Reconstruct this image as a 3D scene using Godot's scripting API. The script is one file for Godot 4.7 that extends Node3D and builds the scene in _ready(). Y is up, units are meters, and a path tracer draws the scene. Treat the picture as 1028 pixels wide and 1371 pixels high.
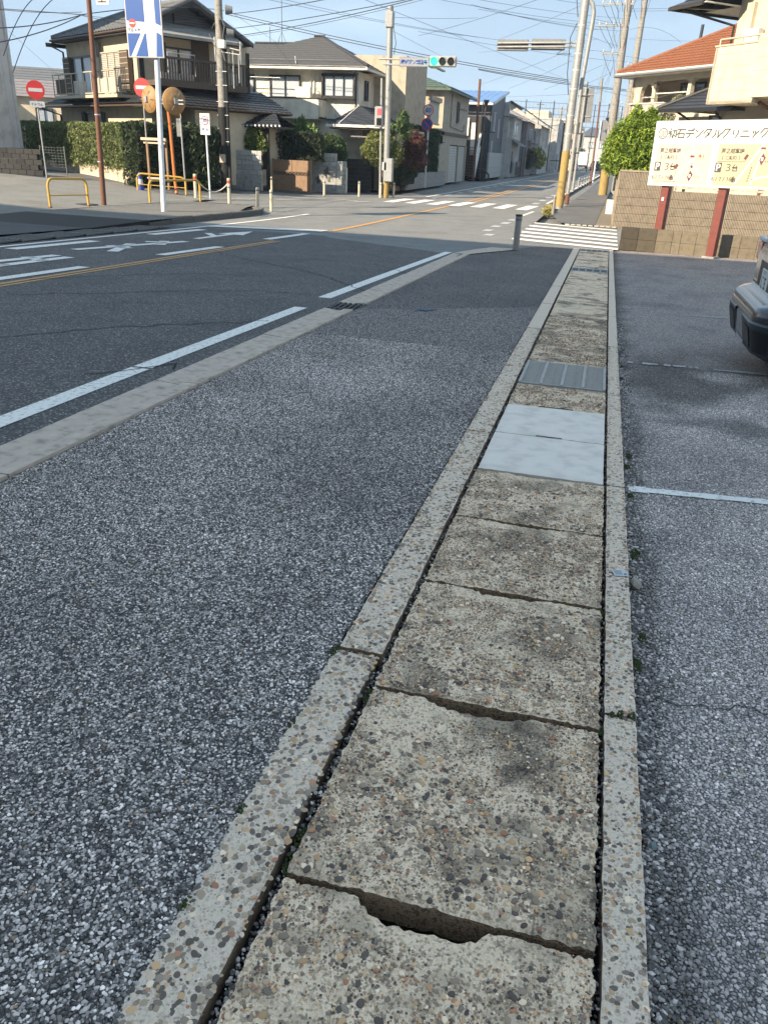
extends Node3D

# ---------------------------------------------------------------- mesh builder
class MB:
	var v := PackedVector3Array()
	var n := PackedVector3Array()
	var c := PackedColorArray()
	var col := Color.WHITE
	var xf := Transform3D()

	func put(p: Vector3, m: Vector3) -> void:
		v.append(p)
		n.append(m)
		c.append(col)

	func tri(a: Vector3, b: Vector3, d: Vector3) -> void:   # counter-clockwise from outside
		a = xf * a
		b = xf * b
		d = xf * d
		var m := (b - a).cross(d - a).normalized()
		put(a, m)
		put(d, m)
		put(b, m)

	func quad(a: Vector3, b: Vector3, d: Vector3, e: Vector3) -> void:
		tri(a, b, d)
		tri(a, d, e)

	func stri(a: Vector3, b: Vector3, d: Vector3, na: Vector3, nb: Vector3, nd: Vector3) -> void:
		put(xf * a, xf.basis * na)
		put(xf * d, xf.basis * nd)
		put(xf * b, xf.basis * nb)

	func box(p: Vector3, s: Vector3, bev := 0.0) -> void:
		var h := s * 0.5
		for ax in 3:
			for sg in [-1.0, 1.0]:
				var e := Vector3.ZERO
				e[ax] = sg
				var u := Vector3.ZERO
				u[(ax + 1) % 3] = 1.0
				var w: Vector3 = e.cross(u)
				var ce := p + e * h
				var uu := u * (h[(ax + 1) % 3] - bev)
				var ww: Vector3 = w * (h[(ax + 2) % 3] - bev)
				quad(ce - uu - ww, ce + uu - ww, ce + uu + ww, ce - uu + ww)
		if bev > 0.0:
			for ax in 3:
				var i := (ax + 1) % 3
				var j := (ax + 2) % 3
				for si in [-1.0, 1.0]:
					for sj in [-1.0, 1.0]:
						var q: Array[Vector3] = []
						for k in 4:
							var r := Vector3.ZERO
							r[ax] = (h[ax] - bev) * (-1.0 if k == 0 or k == 3 else 1.0)
							r[i] = si * (h[i] - (bev if k < 2 else 0.0))
							r[j] = sj * (h[j] - (0.0 if k < 2 else bev))
							q.append(p + r)
						if si * sj > 0.0:
							quad(q[0], q[1], q[2], q[3])
						else:
							quad(q[3], q[2], q[1], q[0])
			for sx in [-1.0, 1.0]:
				for sy in [-1.0, 1.0]:
					for sz in [-1.0, 1.0]:
						var s3 := Vector3(sx, sy, sz)
						var a := p + s3 * (h - Vector3(0, bev, bev))
						var b := p + s3 * (h - Vector3(bev, 0, bev))
						var d := p + s3 * (h - Vector3(bev, bev, 0))
						if sx * sy * sz > 0.0:
							tri(a, b, d)
						else:
							tri(a, d, b)

	func tube(pts: Array, r0: float, r1 := -1.0, sides := 8, caps := true) -> void:
		if r1 < 0.0:
			r1 = r0
		var k := pts.size()
		var rings: Array = []
		var nr: Array = []
		for i in k:
			var p: Vector3 = pts[i]
			var pa: Vector3 = pts[maxi(i - 1, 0)]
			var pb: Vector3 = pts[mini(i + 1, k - 1)]
			var d := (pb - pa).normalized()
			var ref := Vector3.UP if absf(d.y) < 0.9 else Vector3.RIGHT
			var a := d.cross(ref).normalized()
			var b := a.cross(d).normalized()
			var r := lerpf(r0, r1, float(i) / float(k - 1))
			var ring: Array[Vector3] = []
			var rn: Array[Vector3] = []
			for s in sides:
				var t := TAU * s / sides
				var m := a * cos(t) + b * sin(t)
				rn.append(m)
				ring.append(p + m * r)
			rings.append(ring)
			nr.append(rn)
		for i in k - 1:
			for s in sides:
				var t := (s + 1) % sides
				stri(rings[i][s], rings[i + 1][t], rings[i][t], nr[i][s], nr[i + 1][t], nr[i][t])
				stri(rings[i][s], rings[i + 1][s], rings[i + 1][t], nr[i][s], nr[i + 1][s], nr[i + 1][t])
		if caps:
			for s in range(1, sides - 1):
				tri(rings[0][0], rings[0][s], rings[0][s + 1])
				tri(rings[k - 1][0], rings[k - 1][s + 1], rings[k - 1][s])

	func lathe(prof: Array, sides := 16) -> void:   # Vector2(radius, y), from the bottom up
		for i in prof.size() - 1:
			var a: Vector2 = prof[i]
			var b: Vector2 = prof[i + 1]
			var sl := Vector2(b.y - a.y, a.x - b.x).normalized()
			for s in sides:
				var t0 := TAU * s / sides
				var t1 := TAU * (s + 1) / sides
				var d0 := Vector3(cos(t0), 0, -sin(t0))
				var d1 := Vector3(cos(t1), 0, -sin(t1))
				var m0 := d0 * sl.x + Vector3.UP * sl.y
				var m1 := d1 * sl.x + Vector3.UP * sl.y
				var p0 := d0 * a.x + Vector3.UP * a.y
				var p1 := d1 * a.x + Vector3.UP * a.y
				var p2 := d1 * b.x + Vector3.UP * b.y
				var p3 := d0 * b.x + Vector3.UP * b.y
				if a.x > 0.0001:
					stri(p0, p1, p2, m0, m1, m1)
				if b.x > 0.0001:
					stri(p0, p2, p3, m0, m1, m0)

	func prism(poly: PackedVector2Array, z0: float, z1: float) -> void:   # outline in x, y; depth along z
		if Geometry2D.is_polygon_clockwise(poly):
			poly.reverse()
		var ix := Geometry2D.triangulate_polygon(poly)
		for i in range(0, ix.size(), 3):
			var a := poly[ix[i]]
			var b := poly[ix[i + 1]]
			var d := poly[ix[i + 2]]
			if (b - a).cross(d - a) < 0.0:
				var t := b
				b = d
				d = t
			tri(Vector3(a.x, a.y, z1), Vector3(b.x, b.y, z1), Vector3(d.x, d.y, z1))
			tri(Vector3(a.x, a.y, z0), Vector3(d.x, d.y, z0), Vector3(b.x, b.y, z0))
		for i in poly.size():
			var a := poly[i]
			var b := poly[(i + 1) % poly.size()]
			quad(Vector3(a.x, a.y, z0), Vector3(b.x, b.y, z0), Vector3(b.x, b.y, z1), Vector3(a.x, a.y, z1))

	func disc(p: Vector3, r: float, z: float, depth: float, sides := 24, r_in := 0.0) -> void:   # a disc (or ring) facing +z
		for s in sides:
			var t0 := TAU * s / sides
			var t1 := TAU * (s + 1) / sides
			var a := p + Vector3(cos(t0) * r, sin(t0) * r, z)
			var b := p + Vector3(cos(t1) * r, sin(t1) * r, z)
			var a0 := p + Vector3(cos(t0) * r_in, sin(t0) * r_in, z)
			var b0 := p + Vector3(cos(t1) * r_in, sin(t1) * r_in, z)
			var dz := Vector3(0, 0, -depth)
			quad(a0, a, b, b0)
			quad(a + dz, b + dz, b, a)
			if r_in > 0.0:
				quad(b0 + dz, a0 + dz, a0, b0)
				continue
			tri(p + Vector3(0, 0, z) + dz, b + dz, a + dz)

	func stroke(chars: String, o: Vector3, s: float, w: float, z: float) -> void:   # a glyph on a 0..9 grid, strokes as flat bars
		for line in chars.split(" "):
			var pts: Array[Vector2] = []
			for i in range(0, line.length() - 1, 2):
				pts.append(Vector2(int(line[i]), 9 - int(line[i + 1])) * s / 9.0)
			for i in pts.size() - 1:
				var d := (pts[i + 1] - pts[i]).normalized() * w * 0.5
				var q := Vector2(-d.y, d.x)
				var a := pts[i] - d
				var b := pts[i + 1] + d
				var pp: Array[Vector3] = []
				for e in [a - q, b - q, b + q, a + q]:
					pp.append(o + Vector3(e.x, e.y, z))
				quad(pp[0], pp[1], pp[2], pp[3])

	func mesh() -> ArrayMesh:
		var m := ArrayMesh.new()
		if v.size() == 0:
			return m
		var ar := []
		ar.resize(Mesh.ARRAY_MAX)
		ar[Mesh.ARRAY_VERTEX] = v
		ar[Mesh.ARRAY_NORMAL] = n
		ar[Mesh.ARRAY_COLOR] = c
		m.add_surface_from_arrays(Mesh.PRIMITIVE_TRIANGLES, ar)
		return m

# ---------------------------------------------------------------- nodes
var used := {}
var M := {}
var rng := RandomNumberGenerator.new()
var wob := FastNoiseLite.new()

func nm(parent: Node, called: String) -> String:
	var k := str(parent.get_instance_id()) + called
	var i: int = used.get(k, 0)
	used[k] = i + 1
	return called if i == 0 else "%s_%03d" % [called, i]

func tag(o: Node, label: String, cat := "", group := "", kind := "") -> Node:
	if label:
		o.set_meta("label", label)
	if cat:
		o.set_meta("category", cat)
	if group:
		o.set_meta("group", group)
	if kind:
		o.set_meta("kind", kind)
	return o

func thing(called: String, label: String, cat: String, at := Vector3.ZERO, group := "", turn := 0.0) -> Node3D:
	var o := Node3D.new()
	o.name = nm(self, called)
	add_child(o, true)
	o.position = at
	o.rotation.y = turn
	tag(o, label, cat, group)
	return o

func part(parent: Node, called: String, mb, mat: Material, kind := "", label := "") -> MeshInstance3D:
	var o := MeshInstance3D.new()
	o.name = nm(parent, called)
	o.mesh = mb if mb is Mesh else mb.mesh()
	o.material_override = mat
	parent.add_child(o, true)
	tag(o, label, "", "", kind)
	return o

func copy_of(o: Node3D, at: Vector3, turn: float, label: String) -> Node3D:
	var r: Node3D = o.duplicate()
	var base := String(o.name).rstrip("0123456789").rstrip("_")
	r.name = nm(self, base)
	add_child(r, true)
	r.position = at
	r.rotation.y = turn
	r.set_meta("label", label)
	return r

# ---------------------------------------------------------------- terrain
const S0 := 0.0266635
func G(z: float) -> float:
	var s := -z
	if s <= 18.0:
		return -S0 * s
	var d := minf(s, 26.0) - 18.0
	var g := -S0 * 18.0 - (S0 * d - (S0 + 0.0035) * d * d / 16.0)
	return g + 0.0035 * maxf(0.0, minf(s, 400.0) - 26.0)

func T(x: float, z: float) -> float:
	return G(z) + 0.5 * smoothstep(-13.0, -25.0, x) * smoothstep(-14.0, -24.0, z)

func on(x: float, z: float, up := 0.0) -> Vector3:
	return Vector3(x, T(x, z) + up, z)

# ---------------------------------------------------------------- materials
func L(r: float, g: float, b: float) -> Color:
	return Color(r, g, b).linear_to_srgb()

func cell(freq: float, seed_: int, ret: int, ramp: Array, size := 1024, bump := false) -> NoiseTexture2D:
	var f := FastNoiseLite.new()
	f.noise_type = FastNoiseLite.TYPE_CELLULAR
	f.cellular_jitter = 1.0
	f.cellular_distance_function = FastNoiseLite.DISTANCE_EUCLIDEAN
	f.cellular_return_type = ret
	f.fractal_type = FastNoiseLite.FRACTAL_NONE
	f.frequency = freq
	f.seed = seed_
	return noise_tex(f, ramp, size)

func noise_tex(f: FastNoiseLite, ramp: Array, size: int) -> NoiseTexture2D:
	var t := NoiseTexture2D.new()
	t.width = size
	t.height = size
	t.noise = f
	t.normalize = true
	var g := Gradient.new()
	var offs := PackedFloat32Array()
	var cols := PackedColorArray()
	for r in ramp:
		offs.append(r[0])
		cols.append(r[1] if r[1] is Color else L(r[1], r[1], r[1]))
	g.offsets = offs
	g.colors = cols
	t.color_ramp = g
	return t

func fbm(freq: float, seed_: int, ramp: Array, size := 512, oct := 4) -> NoiseTexture2D:
	var f := FastNoiseLite.new()
	f.noise_type = FastNoiseLite.TYPE_SIMPLEX_SMOOTH
	f.fractal_octaves = oct
	f.frequency = freq
	f.seed = seed_
	var t := noise_tex(f, ramp, size)
	t.seamless = true
	return t

func mk(key: String, c: Color, rough := 0.8, tex: Texture2D = null, scale := 1.0, bump: Texture2D = null, bscale := 1.0, metal := 0.0) -> StandardMaterial3D:
	var m := StandardMaterial3D.new()
	m.resource_name = key
	m.albedo_color = c
	m.roughness = rough
	m.metallic = metal
	m.vertex_color_use_as_albedo = true
	if tex or bump:
		m.uv1_triplanar = true
		m.uv1_world_triplanar = true
		m.uv1_scale = Vector3.ONE * scale
	if tex:
		m.albedo_texture = tex
	if bump:
		m.heightmap_enabled = true
		m.heightmap_texture = bump
		m.heightmap_scale = bscale
	M[key] = m
	return m

func gap(m: StandardMaterial3D, tex: Texture2D, scale: float) -> void:   # a second pattern multiplied in (same axes as the first)
	m.detail_enabled = true
	m.detail_albedo = tex
	m.detail_blend_mode = BaseMaterial3D.BLEND_MODE_MUL
	m.detail_uv_layer = BaseMaterial3D.DETAIL_UV_2
	m.uv2_triplanar = true
	m.uv2_world_triplanar = true
	m.uv2_scale = Vector3.ONE * scale

func make_materials() -> void:
	var wear := fbm(0.012, 3, [[0.0, 0.62], [0.45, 0.9], [1.0, 1.0]], 512, 5)
	var wear2 := fbm(0.02, 9, [[0.0, 0.4], [0.4, 0.78], [1.0, 1.0]], 512, 5)
	var fine := fbm(0.25, 5, [[0.0, 0.0], [1.0, 1.0]], 512, 2)
	var rough := fbm(0.06, 6, [[0.0, 0.0], [1.0, 1.0]], 512, 5)
	# asphalt of the pavement: tightly packed grey chips
	var chips := [[0.0, L(0.066, 0.0554, 0.0488)], [0.33, L(0.115, 0.0966, 0.0851)], [0.5, L(0.24, 0.202, 0.178)], [0.64, L(0.46, 0.386, 0.34)], [0.84, L(0.64, 0.538, 0.474)], [1.0, L(0.85, 0.714, 0.629)]]
	var lot_chips := [[0.0, L(0.2, 0.166, 0.146)], [0.3, L(0.42, 0.352, 0.31)], [0.65, L(0.64, 0.537, 0.475)], [1.0, L(0.9, 0.755, 0.67)]]
	var edges := [[0.0, 0.1], [0.12, 0.45], [0.28, 1.0], [1.0, 1.0]]
	var dome := [[0.0, 0.0], [0.25, 0.7], [0.7, 1.0], [1.0, 1.0]]
	var sc := 1.0 / 1.8
	var cellf := 1.8 / 0.0095 / 2048.0
	var e_tex := cell(cellf, 21, FastNoiseLite.RETURN_DISTANCE2_SUB, edges, 2048)
	var h_tex := cell(cellf, 21, FastNoiseLite.RETURN_DISTANCE2_SUB, dome, 2048)
	var m := mk("pavement_asphalt", L(1, 1, 1), 0.78, cell(cellf, 21, FastNoiseLite.RETURN_CELL_VALUE, chips, 2048), sc, h_tex, 0.5)
	gap(m, e_tex, sc)
	m = mk("lot_asphalt", L(1, 1, 1), 0.82, cell(cellf, 21, FastNoiseLite.RETURN_CELL_VALUE, lot_chips, 2048), sc, h_tex, 0.8)
	gap(m, cell(cellf, 21, FastNoiseLite.RETURN_DISTANCE2_SUB, [[0.0, 0.22], [0.12, 0.6], [0.3, 1.0], [1.0, 1.0]], 2048), sc)
	# road asphalt: finer chips in dark binder
	var rc := [[0.0, L(0.055, 0.0495, 0.0456)], [0.5, L(0.08, 0.072, 0.0664)], [0.78, L(0.12, 0.108, 0.0996)], [0.94, L(0.26, 0.234, 0.216)], [1.0, L(0.5, 0.45, 0.415)]]
	var rf := 2.4 / 0.011 / 1024.0
	var rh := cell(rf, 4, FastNoiseLite.RETURN_DISTANCE2_SUB, dome, 1024)
	m = mk("road_asphalt", L(1, 1, 1), 0.8, cell(rf, 4, FastNoiseLite.RETURN_CELL_VALUE, rc, 1024), 1.0 / 2.4, rh, 0.25)
	gap(m, fbm(0.008, 8, [[0.0, 0.72], [0.5, 0.92], [1.0, 1.0]], 512, 5), 1.0 / 5.7)
	var oc := [[0.0, L(0.135, 0.132, 0.124)], [0.5, L(0.19, 0.186, 0.174)], [0.9, L(0.245, 0.238, 0.222)], [1.0, L(0.36, 0.35, 0.325)]]
	m = mk("old_asphalt", L(1, 1, 1), 0.85, cell(rf, 14, FastNoiseLite.RETURN_CELL_VALUE, oc, 1024), 1.0 / 2.4, rh, 0.2)
	gap(m, fbm(0.01, 18, [[0.0, 0.74], [0.5, 0.93], [1.0, 1.0]], 512, 5), 1.0 / 7.3)
	# concretes
	var ch := fbm(0.09, 31, [[0.0, 0.0], [1.0, 1.0]], 1024, 5)
	m = mk("slab_concrete", L(1.0, 0.765, 0.555), 0.88, fbm(0.05, 32, [[0.0, 0.28], [0.22, 0.78], [0.36, 1.0], [1.0, 1.0]], 1024, 6), 1.0 / 0.55, ch, 0.5)
	gap(m, cell(0.11, 33, FastNoiseLite.RETURN_CELL_VALUE, [[0.0, L(0.34, 0.33, 0.32)], [0.22, L(0.62, 0.6, 0.57)], [0.38, L(1, 0.99, 0.97)], [0.92, L(1, 0.98, 0.94)], [1.0, L(0.85, 0.68, 0.5)]], 1024), 1.0 / 0.62)
	m = mk("kerb_concrete", L(0.86, 0.665, 0.5), 0.85, fbm(0.05, 36, [[0.0, 0.62], [0.35, 0.92], [1.0, 1.0]], 512, 6), 1.0 / 0.5, ch, 0.25)
	gap(m, cell(0.16, 37, FastNoiseLite.RETURN_CELL_VALUE, [[0.0, L(0.5, 0.5, 0.5)], [0.12, L(0.72, 0.71, 0.7)], [0.3, L(0.96, 0.96, 0.95)], [1.0, L(1, 1, 1)]], 1024), 1.0 / 0.75)
	mk("new_concrete", L(0.84, 0.72, 0.605), 0.7, fbm(0.012, 41, [[0.0, 0.74], [0.5, 0.93], [1.0, 1.0]], 512, 5), 1.0 / 1.1, fine, 0.04)
	mk("plain_concrete", L(0.36, 0.35, 0.325), 0.85, wear2, 1.0 / 1.7, rough, 0.3)
	mk("dark_concrete", L(0.13, 0.12, 0.105), 0.9, wear2, 1.0 / 0.9, rough, 0.4)
	mk("block", L(0.42, 0.415, 0.39), 0.88, wear, 1.0 / 1.3, rough, 0.3)
	mk("dark_block", L(0.035, 0.034, 0.033), 0.9, wear2, 1.0 / 0.8, rough, 0.3)
	mk("plaster_grey", L(0.34, 0.33, 0.31), 0.85, wear2, 1.0 / 2.3, fine, 0.1)
	m = mk("ribbed_block", L(0.29, 0.24, 0.18), 0.85, wear, 1.0 / 1.9, rough, 0.15)
	m = mk("plinth_block", L(0.185, 0.158, 0.115), 0.88, wear, 1.0 / 1.2, rough, 0.25)
	m = mk("apron_concrete", L(0.62, 0.49, 0.385), 0.88, wear2, 1.0 / 1.3, ch, 0.2)
	mk("dark_grate", L(0.17, 0.165, 0.155), 0.7, wear2, 1.0 / 0.4)
	# paint on the road
	m = mk("white_paint", L(0.84, 0.78, 0.70), 0.6, fbm(0.03, 51, [[0.0, 0.2], [0.22, 0.62], [0.4, 0.95], [1.0, 1.0]], 1024, 6), 1.0 / 1.6, fine, 0.1)
	m = mk("worn_paint", L(0.6, 0.6, 0.59), 0.75, fbm(0.08, 52, [[0.0, 0.25], [0.4, 0.42], [0.6, 0.9], [1.0, 1.0]], 1024, 6), 1.0 / 1.4, fine, 0.1)
	m = mk("orange_paint", L(0.56, 0.29, 0.085), 0.65, fbm(0.04, 53, [[0.0, 0.22], [0.3, 0.62], [0.5, 0.95], [1.0, 1.0]], 1024, 6), 1.0 / 1.6, fine, 0.1)
	# house materials
	mk("cream_wall", L(0.56, 0.48, 0.35), 0.85, wear, 1.0 / 4.1, fine, 0.08)
	mk("pale_siding", L(0.72, 0.67, 0.56), 0.8, wear, 1.0 / 5.3, fine, 0.06)
	mk("warm_white_wall", L(0.56, 0.49, 0.37), 0.75, wear, 1.0 / 5.7, fine, 0.05)
	mk("beige_wall", L(0.42, 0.36, 0.275), 0.85, wear, 1.0 / 3.7, fine, 0.1)
	mk("blue_grey_wall", L(0.60, 0.58, 0.57), 0.6, wear, 1.0 / 6.0)
	mk("slate_wall", L(0.085, 0.095, 0.115), 0.7, wear, 1.0 / 4.0, fine, 0.06)
	mk("mauve_wall", L(0.22, 0.20, 0.205), 0.8, wear, 1.0 / 4.0)
	mk("white_wall", L(0.42, 0.41, 0.395), 0.8, wear, 1.0 / 4.4)
	mk("brown_wood", L(0.105, 0.075, 0.052), 0.75, wear2, 1.0 / 1.1)
	mk("dark_wood", L(0.03, 0.026, 0.022), 0.7, wear2, 1.0 / 1.1)
	mk("tan_wood", L(0.24, 0.145, 0.082), 0.65, wear, 1.0 / 1.4)
	mk("grey_tile", L(0.16, 0.162, 0.165), 0.55, wear2, 1.0 / 2.1)
	mk("dark_tile", L(0.035, 0.036, 0.04), 0.5, wear2, 1.0 / 2.1)
	mk("shingle", L(0.082, 0.08, 0.08), 0.9, cell(0.09, 61, FastNoiseLite.RETURN_CELL_VALUE, [[0.0, 0.72], [1.0, 1.0]], 512), 1.0 / 3.4, fine, 0.1)
	mk("navy_shingle", L(0.035, 0.04, 0.055), 0.8, wear2, 1.0 / 2.1)
	mk("orange_tile", L(0.24, 0.085, 0.035), 0.75, wear2, 1.0 / 1.5)
	mk("blue_roof", L(0.13, 0.24, 0.46), 0.5, wear, 1.0 / 3.0)
	mk("green_roof", L(0.08, 0.12, 0.09), 0.6, wear2, 1.0 / 3.0)
	mk("white_trim", L(0.68, 0.66, 0.6), 0.6, wear, 1.0 / 3.0)
	mk("brown_metal", L(0.075, 0.045, 0.03), 0.5, wear2, 1.0 / 1.2)
	mk("dark_frame", L(0.018, 0.018, 0.02), 0.4)
	mk("tan_frame", L(0.42, 0.36, 0.27), 0.5)
	mk("silver_frame", L(0.5, 0.5, 0.5), 0.4, null, 1.0, null, 1.0, 0.3)
	mk("louver", L(0.42, 0.4, 0.34), 0.5, wear, 1.0 / 1.3)
	mk("curtain", L(0.52, 0.53, 0.54), 0.9)
	mk("room_dark", L(0.02, 0.022, 0.025), 0.9)
	m = mk("glass", Color(0.75, 0.8, 0.85, 0.22), 0.04)
	m.transparency = BaseMaterial3D.TRANSPARENCY_ALPHA
	m.vertex_color_use_as_albedo = false
	m = mk("green_glass", L(0.05, 0.3, 0.22), 0.25)
	# street furniture
	mk("galvanised", L(0.32, 0.33, 0.335), 0.5, wear, 1.0 / 0.9, null, 1.0, 0.35)
	mk("steel_pole", L(0.33, 0.335, 0.33), 0.5, wear, 1.0 / 0.8, null, 1.0, 0.3)
	mk("concrete_pole", L(0.30, 0.285, 0.26), 0.85, wear2, 1.0 / 1.1, fine, 0.1)
	mk("white_pole", L(0.66, 0.7, 0.73), 0.45, wear, 1.0 / 0.9)
	mk("rust_pole", L(0.17, 0.075, 0.045), 0.8, wear2, 1.0 / 0.35, fine, 0.1)
	mk("yellow_paint", L(0.60, 0.36, 0.06), 0.5, wear2, 1.0 / 0.3)
	mk("yellow_wrap", L(0.36, 0.255, 0.085), 0.8, wear2, 1.0 / 0.25, rough, 0.4)
	mk("black_wrap", L(0.03, 0.03, 0.032), 0.8, rough, 1.0 / 0.5)
	mk("orange_pole", L(0.62, 0.17, 0.03), 0.5, wear2, 1.0 / 0.5)
	mk("bollard_beige", L(0.55, 0.48, 0.36), 0.6, wear, 1.0 / 0.4)
	mk("bollard_steel", L(0.40, 0.37, 0.33), 0.4, wear2, 1.0 / 0.3, null, 1.0, 0.5)
	mk("red_band", L(0.45, 0.07, 0.04), 0.5)
	mk("red_post", L(0.16, 0.036, 0.026), 0.55, wear, 1.0 / 0.8)
	mk("sign_white", L(0.52, 0.52, 0.52), 0.5)
	mk("sign_cream", L(0.45, 0.45, 0.43), 0.5)
	mk("sign_pink", L(0.47, 0.395, 0.315), 0.5)
	mk("sign_tan", L(0.36, 0.325, 0.225), 0.5)
	mk("sign_blue", L(0.006, 0.065, 0.27), 0.4)
	mk("sign_red", L(0.50, 0.03, 0.03), 0.45)
	mk("sign_black", L(0.05, 0.045, 0.04), 0.5)
	mk("sign_ink", L(0.03, 0.024, 0.02), 0.5)
	mk("sign_maroon", L(0.12, 0.03, 0.03), 0.5)
	mk("sign_back", L(0.18, 0.185, 0.19), 0.6, wear, 1.0 / 0.8)
	mk("name_plate", L(0.22, 0.225, 0.26), 0.5)
	mk("mirror_back", L(0.36, 0.20, 0.07), 0.6, wear2, 1.0 / 0.6)
	mk("wire", L(0.035, 0.037, 0.042), 0.6)
	mk("grey_wire", L(0.12, 0.125, 0.13), 0.6)
	mk("grate", L(0.42, 0.385, 0.34), 0.6, wear, 1.0 / 0.4)
	mk("iron", L(0.05, 0.05, 0.048), 0.7, wear2, 1.0 / 0.4)
	mk("void", L(0.012, 0.011, 0.01), 0.95)
	mk("soil", L(0.05, 0.043, 0.035), 0.95, rough, 1.0 / 0.3, rough, 1.0)
	mk("pebble", L(1, 1, 1), 0.75)
	mk("moss", L(1, 1, 1), 0.95)
	m = mk("leaf", L(1, 1, 1), 0.6)
	m.backlight_enabled = true
	m.backlight = Color(0.25, 0.25, 0.25)
	mk("bark", L(0.09, 0.065, 0.045), 0.9, wear2, 1.0 / 0.4)
	mk("hedge_core", L(0.012, 0.016, 0.008), 1.0)
	mk("cone_blue", L(0.02, 0.05, 0.28), 0.5)
	mk("rope", L(0.6, 0.55, 0.45), 0.8)
	m = mk("signal_green", L(0.003, 0.1, 0.06), 0.7)
	m.emission_enabled = true
	m.emission = L(0.0, 0.6, 0.33)
	m.emission_energy_multiplier = 0.42
	m = mk("pedestrian_red", L(0.5, 0.05, 0.05), 0.3)
	m.emission_enabled = true
	m.emission = L(0.8, 0.06, 0.08)
	m.emission_energy_multiplier = 0.5
	mk("lens_dark", L(0.012, 0.012, 0.014), 0.25)
	mk("signal_body", L(0.30, 0.31, 0.31), 0.5, wear, 1.0 / 0.7)
	# cars
	m = mk("car_paint", L(0.007, 0.012, 0.021), 0.25)
	m.clearcoat_enabled = true
	m.clearcoat = 0.8
	m.clearcoat_roughness = 0.12
	mk("car_black", L(0.014, 0.015, 0.018), 0.4)
	mk("car_trim", L(0.04, 0.043, 0.05), 0.4)
	mk("car_glass", L(0.015, 0.018, 0.02), 0.06)
	mk("tyre", L(0.018, 0.018, 0.018), 0.85)
	mk("rim", L(0.4, 0.4, 0.41), 0.3, null, 1.0, null, 1.0, 0.7)
	mk("lamp_red", L(0.4, 0.02, 0.02), 0.2)
	mk("plate", L(0.7, 0.7, 0.68), 0.5)
	mk("plate_ink", L(0.03, 0.12, 0.06), 0.5)
	m = mk("white_car", L(0.65, 0.66, 0.67), 0.3)
	m.clearcoat_enabled = true
	mk("red_car", L(0.35, 0.03, 0.03), 0.3)
	mk("shade_building", L(0.4, 0.37, 0.32), 0.8, wear, 1.0 / 5.0)

# ---------------------------------------------------------------- generic pieces
func mbn() -> MB:
	return MB.new()

func boxes(parent: Node, called: String, mat: String, list: Array, bev := 0.0) -> MeshInstance3D:   # [centre x, y, z, size x, y, z] each, every one a part
	var first: MeshInstance3D = null
	for a in list:
		var b := mbn()
		b.box(Vector3(a[0], a[1], a[2]), Vector3(a[3], a[4], a[5]), bev)
		var o := part(parent, called, b, M[mat])
		if first == null:
			first = o
	return first

func bars(parent: Node, called: String, mat: String, runs: Array, r: float, sides := 8) -> MeshInstance3D:
	var first: MeshInstance3D = null
	if runs.size() > 24:   # too fine to tell apart: one part
		var b := mbn()
		for p in runs:
			b.tube(p, r, r, sides)
		return part(parent, called, b, M[mat], "stuff")
	for p in runs:
		var b := mbn()
		b.tube(p, r, r, sides)
		var o := part(parent, called, b, M[mat])
		if first == null:
			first = o
	return first

func V(x: float, y: float, z: float) -> Vector3:
	return Vector3(x, y, z)

# a window facing +z in the house's own axes: frame > pane, curtain
func window(h: Node3D, x: float, y: float, z: float, w: float, t: float, frame := "dark_frame", leaves_ := 2, curtain := "curtain", turn := 0.0) -> MeshInstance3D:
	var b := mbn()
	var fw := 0.07
	b.box(V(0, t / 2, 0.03), V(w + fw, fw, 0.12))
	b.box(V(0, -t / 2, 0.03), V(w + fw, fw, 0.12))
	for s in leaves_ + 1:
		b.box(V(-w / 2 + w * s / leaves_, 0, 0.025), V(fw if s == 0 or s == leaves_ else fw * 0.7, t - fw, 0.10))
	var f := part(h, "window", b, M[frame])
	f.position = V(x, y, z)
	f.rotation.y = turn
	var g := mbn()
	g.box(V(0, 0, 0.012), V(w, t, 0.006))
	part(f, "pane", g, M["glass"])
	var k := mbn()
	k.col = Color.WHITE
	var nn := int(w * 14.0)
	for i in nn:   # folds
		var x0 := -w / 2 + w * i / nn
		var x1 := -w / 2 + w * (i + 1) / nn
		var z0 := 0.0 if i % 2 == 0 else -0.006
		var z1 := -0.006 if i % 2 == 0 else 0.0
		k.quad(V(x0, -t / 2, z0), V(x1, -t / 2, z1), V(x1, t / 2, z1), V(x0, t / 2, z0))
	part(f, "curtain", k, M[curtain])
	return f

func air_con(h: Node3D, x: float, y: float, z: float, turn := 0.0) -> void:
	var b := mbn()
	b.box(V(0, 0, 0), V(0.78, 0.6, 0.3), 0.02)
	var o := part(h, "air_conditioner", b, M["white_trim"])
	o.position = V(x, y, z)
	o.rotation.y = turn
	var g := mbn()
	for r in [0.08, 0.15, 0.22, 0.26]:
		g.disc(V(-0.1, 0, 0.156), r + 0.012, 0, 0.006, 20, r)
	part(o, "fan_grille", g, M["silver_frame"])

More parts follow.
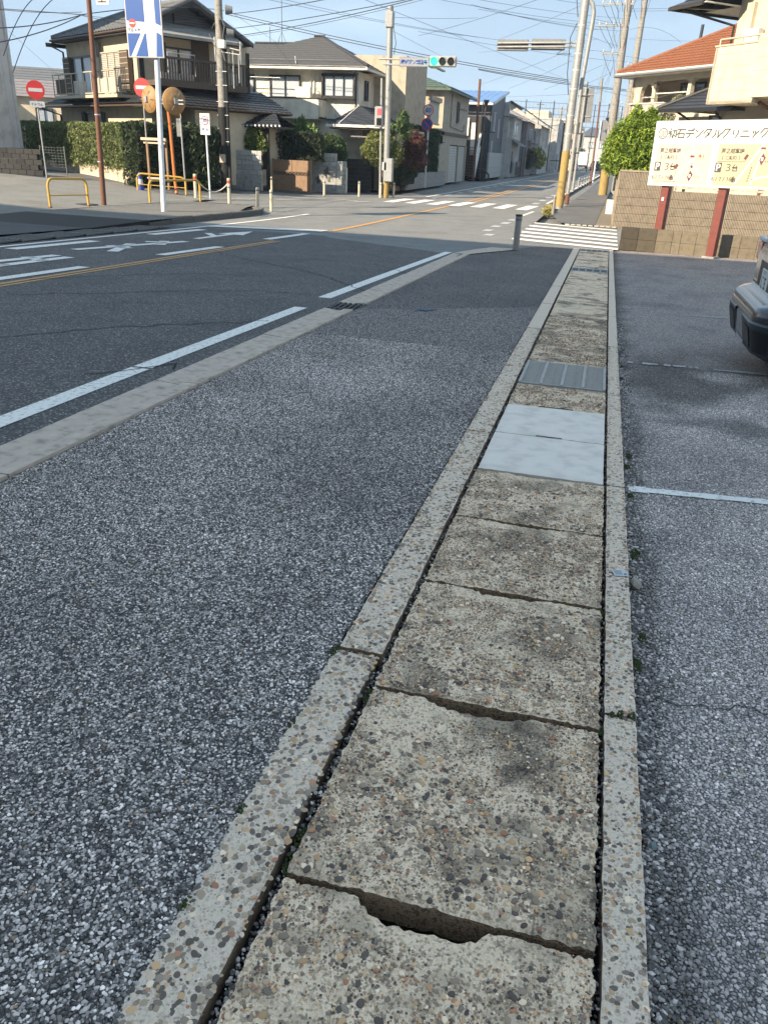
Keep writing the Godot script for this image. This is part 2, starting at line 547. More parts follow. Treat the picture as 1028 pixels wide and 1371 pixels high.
# sloping plane of lapped tile rows from the eave a-b up to the ridge d-c (counter-clockwise from outside)
func tiled(b: MB, a: Vector3, e: Vector3, c: Vector3, d: Vector3, rows: int, lap := 0.03, cols := 0, wave := 0.03) -> void:
	var nrm := (e - a).cross(d - a).normalized()
	var u := (e - a).normalized()
	for r in rows:
		var t0 := float(r) / rows
		var t1 := float(r + 1) / rows
		var l0 := a.lerp(d, t0) + nrm * lap
		var r0 := e.lerp(c, t0) + nrm * lap
		var l1 := a.lerp(d, t1)
		var r1 := e.lerp(c, t1)
		if cols <= 0:
			b.quad(l0, r0, r1, l1)
			b.quad(l0 - nrm * lap, r0 - nrm * lap, r0, l0)
		else:
			var w0 := l0.distance_to(r0)
			var nseg := maxi(2, int(ceil(w0 / (a.distance_to(e) / cols)))) * 4
			var s0 := (l0 - a).dot(u)
			var pitch := a.distance_to(e) / cols
			for k in nseg:
				var f0 := float(k) / nseg
				var f1 := float(k + 1) / nseg
				var p0 := l0.lerp(r0, f0)
				var p1 := l0.lerp(r0, f1)
				var q0 := l1.lerp(r1, f0)
				var q1 := l1.lerp(r1, f1)
				var ph0 := absf(sin(PI * ((p0 - a).dot(u)) / pitch))
				var ph1 := absf(sin(PI * ((p1 - a).dot(u)) / pitch))
				var g0 := absf(sin(PI * ((q0 - a).dot(u)) / pitch))
				var g1 := absf(sin(PI * ((q1 - a).dot(u)) / pitch))
				p0 += nrm * wave * ph0
				p1 += nrm * wave * ph1
				q0 += nrm * wave * g0
				q1 += nrm * wave * g1
				b.quad(p0, p1, q1, q0)
				b.quad(p0 - nrm * lap, p1 - nrm * lap, p1, p0)

func poly(b: MB, pts: Array) -> void:   # convex, counter-clockwise from outside
	for i in range(1, pts.size() - 1):
		b.tri(pts[0], pts[i], pts[i + 1])

# leaf-sized faces scattered by a callable that returns [point, outward normal]
func leaves(parent: Node, called: String, count: int, place: Callable, size: float, c0: Color, c1: Color, seed_: int, narrow := 0.55) -> MultiMeshInstance3D:
	var r := RandomNumberGenerator.new()
	r.seed = seed_
	var b := mbn()
	var w := narrow * 0.5
	b.quad(V(0, 0, 0), V(w, 0.45, 0.12), V(0, 1, 0.0), V(-w, 0.45, 0.12))
	b.quad(V(0, 0.1, 0), V(0.8, 0.35, 0.1), V(1.0, 0.8, 0), V(0.4, 0.75, 0.16))
	b.quad(V(0, 0.1, 0), V(-0.5, 0.6, 0.1), V(-1.0, 0.6, 0), V(-0.75, 0.2, 0.16))
	var mm := MultiMesh.new()
	mm.transform_format = MultiMesh.TRANSFORM_3D
	mm.use_colors = true
	mm.mesh = b.mesh()
	mm.instance_count = count
	for i in count:
		var q: Array = place.call(r)
		var out_: Vector3 = q[1]
		var up := (out_ * 0.9 + V(r.randf_range(-1, 1), r.randf_range(-0.7, 1.0), r.randf_range(-1, 1))).normalized()
		var sd := up.cross(V(r.randf_range(-1, 1), r.randf_range(-1, 1), r.randf_range(-1, 1))).normalized()
		var fw := sd.cross(up)
		var s := size * r.randf_range(0.6, 1.35)
		mm.set_instance_transform(i, Transform3D(Basis(sd * s, up * s, fw * s), q[0]))
		var k := r.randf()
		mm.set_instance_color(i, c0.lerp(c1, k * k))
	var o := MultiMeshInstance3D.new()
	o.name = nm(parent, called)
	o.multimesh = mm
	o.material_override = M["leaf"]
	parent.add_child(o, true)
	o.set_meta("kind", "stuff")
	return o

func blob_place(list: Array) -> Callable:   # ellipsoids [x, y, z, rx, ry, rz]
	var tot := 0.0
	for e in list:
		tot += e[3] * e[4] + e[4] * e[5]
	return func(r: RandomNumberGenerator) -> Array:
		var t := r.randf() * tot
		var e: Array = list[0]
		for q in list:
			t -= q[3] * q[4] + q[4] * q[5]
			e = q
			if t <= 0.0:
				break
		var d := Vector3(r.randfn(), r.randfn(), r.randfn()).normalized()
		var k := pow(r.randf(), 0.3) * (1.0 + 0.28 * wob.get_noise_3d(d.x * 90 + e[0] * 40, d.y * 90, d.z * 90))
		return [V(e[0] + d.x * e[3] * k, e[1] + d.y * e[4] * k, e[2] + d.z * e[5] * k), d]

func box_place(c: Vector3, s: Vector3, deep := 0.25) -> Callable:   # near the faces of a clipped hedge
	return func(r: RandomNumberGenerator) -> Array:
		var ar := [s.y * s.z, s.x * s.z * 0.6, s.x * s.y]
		var t: float = r.randf() * (ar[0] + ar[1] + ar[2])
		var ax := 0 if t < ar[0] else (1 if t < ar[0] + ar[1] else 2)
		var p := V(r.randf_range(-0.5, 0.5), r.randf_range(-0.5, 0.5), r.randf_range(-0.5, 0.5)) * s
		var nn := Vector3.ZERO
		var sg := 1.0 if (ax == 1 or r.randf() < 0.5) else -1.0
		nn[ax] = sg
		p[ax] = sg * (s[ax] * 0.5 - deep * pow(r.randf(), 2.0)) 
		var wv := wob.get_noise_3d((p.x + c.x) * 60, (p.y + c.y) * 60, (p.z + c.z) * 60) * 0.16
		return [c + p + nn * wv, nn]

func multi(parent: Node, called: String, mesh: Mesh, mat: Material, xs: Array[Transform3D], cs: PackedColorArray, label := "", cat := "") -> MultiMeshInstance3D:
	var mm := MultiMesh.new()
	mm.transform_format = MultiMesh.TRANSFORM_3D
	mm.use_colors = true
	mm.mesh = mesh
	mm.instance_count = xs.size()
	for i in xs.size():
		mm.set_instance_transform(i, xs[i])
		mm.set_instance_color(i, cs[i])
	var o := MultiMeshInstance3D.new()
	o.name = nm(parent, called)
	o.multimesh = mm
	o.material_override = mat
	parent.add_child(o, true)
	tag(o, label, cat, "", "stuff")
	return o

func stone_mesh(seed_: int, round_ := false) -> ArrayMesh:   # a chip of 20 faces
	var r := RandomNumberGenerator.new()
	r.seed = seed_
	var p: Array[Vector3] = []
	var g := (1.0 + sqrt(5.0)) / 2.0
	for a in [[-1, g, 0], [1, g, 0], [-1, -g, 0], [1, -g, 0], [0, -1, g], [0, 1, g], [0, -1, -g], [0, 1, -g], [g, 0, -1], [g, 0, 1], [-g, 0, -1], [-g, 0, 1]]:
		p.append(V(a[0], a[1], a[2]).normalized() * 0.5 * (r.randf_range(0.72, 1.2) if not round_ else r.randf_range(0.88, 1.08)))
	var f := [0, 11, 5, 0, 5, 1, 0, 1, 7, 0, 7, 10, 0, 10, 11, 1, 5, 9, 5, 11, 4, 11, 10, 2, 10, 7, 6, 7, 1, 8, 3, 9, 4, 3, 4, 2, 3, 2, 6, 3, 6, 8, 3, 8, 9, 4, 9, 5, 2, 4, 11, 6, 2, 10, 8, 6, 7, 9, 8, 1]
	var b := mbn()
	for i in range(0, f.size(), 3):
		var q := [p[f[i]], p[f[i + 1]], p[f[i + 2]]]
		if round_:
			var m: Array = []
			for k in 3:
				var e: Vector3 = (q[k] + q[(k + 1) % 3]) * 0.5
				m.append(e.normalized() * (q[k].length() + q[(k + 1) % 3].length()) * 0.495)
			for t in [[q[0], m[0], m[2]], [m[0], q[1], m[1]], [m[2], m[1], q[2]], [m[0], m[1], m[2]]]:
				b.stri(t[0], t[1], t[2], t[0].normalized(), t[1].normalized(), t[2].normalized())
		else:
			b.tri(q[0], q[1], q[2])
	return b.mesh()

# a sheet that follows the ground, between two x limits along z
func sheet(called: String, z0: float, z1: float, nz: int, nx: int, fl: Callable, fr: Callable, off: float, mat: String, tone = null, label := "") -> MeshInstance3D:
	var b := mbn()
	var rows: Array = []
	var tones: Array = []
	for i in nz + 1:
		var z := lerpf(z0, z1, float(i) / nz)
		var xl: float = fl.call(z)
		var xr: float = fr.call(z)
		var row: Array[Vector3] = []
		var tr: Array[Color] = []
		for j in nx + 1:
			var x := lerpf(xl, xr, float(j) / nx)
			row.append(on(x, z, off))
			tr.append(tone.call(x, z) if tone != null else Color.WHITE)
		rows.append(row)
		tones.append(tr)
	for i in nz:
		for j in nx:
			var ids := [[i, j], [i, j + 1], [i + 1, j + 1], [i, j], [i + 1, j + 1], [i + 1, j]]
			for k in [0, 2, 1, 3, 5, 4]:
				var q: Array = ids[k]
				b.col = tones[q[0]][q[1]]
				b.put(rows[q[0]][q[1]], Vector3.UP)
	var o := part(self, called, b, M[mat], "structure")
	if label:
		tag(o, label)
	return o

func cst(x: float) -> Callable:
	return func(_z: float) -> float: return x

# a painted patch given by its corners on the ground (counter-clockwise seen from above)
func paint(b: MB, pts: Array, off := 0.005) -> void:
	var q: Array[Vector3] = []
	for p in pts:
		q.append(on(p[0], p[1], off))
	for i in range(1, q.size() - 1):
		b.tri(q[0], q[i], q[i + 1])

func ribbon(b: MB, pts: Array, w: float, off := 0.005, step := 0.5) -> void:   # a painted line along points [x, z]
	for i in pts.size() - 1:
		var p := Vector2(pts[i][0], pts[i][1])
		var q := Vector2(pts[i + 1][0], pts[i + 1][1])
		var s := (q - p).orthogonal().normalized() * w * 0.5
		var k := maxi(1, int(p.distance_to(q) / step))
		for j in k:
			var a := p.lerp(q, float(j) / k)
			var e := p.lerp(q, float(j + 1) / k)
			var c := [on(a.x - s.x, a.y - s.y, off), on(a.x + s.x, a.y + s.y, off), on(e.x + s.x, e.y + s.y, off), on(e.x - s.x, e.y - s.y, off)]
			if (c[1] - c[0]).cross(c[2] - c[0]).y > 0.0:
				b.quad(c[0], c[1], c[2], c[3])
			else:
				b.quad(c[3], c[2], c[1], c[0])

func _ready() -> void:
	rng.seed = 77
	wob.seed = 5
	wob.noise_type = FastNoiseLite.TYPE_SIMPLEX_SMOOTH
	wob.frequency = 0.01
	# camera: a phone held at eye height, tilted down and a little rolled
	var cam := Camera3D.new()
	cam.name = "camera"
	cam.fov = 66.78
	cam.near = 0.05
	cam.far = 1500.0
	cam.transform = Transform3D(Basis(V(0.96479, 0.04037, -0.2599), V(-0.14496, 0.90613, -0.39739), V(0.21946, 0.42108, 0.88008)).orthonormalized(), V(0, 1.45, 0))
	add_child(cam)
	cam.current = true
	# sky
	var sky_mat := ProceduralSkyMaterial.new()
	sky_mat.sky_top_color = L(0.114, 0.172, 0.240)
	sky_mat.sky_horizon_color = L(0.175, 0.222, 0.264)
	sky_mat.sky_curve = 0.16
	sky_mat.ground_horizon_color = L(0.30, 0.32, 0.34)
	sky_mat.ground_bottom_color = L(0.12, 0.115, 0.11)
	sky_mat.sun_angle_max = 12.0
	sky_mat.sky_energy_multiplier = 1.0
	sky_mat.sky_cover = cloud_cover()
	sky_mat.sky_cover_modulate = Color(1, 1, 1, 0.3)
	var env := Environment.new()
	env.background_mode = Environment.BG_SKY
	env.sky = Sky.new()
	env.sky.sky_material = sky_mat
	env.tonemap_mode = Environment.TONE_MAPPER_LINEAR
	env.tonemap_exposure = 3.75
	env.background_energy_multiplier = 1.0
	env.sdfgi_enabled = true
	env.ssao_enabled = true
	env.ssil_enabled = true
	env.fog_enabled = true
	env.fog_density = 0.0005
	env.fog_light_color = Color(0.80, 0.87, 0.94)
	var we := WorldEnvironment.new()
	we.name = "environment"
	we.environment = env
	add_child(we)
	# sun: from behind the camera on the left
	var sun := DirectionalLight3D.new()
	sun.name = "sun"
	sun.light_energy = 0.98
	sun.light_color = Color(1.0, 0.93, 0.82)
	sun.light_angular_distance = 0.5
	sun.shadow_enabled = true
	var el := deg_to_rad(29.0)
	add_child(sun)
	sun.look_at_from_position(Vector3.ZERO, V(0.6 * cos(el), -sin(el), -0.8 * cos(el)))
	make_materials()
	shading_building()
	ground()
	gutter()
	chips()
	markings()
	left_corner()
	house_tiled()
	house_pale()
	left_row()
	right_side()
	sign_board()
	parked_suv()
	poles()
	far_street()
	wires()

func cloud_cover() -> ImageTexture:   # thin streaks of high cloud
	var f := FastNoiseLite.new()
	f.noise_type = FastNoiseLite.TYPE_SIMPLEX_SMOOTH
	f.fractal_octaves = 5
	f.frequency = 0.9
	f.seed = 12
	var w := 1024
	var h := 512
	var im := Image.create(w, h, false, Image.FORMAT_RGBA8)
	for y in h:
		var el := (0.5 - (y + 0.5) / h) * PI
		if el < -0.02:
			continue
		for x in w:
			var az := TAU * (x + 0.5) / w
			var p := V(cos(az) * cos(el), sin(el) * 6.0, sin(az) * cos(el))
			var n := f.get_noise_3d(p.x * 1.6, p.y, p.z * 1.6)
			var a := clampf((n - 0.02) * 1.7, 0.0, 1.0) * clampf(el * 5.0, 0.0, 1.0)
			im.set_pixel(x, y, Color(0.75, 0.78, 0.8, a))
	return ImageTexture.create_from_image(im)

# the tall block of flats behind the camera on the left, whose shade covers the near road
func shading_building() -> void:
	var h := thing("apartment_block", "tall plain block of flats across the road behind the viewpoint", "building", V(-33, 0.1, 17))
	boxes(h, "wall", "shade_building", [[0, 7.975, 0, 43, 16.35, 26], [-8, 17.0, 4, 12, 1.8, 10]])
	var b := mbn()
	for k in 5:
		for i in 9:
			b.box(V(-18 + i * 4.5, 2 + k * 2.9, -13.05), V(2.4, 1.5, 0.12))
	part(h, "window", b, M["glass"], "stuff")
	boxes(h, "parapet", "white_trim", [[0, 16.05, -13.1, 43.4, 0.5, 0.3], [21.6, 16.05, 0, 0.3, 0.5, 26.4]])

func drift(z: float) -> float:
	return maxf(0.0, -z - 26.0) * 0.023

func ground() -> void:
	# the land under everything, out to the horizon
	var zs: Array[float] = [60, 20, 8, 2, 0, -2, -4, -6, -8, -10, -12, -14, -16, -18, -19, -20, -21, -22, -23, -24, -25, -26, -28, -30, -34, -40, -50, -70, -100, -160, -260, -420, -900]
	var xs: Array[float] = [-700, -300, -120, -60, -40, -30, -26, -24, -22, -20, -18, -16, -14.5, -13, -11, -8, -5, -3, 0, 3, 6, 12, 25, 60, 140, 320, 700]
	var b := mbn()
	for i in zs.size() - 1:
		for j in xs.size() - 1:
			var o := -0.16
			b.quad(on(xs[j], zs[i], o), on(xs[j + 1], zs[i], o), on(xs[j + 1], zs[i + 1], o), on(xs[j], zs[i + 1], o))
	part(self, "ground", b, M["old_asphalt"], "structure")
	var nz := func(x: float, z: float) -> Color:
		var k := 1.0 + 0.22 * wob.get_noise_2d(x * 60, z * 60) + 0.12 * wob.get_noise_2d(x * 260 + 50, z * 260)
		return Color(k, k, k)
	var streak := func(x: float, z: float) -> Color:   # wheel tracks and patches along the lane
		var k := 1.0 + 0.16 * wob.get_noise_2d(x * 130, z * 14) + 0.13 * wob.get_noise_2d(x * 40 + 90, z * 40)
		return Color(k, k, k * 1.0)
	# near road, laid newer and darker; its end runs askew into the old crossing
	sheet("road", 8, -16.5, 60, 26, cst(-10.95), cst(-2.98), 0.0, "road_asphalt", streak)
	sheet("road", -16.5, -19.3, 8, 26, func(z: float) -> float: return -10.95, func(z: float) -> float: return lerpf(-2.98, -6.6, smoothstep(-16.5, -19.3, z)), 0.0, "road_asphalt", streak)
	sheet("crossing_road", -16.5, -40, 60, 30, cst(-16.0), cst(-2.3), -0.006, "old_asphalt", streak)
	sheet("road", -40, -260, 90, 16, func(z: float) -> float: return -10.6 + drift(z), func(z: float) -> float: return -2.9 + drift(z) * 0.8, -0.006, "old_asphalt", streak)
	sheet("crossing_road", -18.6, -21.47, 8, 10, cst(-2.35), cst(0.31), -0.008, "old_asphalt", streak)
	sheet("side_road", -21.47, -28.6, 20, 44, cst(-2.35), cst(42.0), -0.006, "old_asphalt", streak)
	# near pavement: open-graded asphalt, and the strip at its far end
	var pave := func(x: float, z: float) -> Color:
		var k := 1.04 + 0.32 * wob.get_noise_2d(x * 55, z * 45) + 0.22 * wob.get_noise_2d(x * 16 + 30, z * 14)
		if z < -9.6 - 0.7 * (x + 1.6):
			k *= 0.62
		return Color(k, k, k * 1.03)
	sheet("pavement", 3, -17.0, 200, 30, cst(-2.64), cst(-0.655), -0.004, "pavement_asphalt", pave)
	sheet("pavement", -17.0, -20.6, 30, 30, func(z: float) -> float: return lerpf(-2.64, -1.45, pow((-z - 17.0) / 3.6, 1.5)), cst(-0.655), -0.004, "pavement_asphalt", pave)
	# the parking lot on the right
	var lot := func(x: float, z: float) -> Color:
		var k := 0.95 + 0.35 * wob.get_noise_2d(x * 75, z * 60) + 0.2 * wob.get_noise_2d(x * 280 + 9, z * 240)
		var damp := smoothstep(0.75, 0.25, Vector2((x - 0.75) / 1.0, (z + 6.9) / 1.6).length() + 0.4 * wob.get_noise_2d(x * 120, z * 120))
		damp = maxf(damp, 0.7 * smoothstep(0.6, 0.2, Vector2((x - 0.95) / 0.8, (z + 5.6) / 0.55).length() + 0.3 * wob.get_noise_2d(x * 160, z * 160)))
		damp = maxf(damp, 0.95 * smoothstep(0.16, 0.02, x - 0.33 + 0.1 * wob.get_noise_2d(x * 200, z * 200)))
		k *= 1.0 - 0.62 * damp
		return Color(k, k, k * (1.04 - 0.06 * damp))
	sheet("parking_lot", 3, -21.45, 200, 56, cst(0.315), cst(7.0), -0.035, "lot_asphalt", lot)
	sheet("parking_lot", 3, -21.45, 20, 12, cst(7.0), cst(40.0), -0.035, "lot_asphalt")
	# far pavement on the right, with its strip of old covers
	sheet("pavement", -28.6, -110, 60, 8, func(z: float) -> float: return lerpf(-1.6, -2.1, smoothstep(-28.6, -33.0, z)) + drift(z) * 0.9, func(z: float) -> float: return -0.33 + drift(z) * 0.5, 0.05, "old_asphalt", func(x: float, z: float) -> Color: return Color(0.62, 0.62, 0.64))
	# left pavement, ramp and forecourt
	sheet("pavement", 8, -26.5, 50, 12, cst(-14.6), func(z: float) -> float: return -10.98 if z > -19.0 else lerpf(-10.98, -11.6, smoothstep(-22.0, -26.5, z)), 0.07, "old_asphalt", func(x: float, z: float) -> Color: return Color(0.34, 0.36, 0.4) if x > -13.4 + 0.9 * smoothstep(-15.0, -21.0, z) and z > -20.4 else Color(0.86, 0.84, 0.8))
	sheet("forecourt", 8, -29.4, 50, 24, cst(-34.0), cst(-14.6), 0.06, "old_asphalt", func(x: float, z: float) -> Color:
		var k := 1.0 + 0.3 * wob.get_noise_2d(x * 50, z * 50)
		return Color(k * 1.02, k, k * 0.93))
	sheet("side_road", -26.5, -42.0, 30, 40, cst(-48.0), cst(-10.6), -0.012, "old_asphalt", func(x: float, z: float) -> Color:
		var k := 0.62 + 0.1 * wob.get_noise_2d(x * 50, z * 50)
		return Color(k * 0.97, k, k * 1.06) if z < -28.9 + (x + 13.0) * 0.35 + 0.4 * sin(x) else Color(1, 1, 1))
	sheet("corner_pavement", -18.4, -26.6, 30, 10, cst(-14.5), func(z: float) -> float: return -10.93 if z > -22.5 else lerpf(-10.93, -11.7, smoothstep(-23.0, -26.6, z)), 0.14, "old_asphalt", func(x: float, z: float) -> Color: return Color(0.8, 0.78, 0.74))
	var rm := mbn()
	for i in 4:
		var xa := -14.5 + i * 0.8925
		rm.quad(on(xa, -15.8, 0.068), on(xa + 0.8925, -15.8, 0.068), on(xa + 0.8925, -18.4, 0.14), on(xa, -18.4, 0.14))
	rm.quad(on(-10.93, -15.8, -0.02), on(-10.93, -18.4, -0.02), on(-10.93, -18.4, 0.14), on(-10.93, -15.8, 0.068))
	rm.col = Color(0.8, 0.78, 0.74)
	rm.quad(on(-14.5, -18.4, 0.02), on(-14.5, -22.5, 0.02), on(-14.5, -22.5, 0.14), on(-14.5, -18.4, 0.14))
	rm.quad(on(-14.5, -22.5, 0.02), on(-14.5, -26.6, 0.02), on(-14.5, -26.6, 0.14), on(-14.5, -22.5, 0.14))
	rm.quad(on(-14.5, -26.6, -0.1), on(-11.7, -26.6, -0.1), on(-11.7, -26.6, 0.14), on(-14.5, -26.6, 0.14))
	part(self, "pavement_ramp", rm, mk("ramp_asphalt", L(0.055, 0.053, 0.053), 0.85, M["old_asphalt"].albedo_texture, 1.0 / 2.4), "structure")
	# concrete edging between pavement and forecourt, and the round kerb at the corner
	var e := mbn()
	for i in 22:
		var z := 4.0 - i * 1.35
		e.xf = Transform3D(Basis(), on(-14.6 + 0.0 * z, z, 0.05))
		e.box(V(0, 0, 0), V(0.16, 0.09, 1.34), 0.01)
	part(self, "edging", e, M["plain_concrete"], "structure")
	var kerb := Node3D.new()
	kerb.name = "corner_kerb"
	add_child(kerb)
	kerb.set_meta("kind", "structure")
	var line := [[-10.95, -18.3], [-10.95, -19.5], [-10.93, -20.7], [-10.9, -21.9], [-10.82, -23.0], [-10.72, -24.0], [-10.72, -24.9], [-10.95, -25.6], [-11.4, -26.2], [-12.0, -26.9], [-12.8, -27.6]]
	for i in line.size() - 1:
		var b2 := mbn()
		var p := Vector2(line[i][0], line[i][1])
		var q := Vector2(line[i + 1][0], line[i + 1][1])
		var d := q - p
		b2.xf = Transform3D(Basis.looking_at(V(d.x, 0, d.y)), on((p.x + q.x) / 2 - 0.09, (p.y + q.y) / 2, (0.04 if i > 0 else -0.02) - 0.022 * maxf(0, i - 6)))
		b2.box(Vector3.ZERO, V(0.2, 0.24, d.length() - 0.01), 0.025)
		part(kerb, "kerb_stone", b2, M["dark_concrete"])
	# roadside gutter of the near pavement: a concrete apron and a low lip, in lengths
	var gt := Node3D.new()
	gt.name = "roadside_gutter"
	add_child(gt)
	gt.set_meta("kind", "structure")
	var z0 := 1.0
	var r := RandomNumberGenerator.new()
	r.seed = 3
	while z0 > -16.9:
		var z1 := maxf(z0 - 1.98, -17.0)
		if z0 < -6.9 and z0 > -9.0:
			z1 = -8.72
		if z0 < -8.7 and z0 > -9.2:
			z0 = -9.24
			z1 = -10.6
		var tilt := r.randf_range(-0.004, 0.004)
		for which in 2:
			var b3 := mbn()
			var n := 6
			var xa := -2.99 if which == 0 else -2.758
			var xb := -2.765 if which == 0 else -2.645
			var ya := 0.003 + tilt
			var yb := -0.012 if which == 0 else 0.014
			var yt := -0.012 if which == 0 else 0.012
			for k in n:
				var a := lerpf(z0, z1 + 0.012, float(k) / n)
				var c := lerpf(z0, z1 + 0.012, float(k + 1) / n)
				var y0 := ya if which == 0 else yt
				b3.quad(on(xa, a, y0), on(xb, a, yb), on(xb, c, yb), on(xa, c, y0))
				b3.quad(on(xa, a, y0 - 0.1), on(xa, a, y0), on(xa, c, y0), on(xa, c, y0 - 0.1))
				b3.quad(on(xb, a, yb), on(xb, a, yb - 0.1), on(xb, c, yb - 0.1), on(xb, c, yb))
			b3.quad(on(xa, z0, -0.1), on(xb, z0, -0.1), on(xb, z0, yb), on(xa, z0, ya if which == 0 else yt))
			part(gt, "gutter_apron" if which == 0 else "gutter_lip", b3, M["apron_concrete"])
		z0 = z1
	# its flared end at the crossing
	var fl := mbn()
	var fp := [[-2.99, -17.0, -2.64, -17.0], [-2.92, -17.6, -2.45, -17.6], [-2.75, -18.4, -2.12, -18.4], [-2.5, -19.3, -1.8, -19.3]]
	for i in 3:
		var a = fp[i]
		var c = fp[i + 1]
		fl.quad(on(a[0], a[1], 0.004), on(a[2], a[3], 0.012), on(c[2], c[3], 0.012), on(c[0], c[1], 0.004))
	part(gt, "flared_end", fl, M["apron_concrete"])
	# catch basin with a cast grate
	boxes(gt, "basin_pit", "void", [[-2.8, T(-2.8, -9) - 0.12, -8.98, 0.4, 0.16, 0.5]])
	for i in 6:
		boxes(gt, "grate_bar", "iron", [[-2.96 + i * 0.064, T(-2.8, -8.98) - 0.02, -8.98, 0.026, 0.04, 0.5]])
	boxes(gt, "grate_bar", "iron", [[-2.8, T(-2.8, -8.85) - 0.022, -8.85, 0.4, 0.036, 0.03], [-2.8, T(-2.8, -9.1) - 0.022, -9.1, 0.4, 0.036, 0.03]])
	# long steel grating across the driveway on the left
	var dr := Node3D.new()
	dr.name = "driveway_drain"
	add_child(dr)
	dr.set_meta("kind", "structure")
	var pit := mbn()
	for i in 11:
		pit.quad(on(-10.98, 2.0 - i * 1.85, 0.012), on(-10.28, 2.0 - i * 1.85, 0.012), on(-10.28, 0.15 - i * 1.85, 0.012), on(-10.98, 0.15 - i * 1.85, 0.012))
	part(dr, "drain_pit", pit, M["void"])
	for i in 20:
		var zc := 1.5 - i * 0.99
		var b4 := mbn()
		b4.xf = Transform3D(Basis(), on(-10.63, zc, 0.028))
		for k in 6:
			b4.box(V(-0.3 + k * 0.12, 0, 0), V(0.035, 0.03, 0.95))
		b4.box(V(0, 0, -0.475), V(0.7, 0.032, 0.05))
		b4.box(V(0, 0, 0.475), V(0.7, 0.032, 0.05))
		part(dr, "steel_grating", b4, M["dark_grate"])
	# cracks in the asphalt
	var cr := mbn()
	var rr := RandomNumberGenerator.new()
	rr.seed = 8
	for run in [[-3.2, -7.6, -6.5, -3.5], [-2.99, -5.2, -3.5, -5.1], [-3.0, -10.3, -7.0, -14.2], [-3.0, -12.7, -5.2, -14.4], [-3.4, -9.7, -6.4, -8.0], [-4.5, -11.5, -7.0, -9.0], [-4.0, -15.2, -6.3, -16.6], [-2.9, -15.4, -4.0, -15.2]]:
		var p := Vector2(run[0], run[1])
		var q := Vector2(run[2], run[3])
		var n := int(p.distance_to(q) / 0.16)
		var pts: Array = []
		for i in n + 1:
			var t := float(i) / n
			var m := p.lerp(q, t) + Vector2(rr.randf_range(-0.05, 0.05), rr.randf_range(-0.05, 0.05)) + Vector2(0, 0.3 * sin(t * 5.0 + run[0]))
			pts.append([m.x, m.y])
		ribbon(cr, pts, 0.016, 0.006)
	part(self, "road_crack", cr, M["void"], "structure")
	var lc := mbn()
	for run in [[0.36, -2.15, 1.4, -2.3], [0.6, -1.5, 0.95, -1.75], [0.4, -9.2, 1.3, -9.0]]:
		var pts: Array = []
		for i in 41:
			var t := i / 40.0
			pts.append([lerpf(run[0], run[2], t), lerpf(run[1], run[3], t) + rr.randf_range(-0.02, 0.02)])
		ribbon(lc, pts, 0.0035, -0.031)
	part(self, "lot_crack", lc, M["void"], "structure")

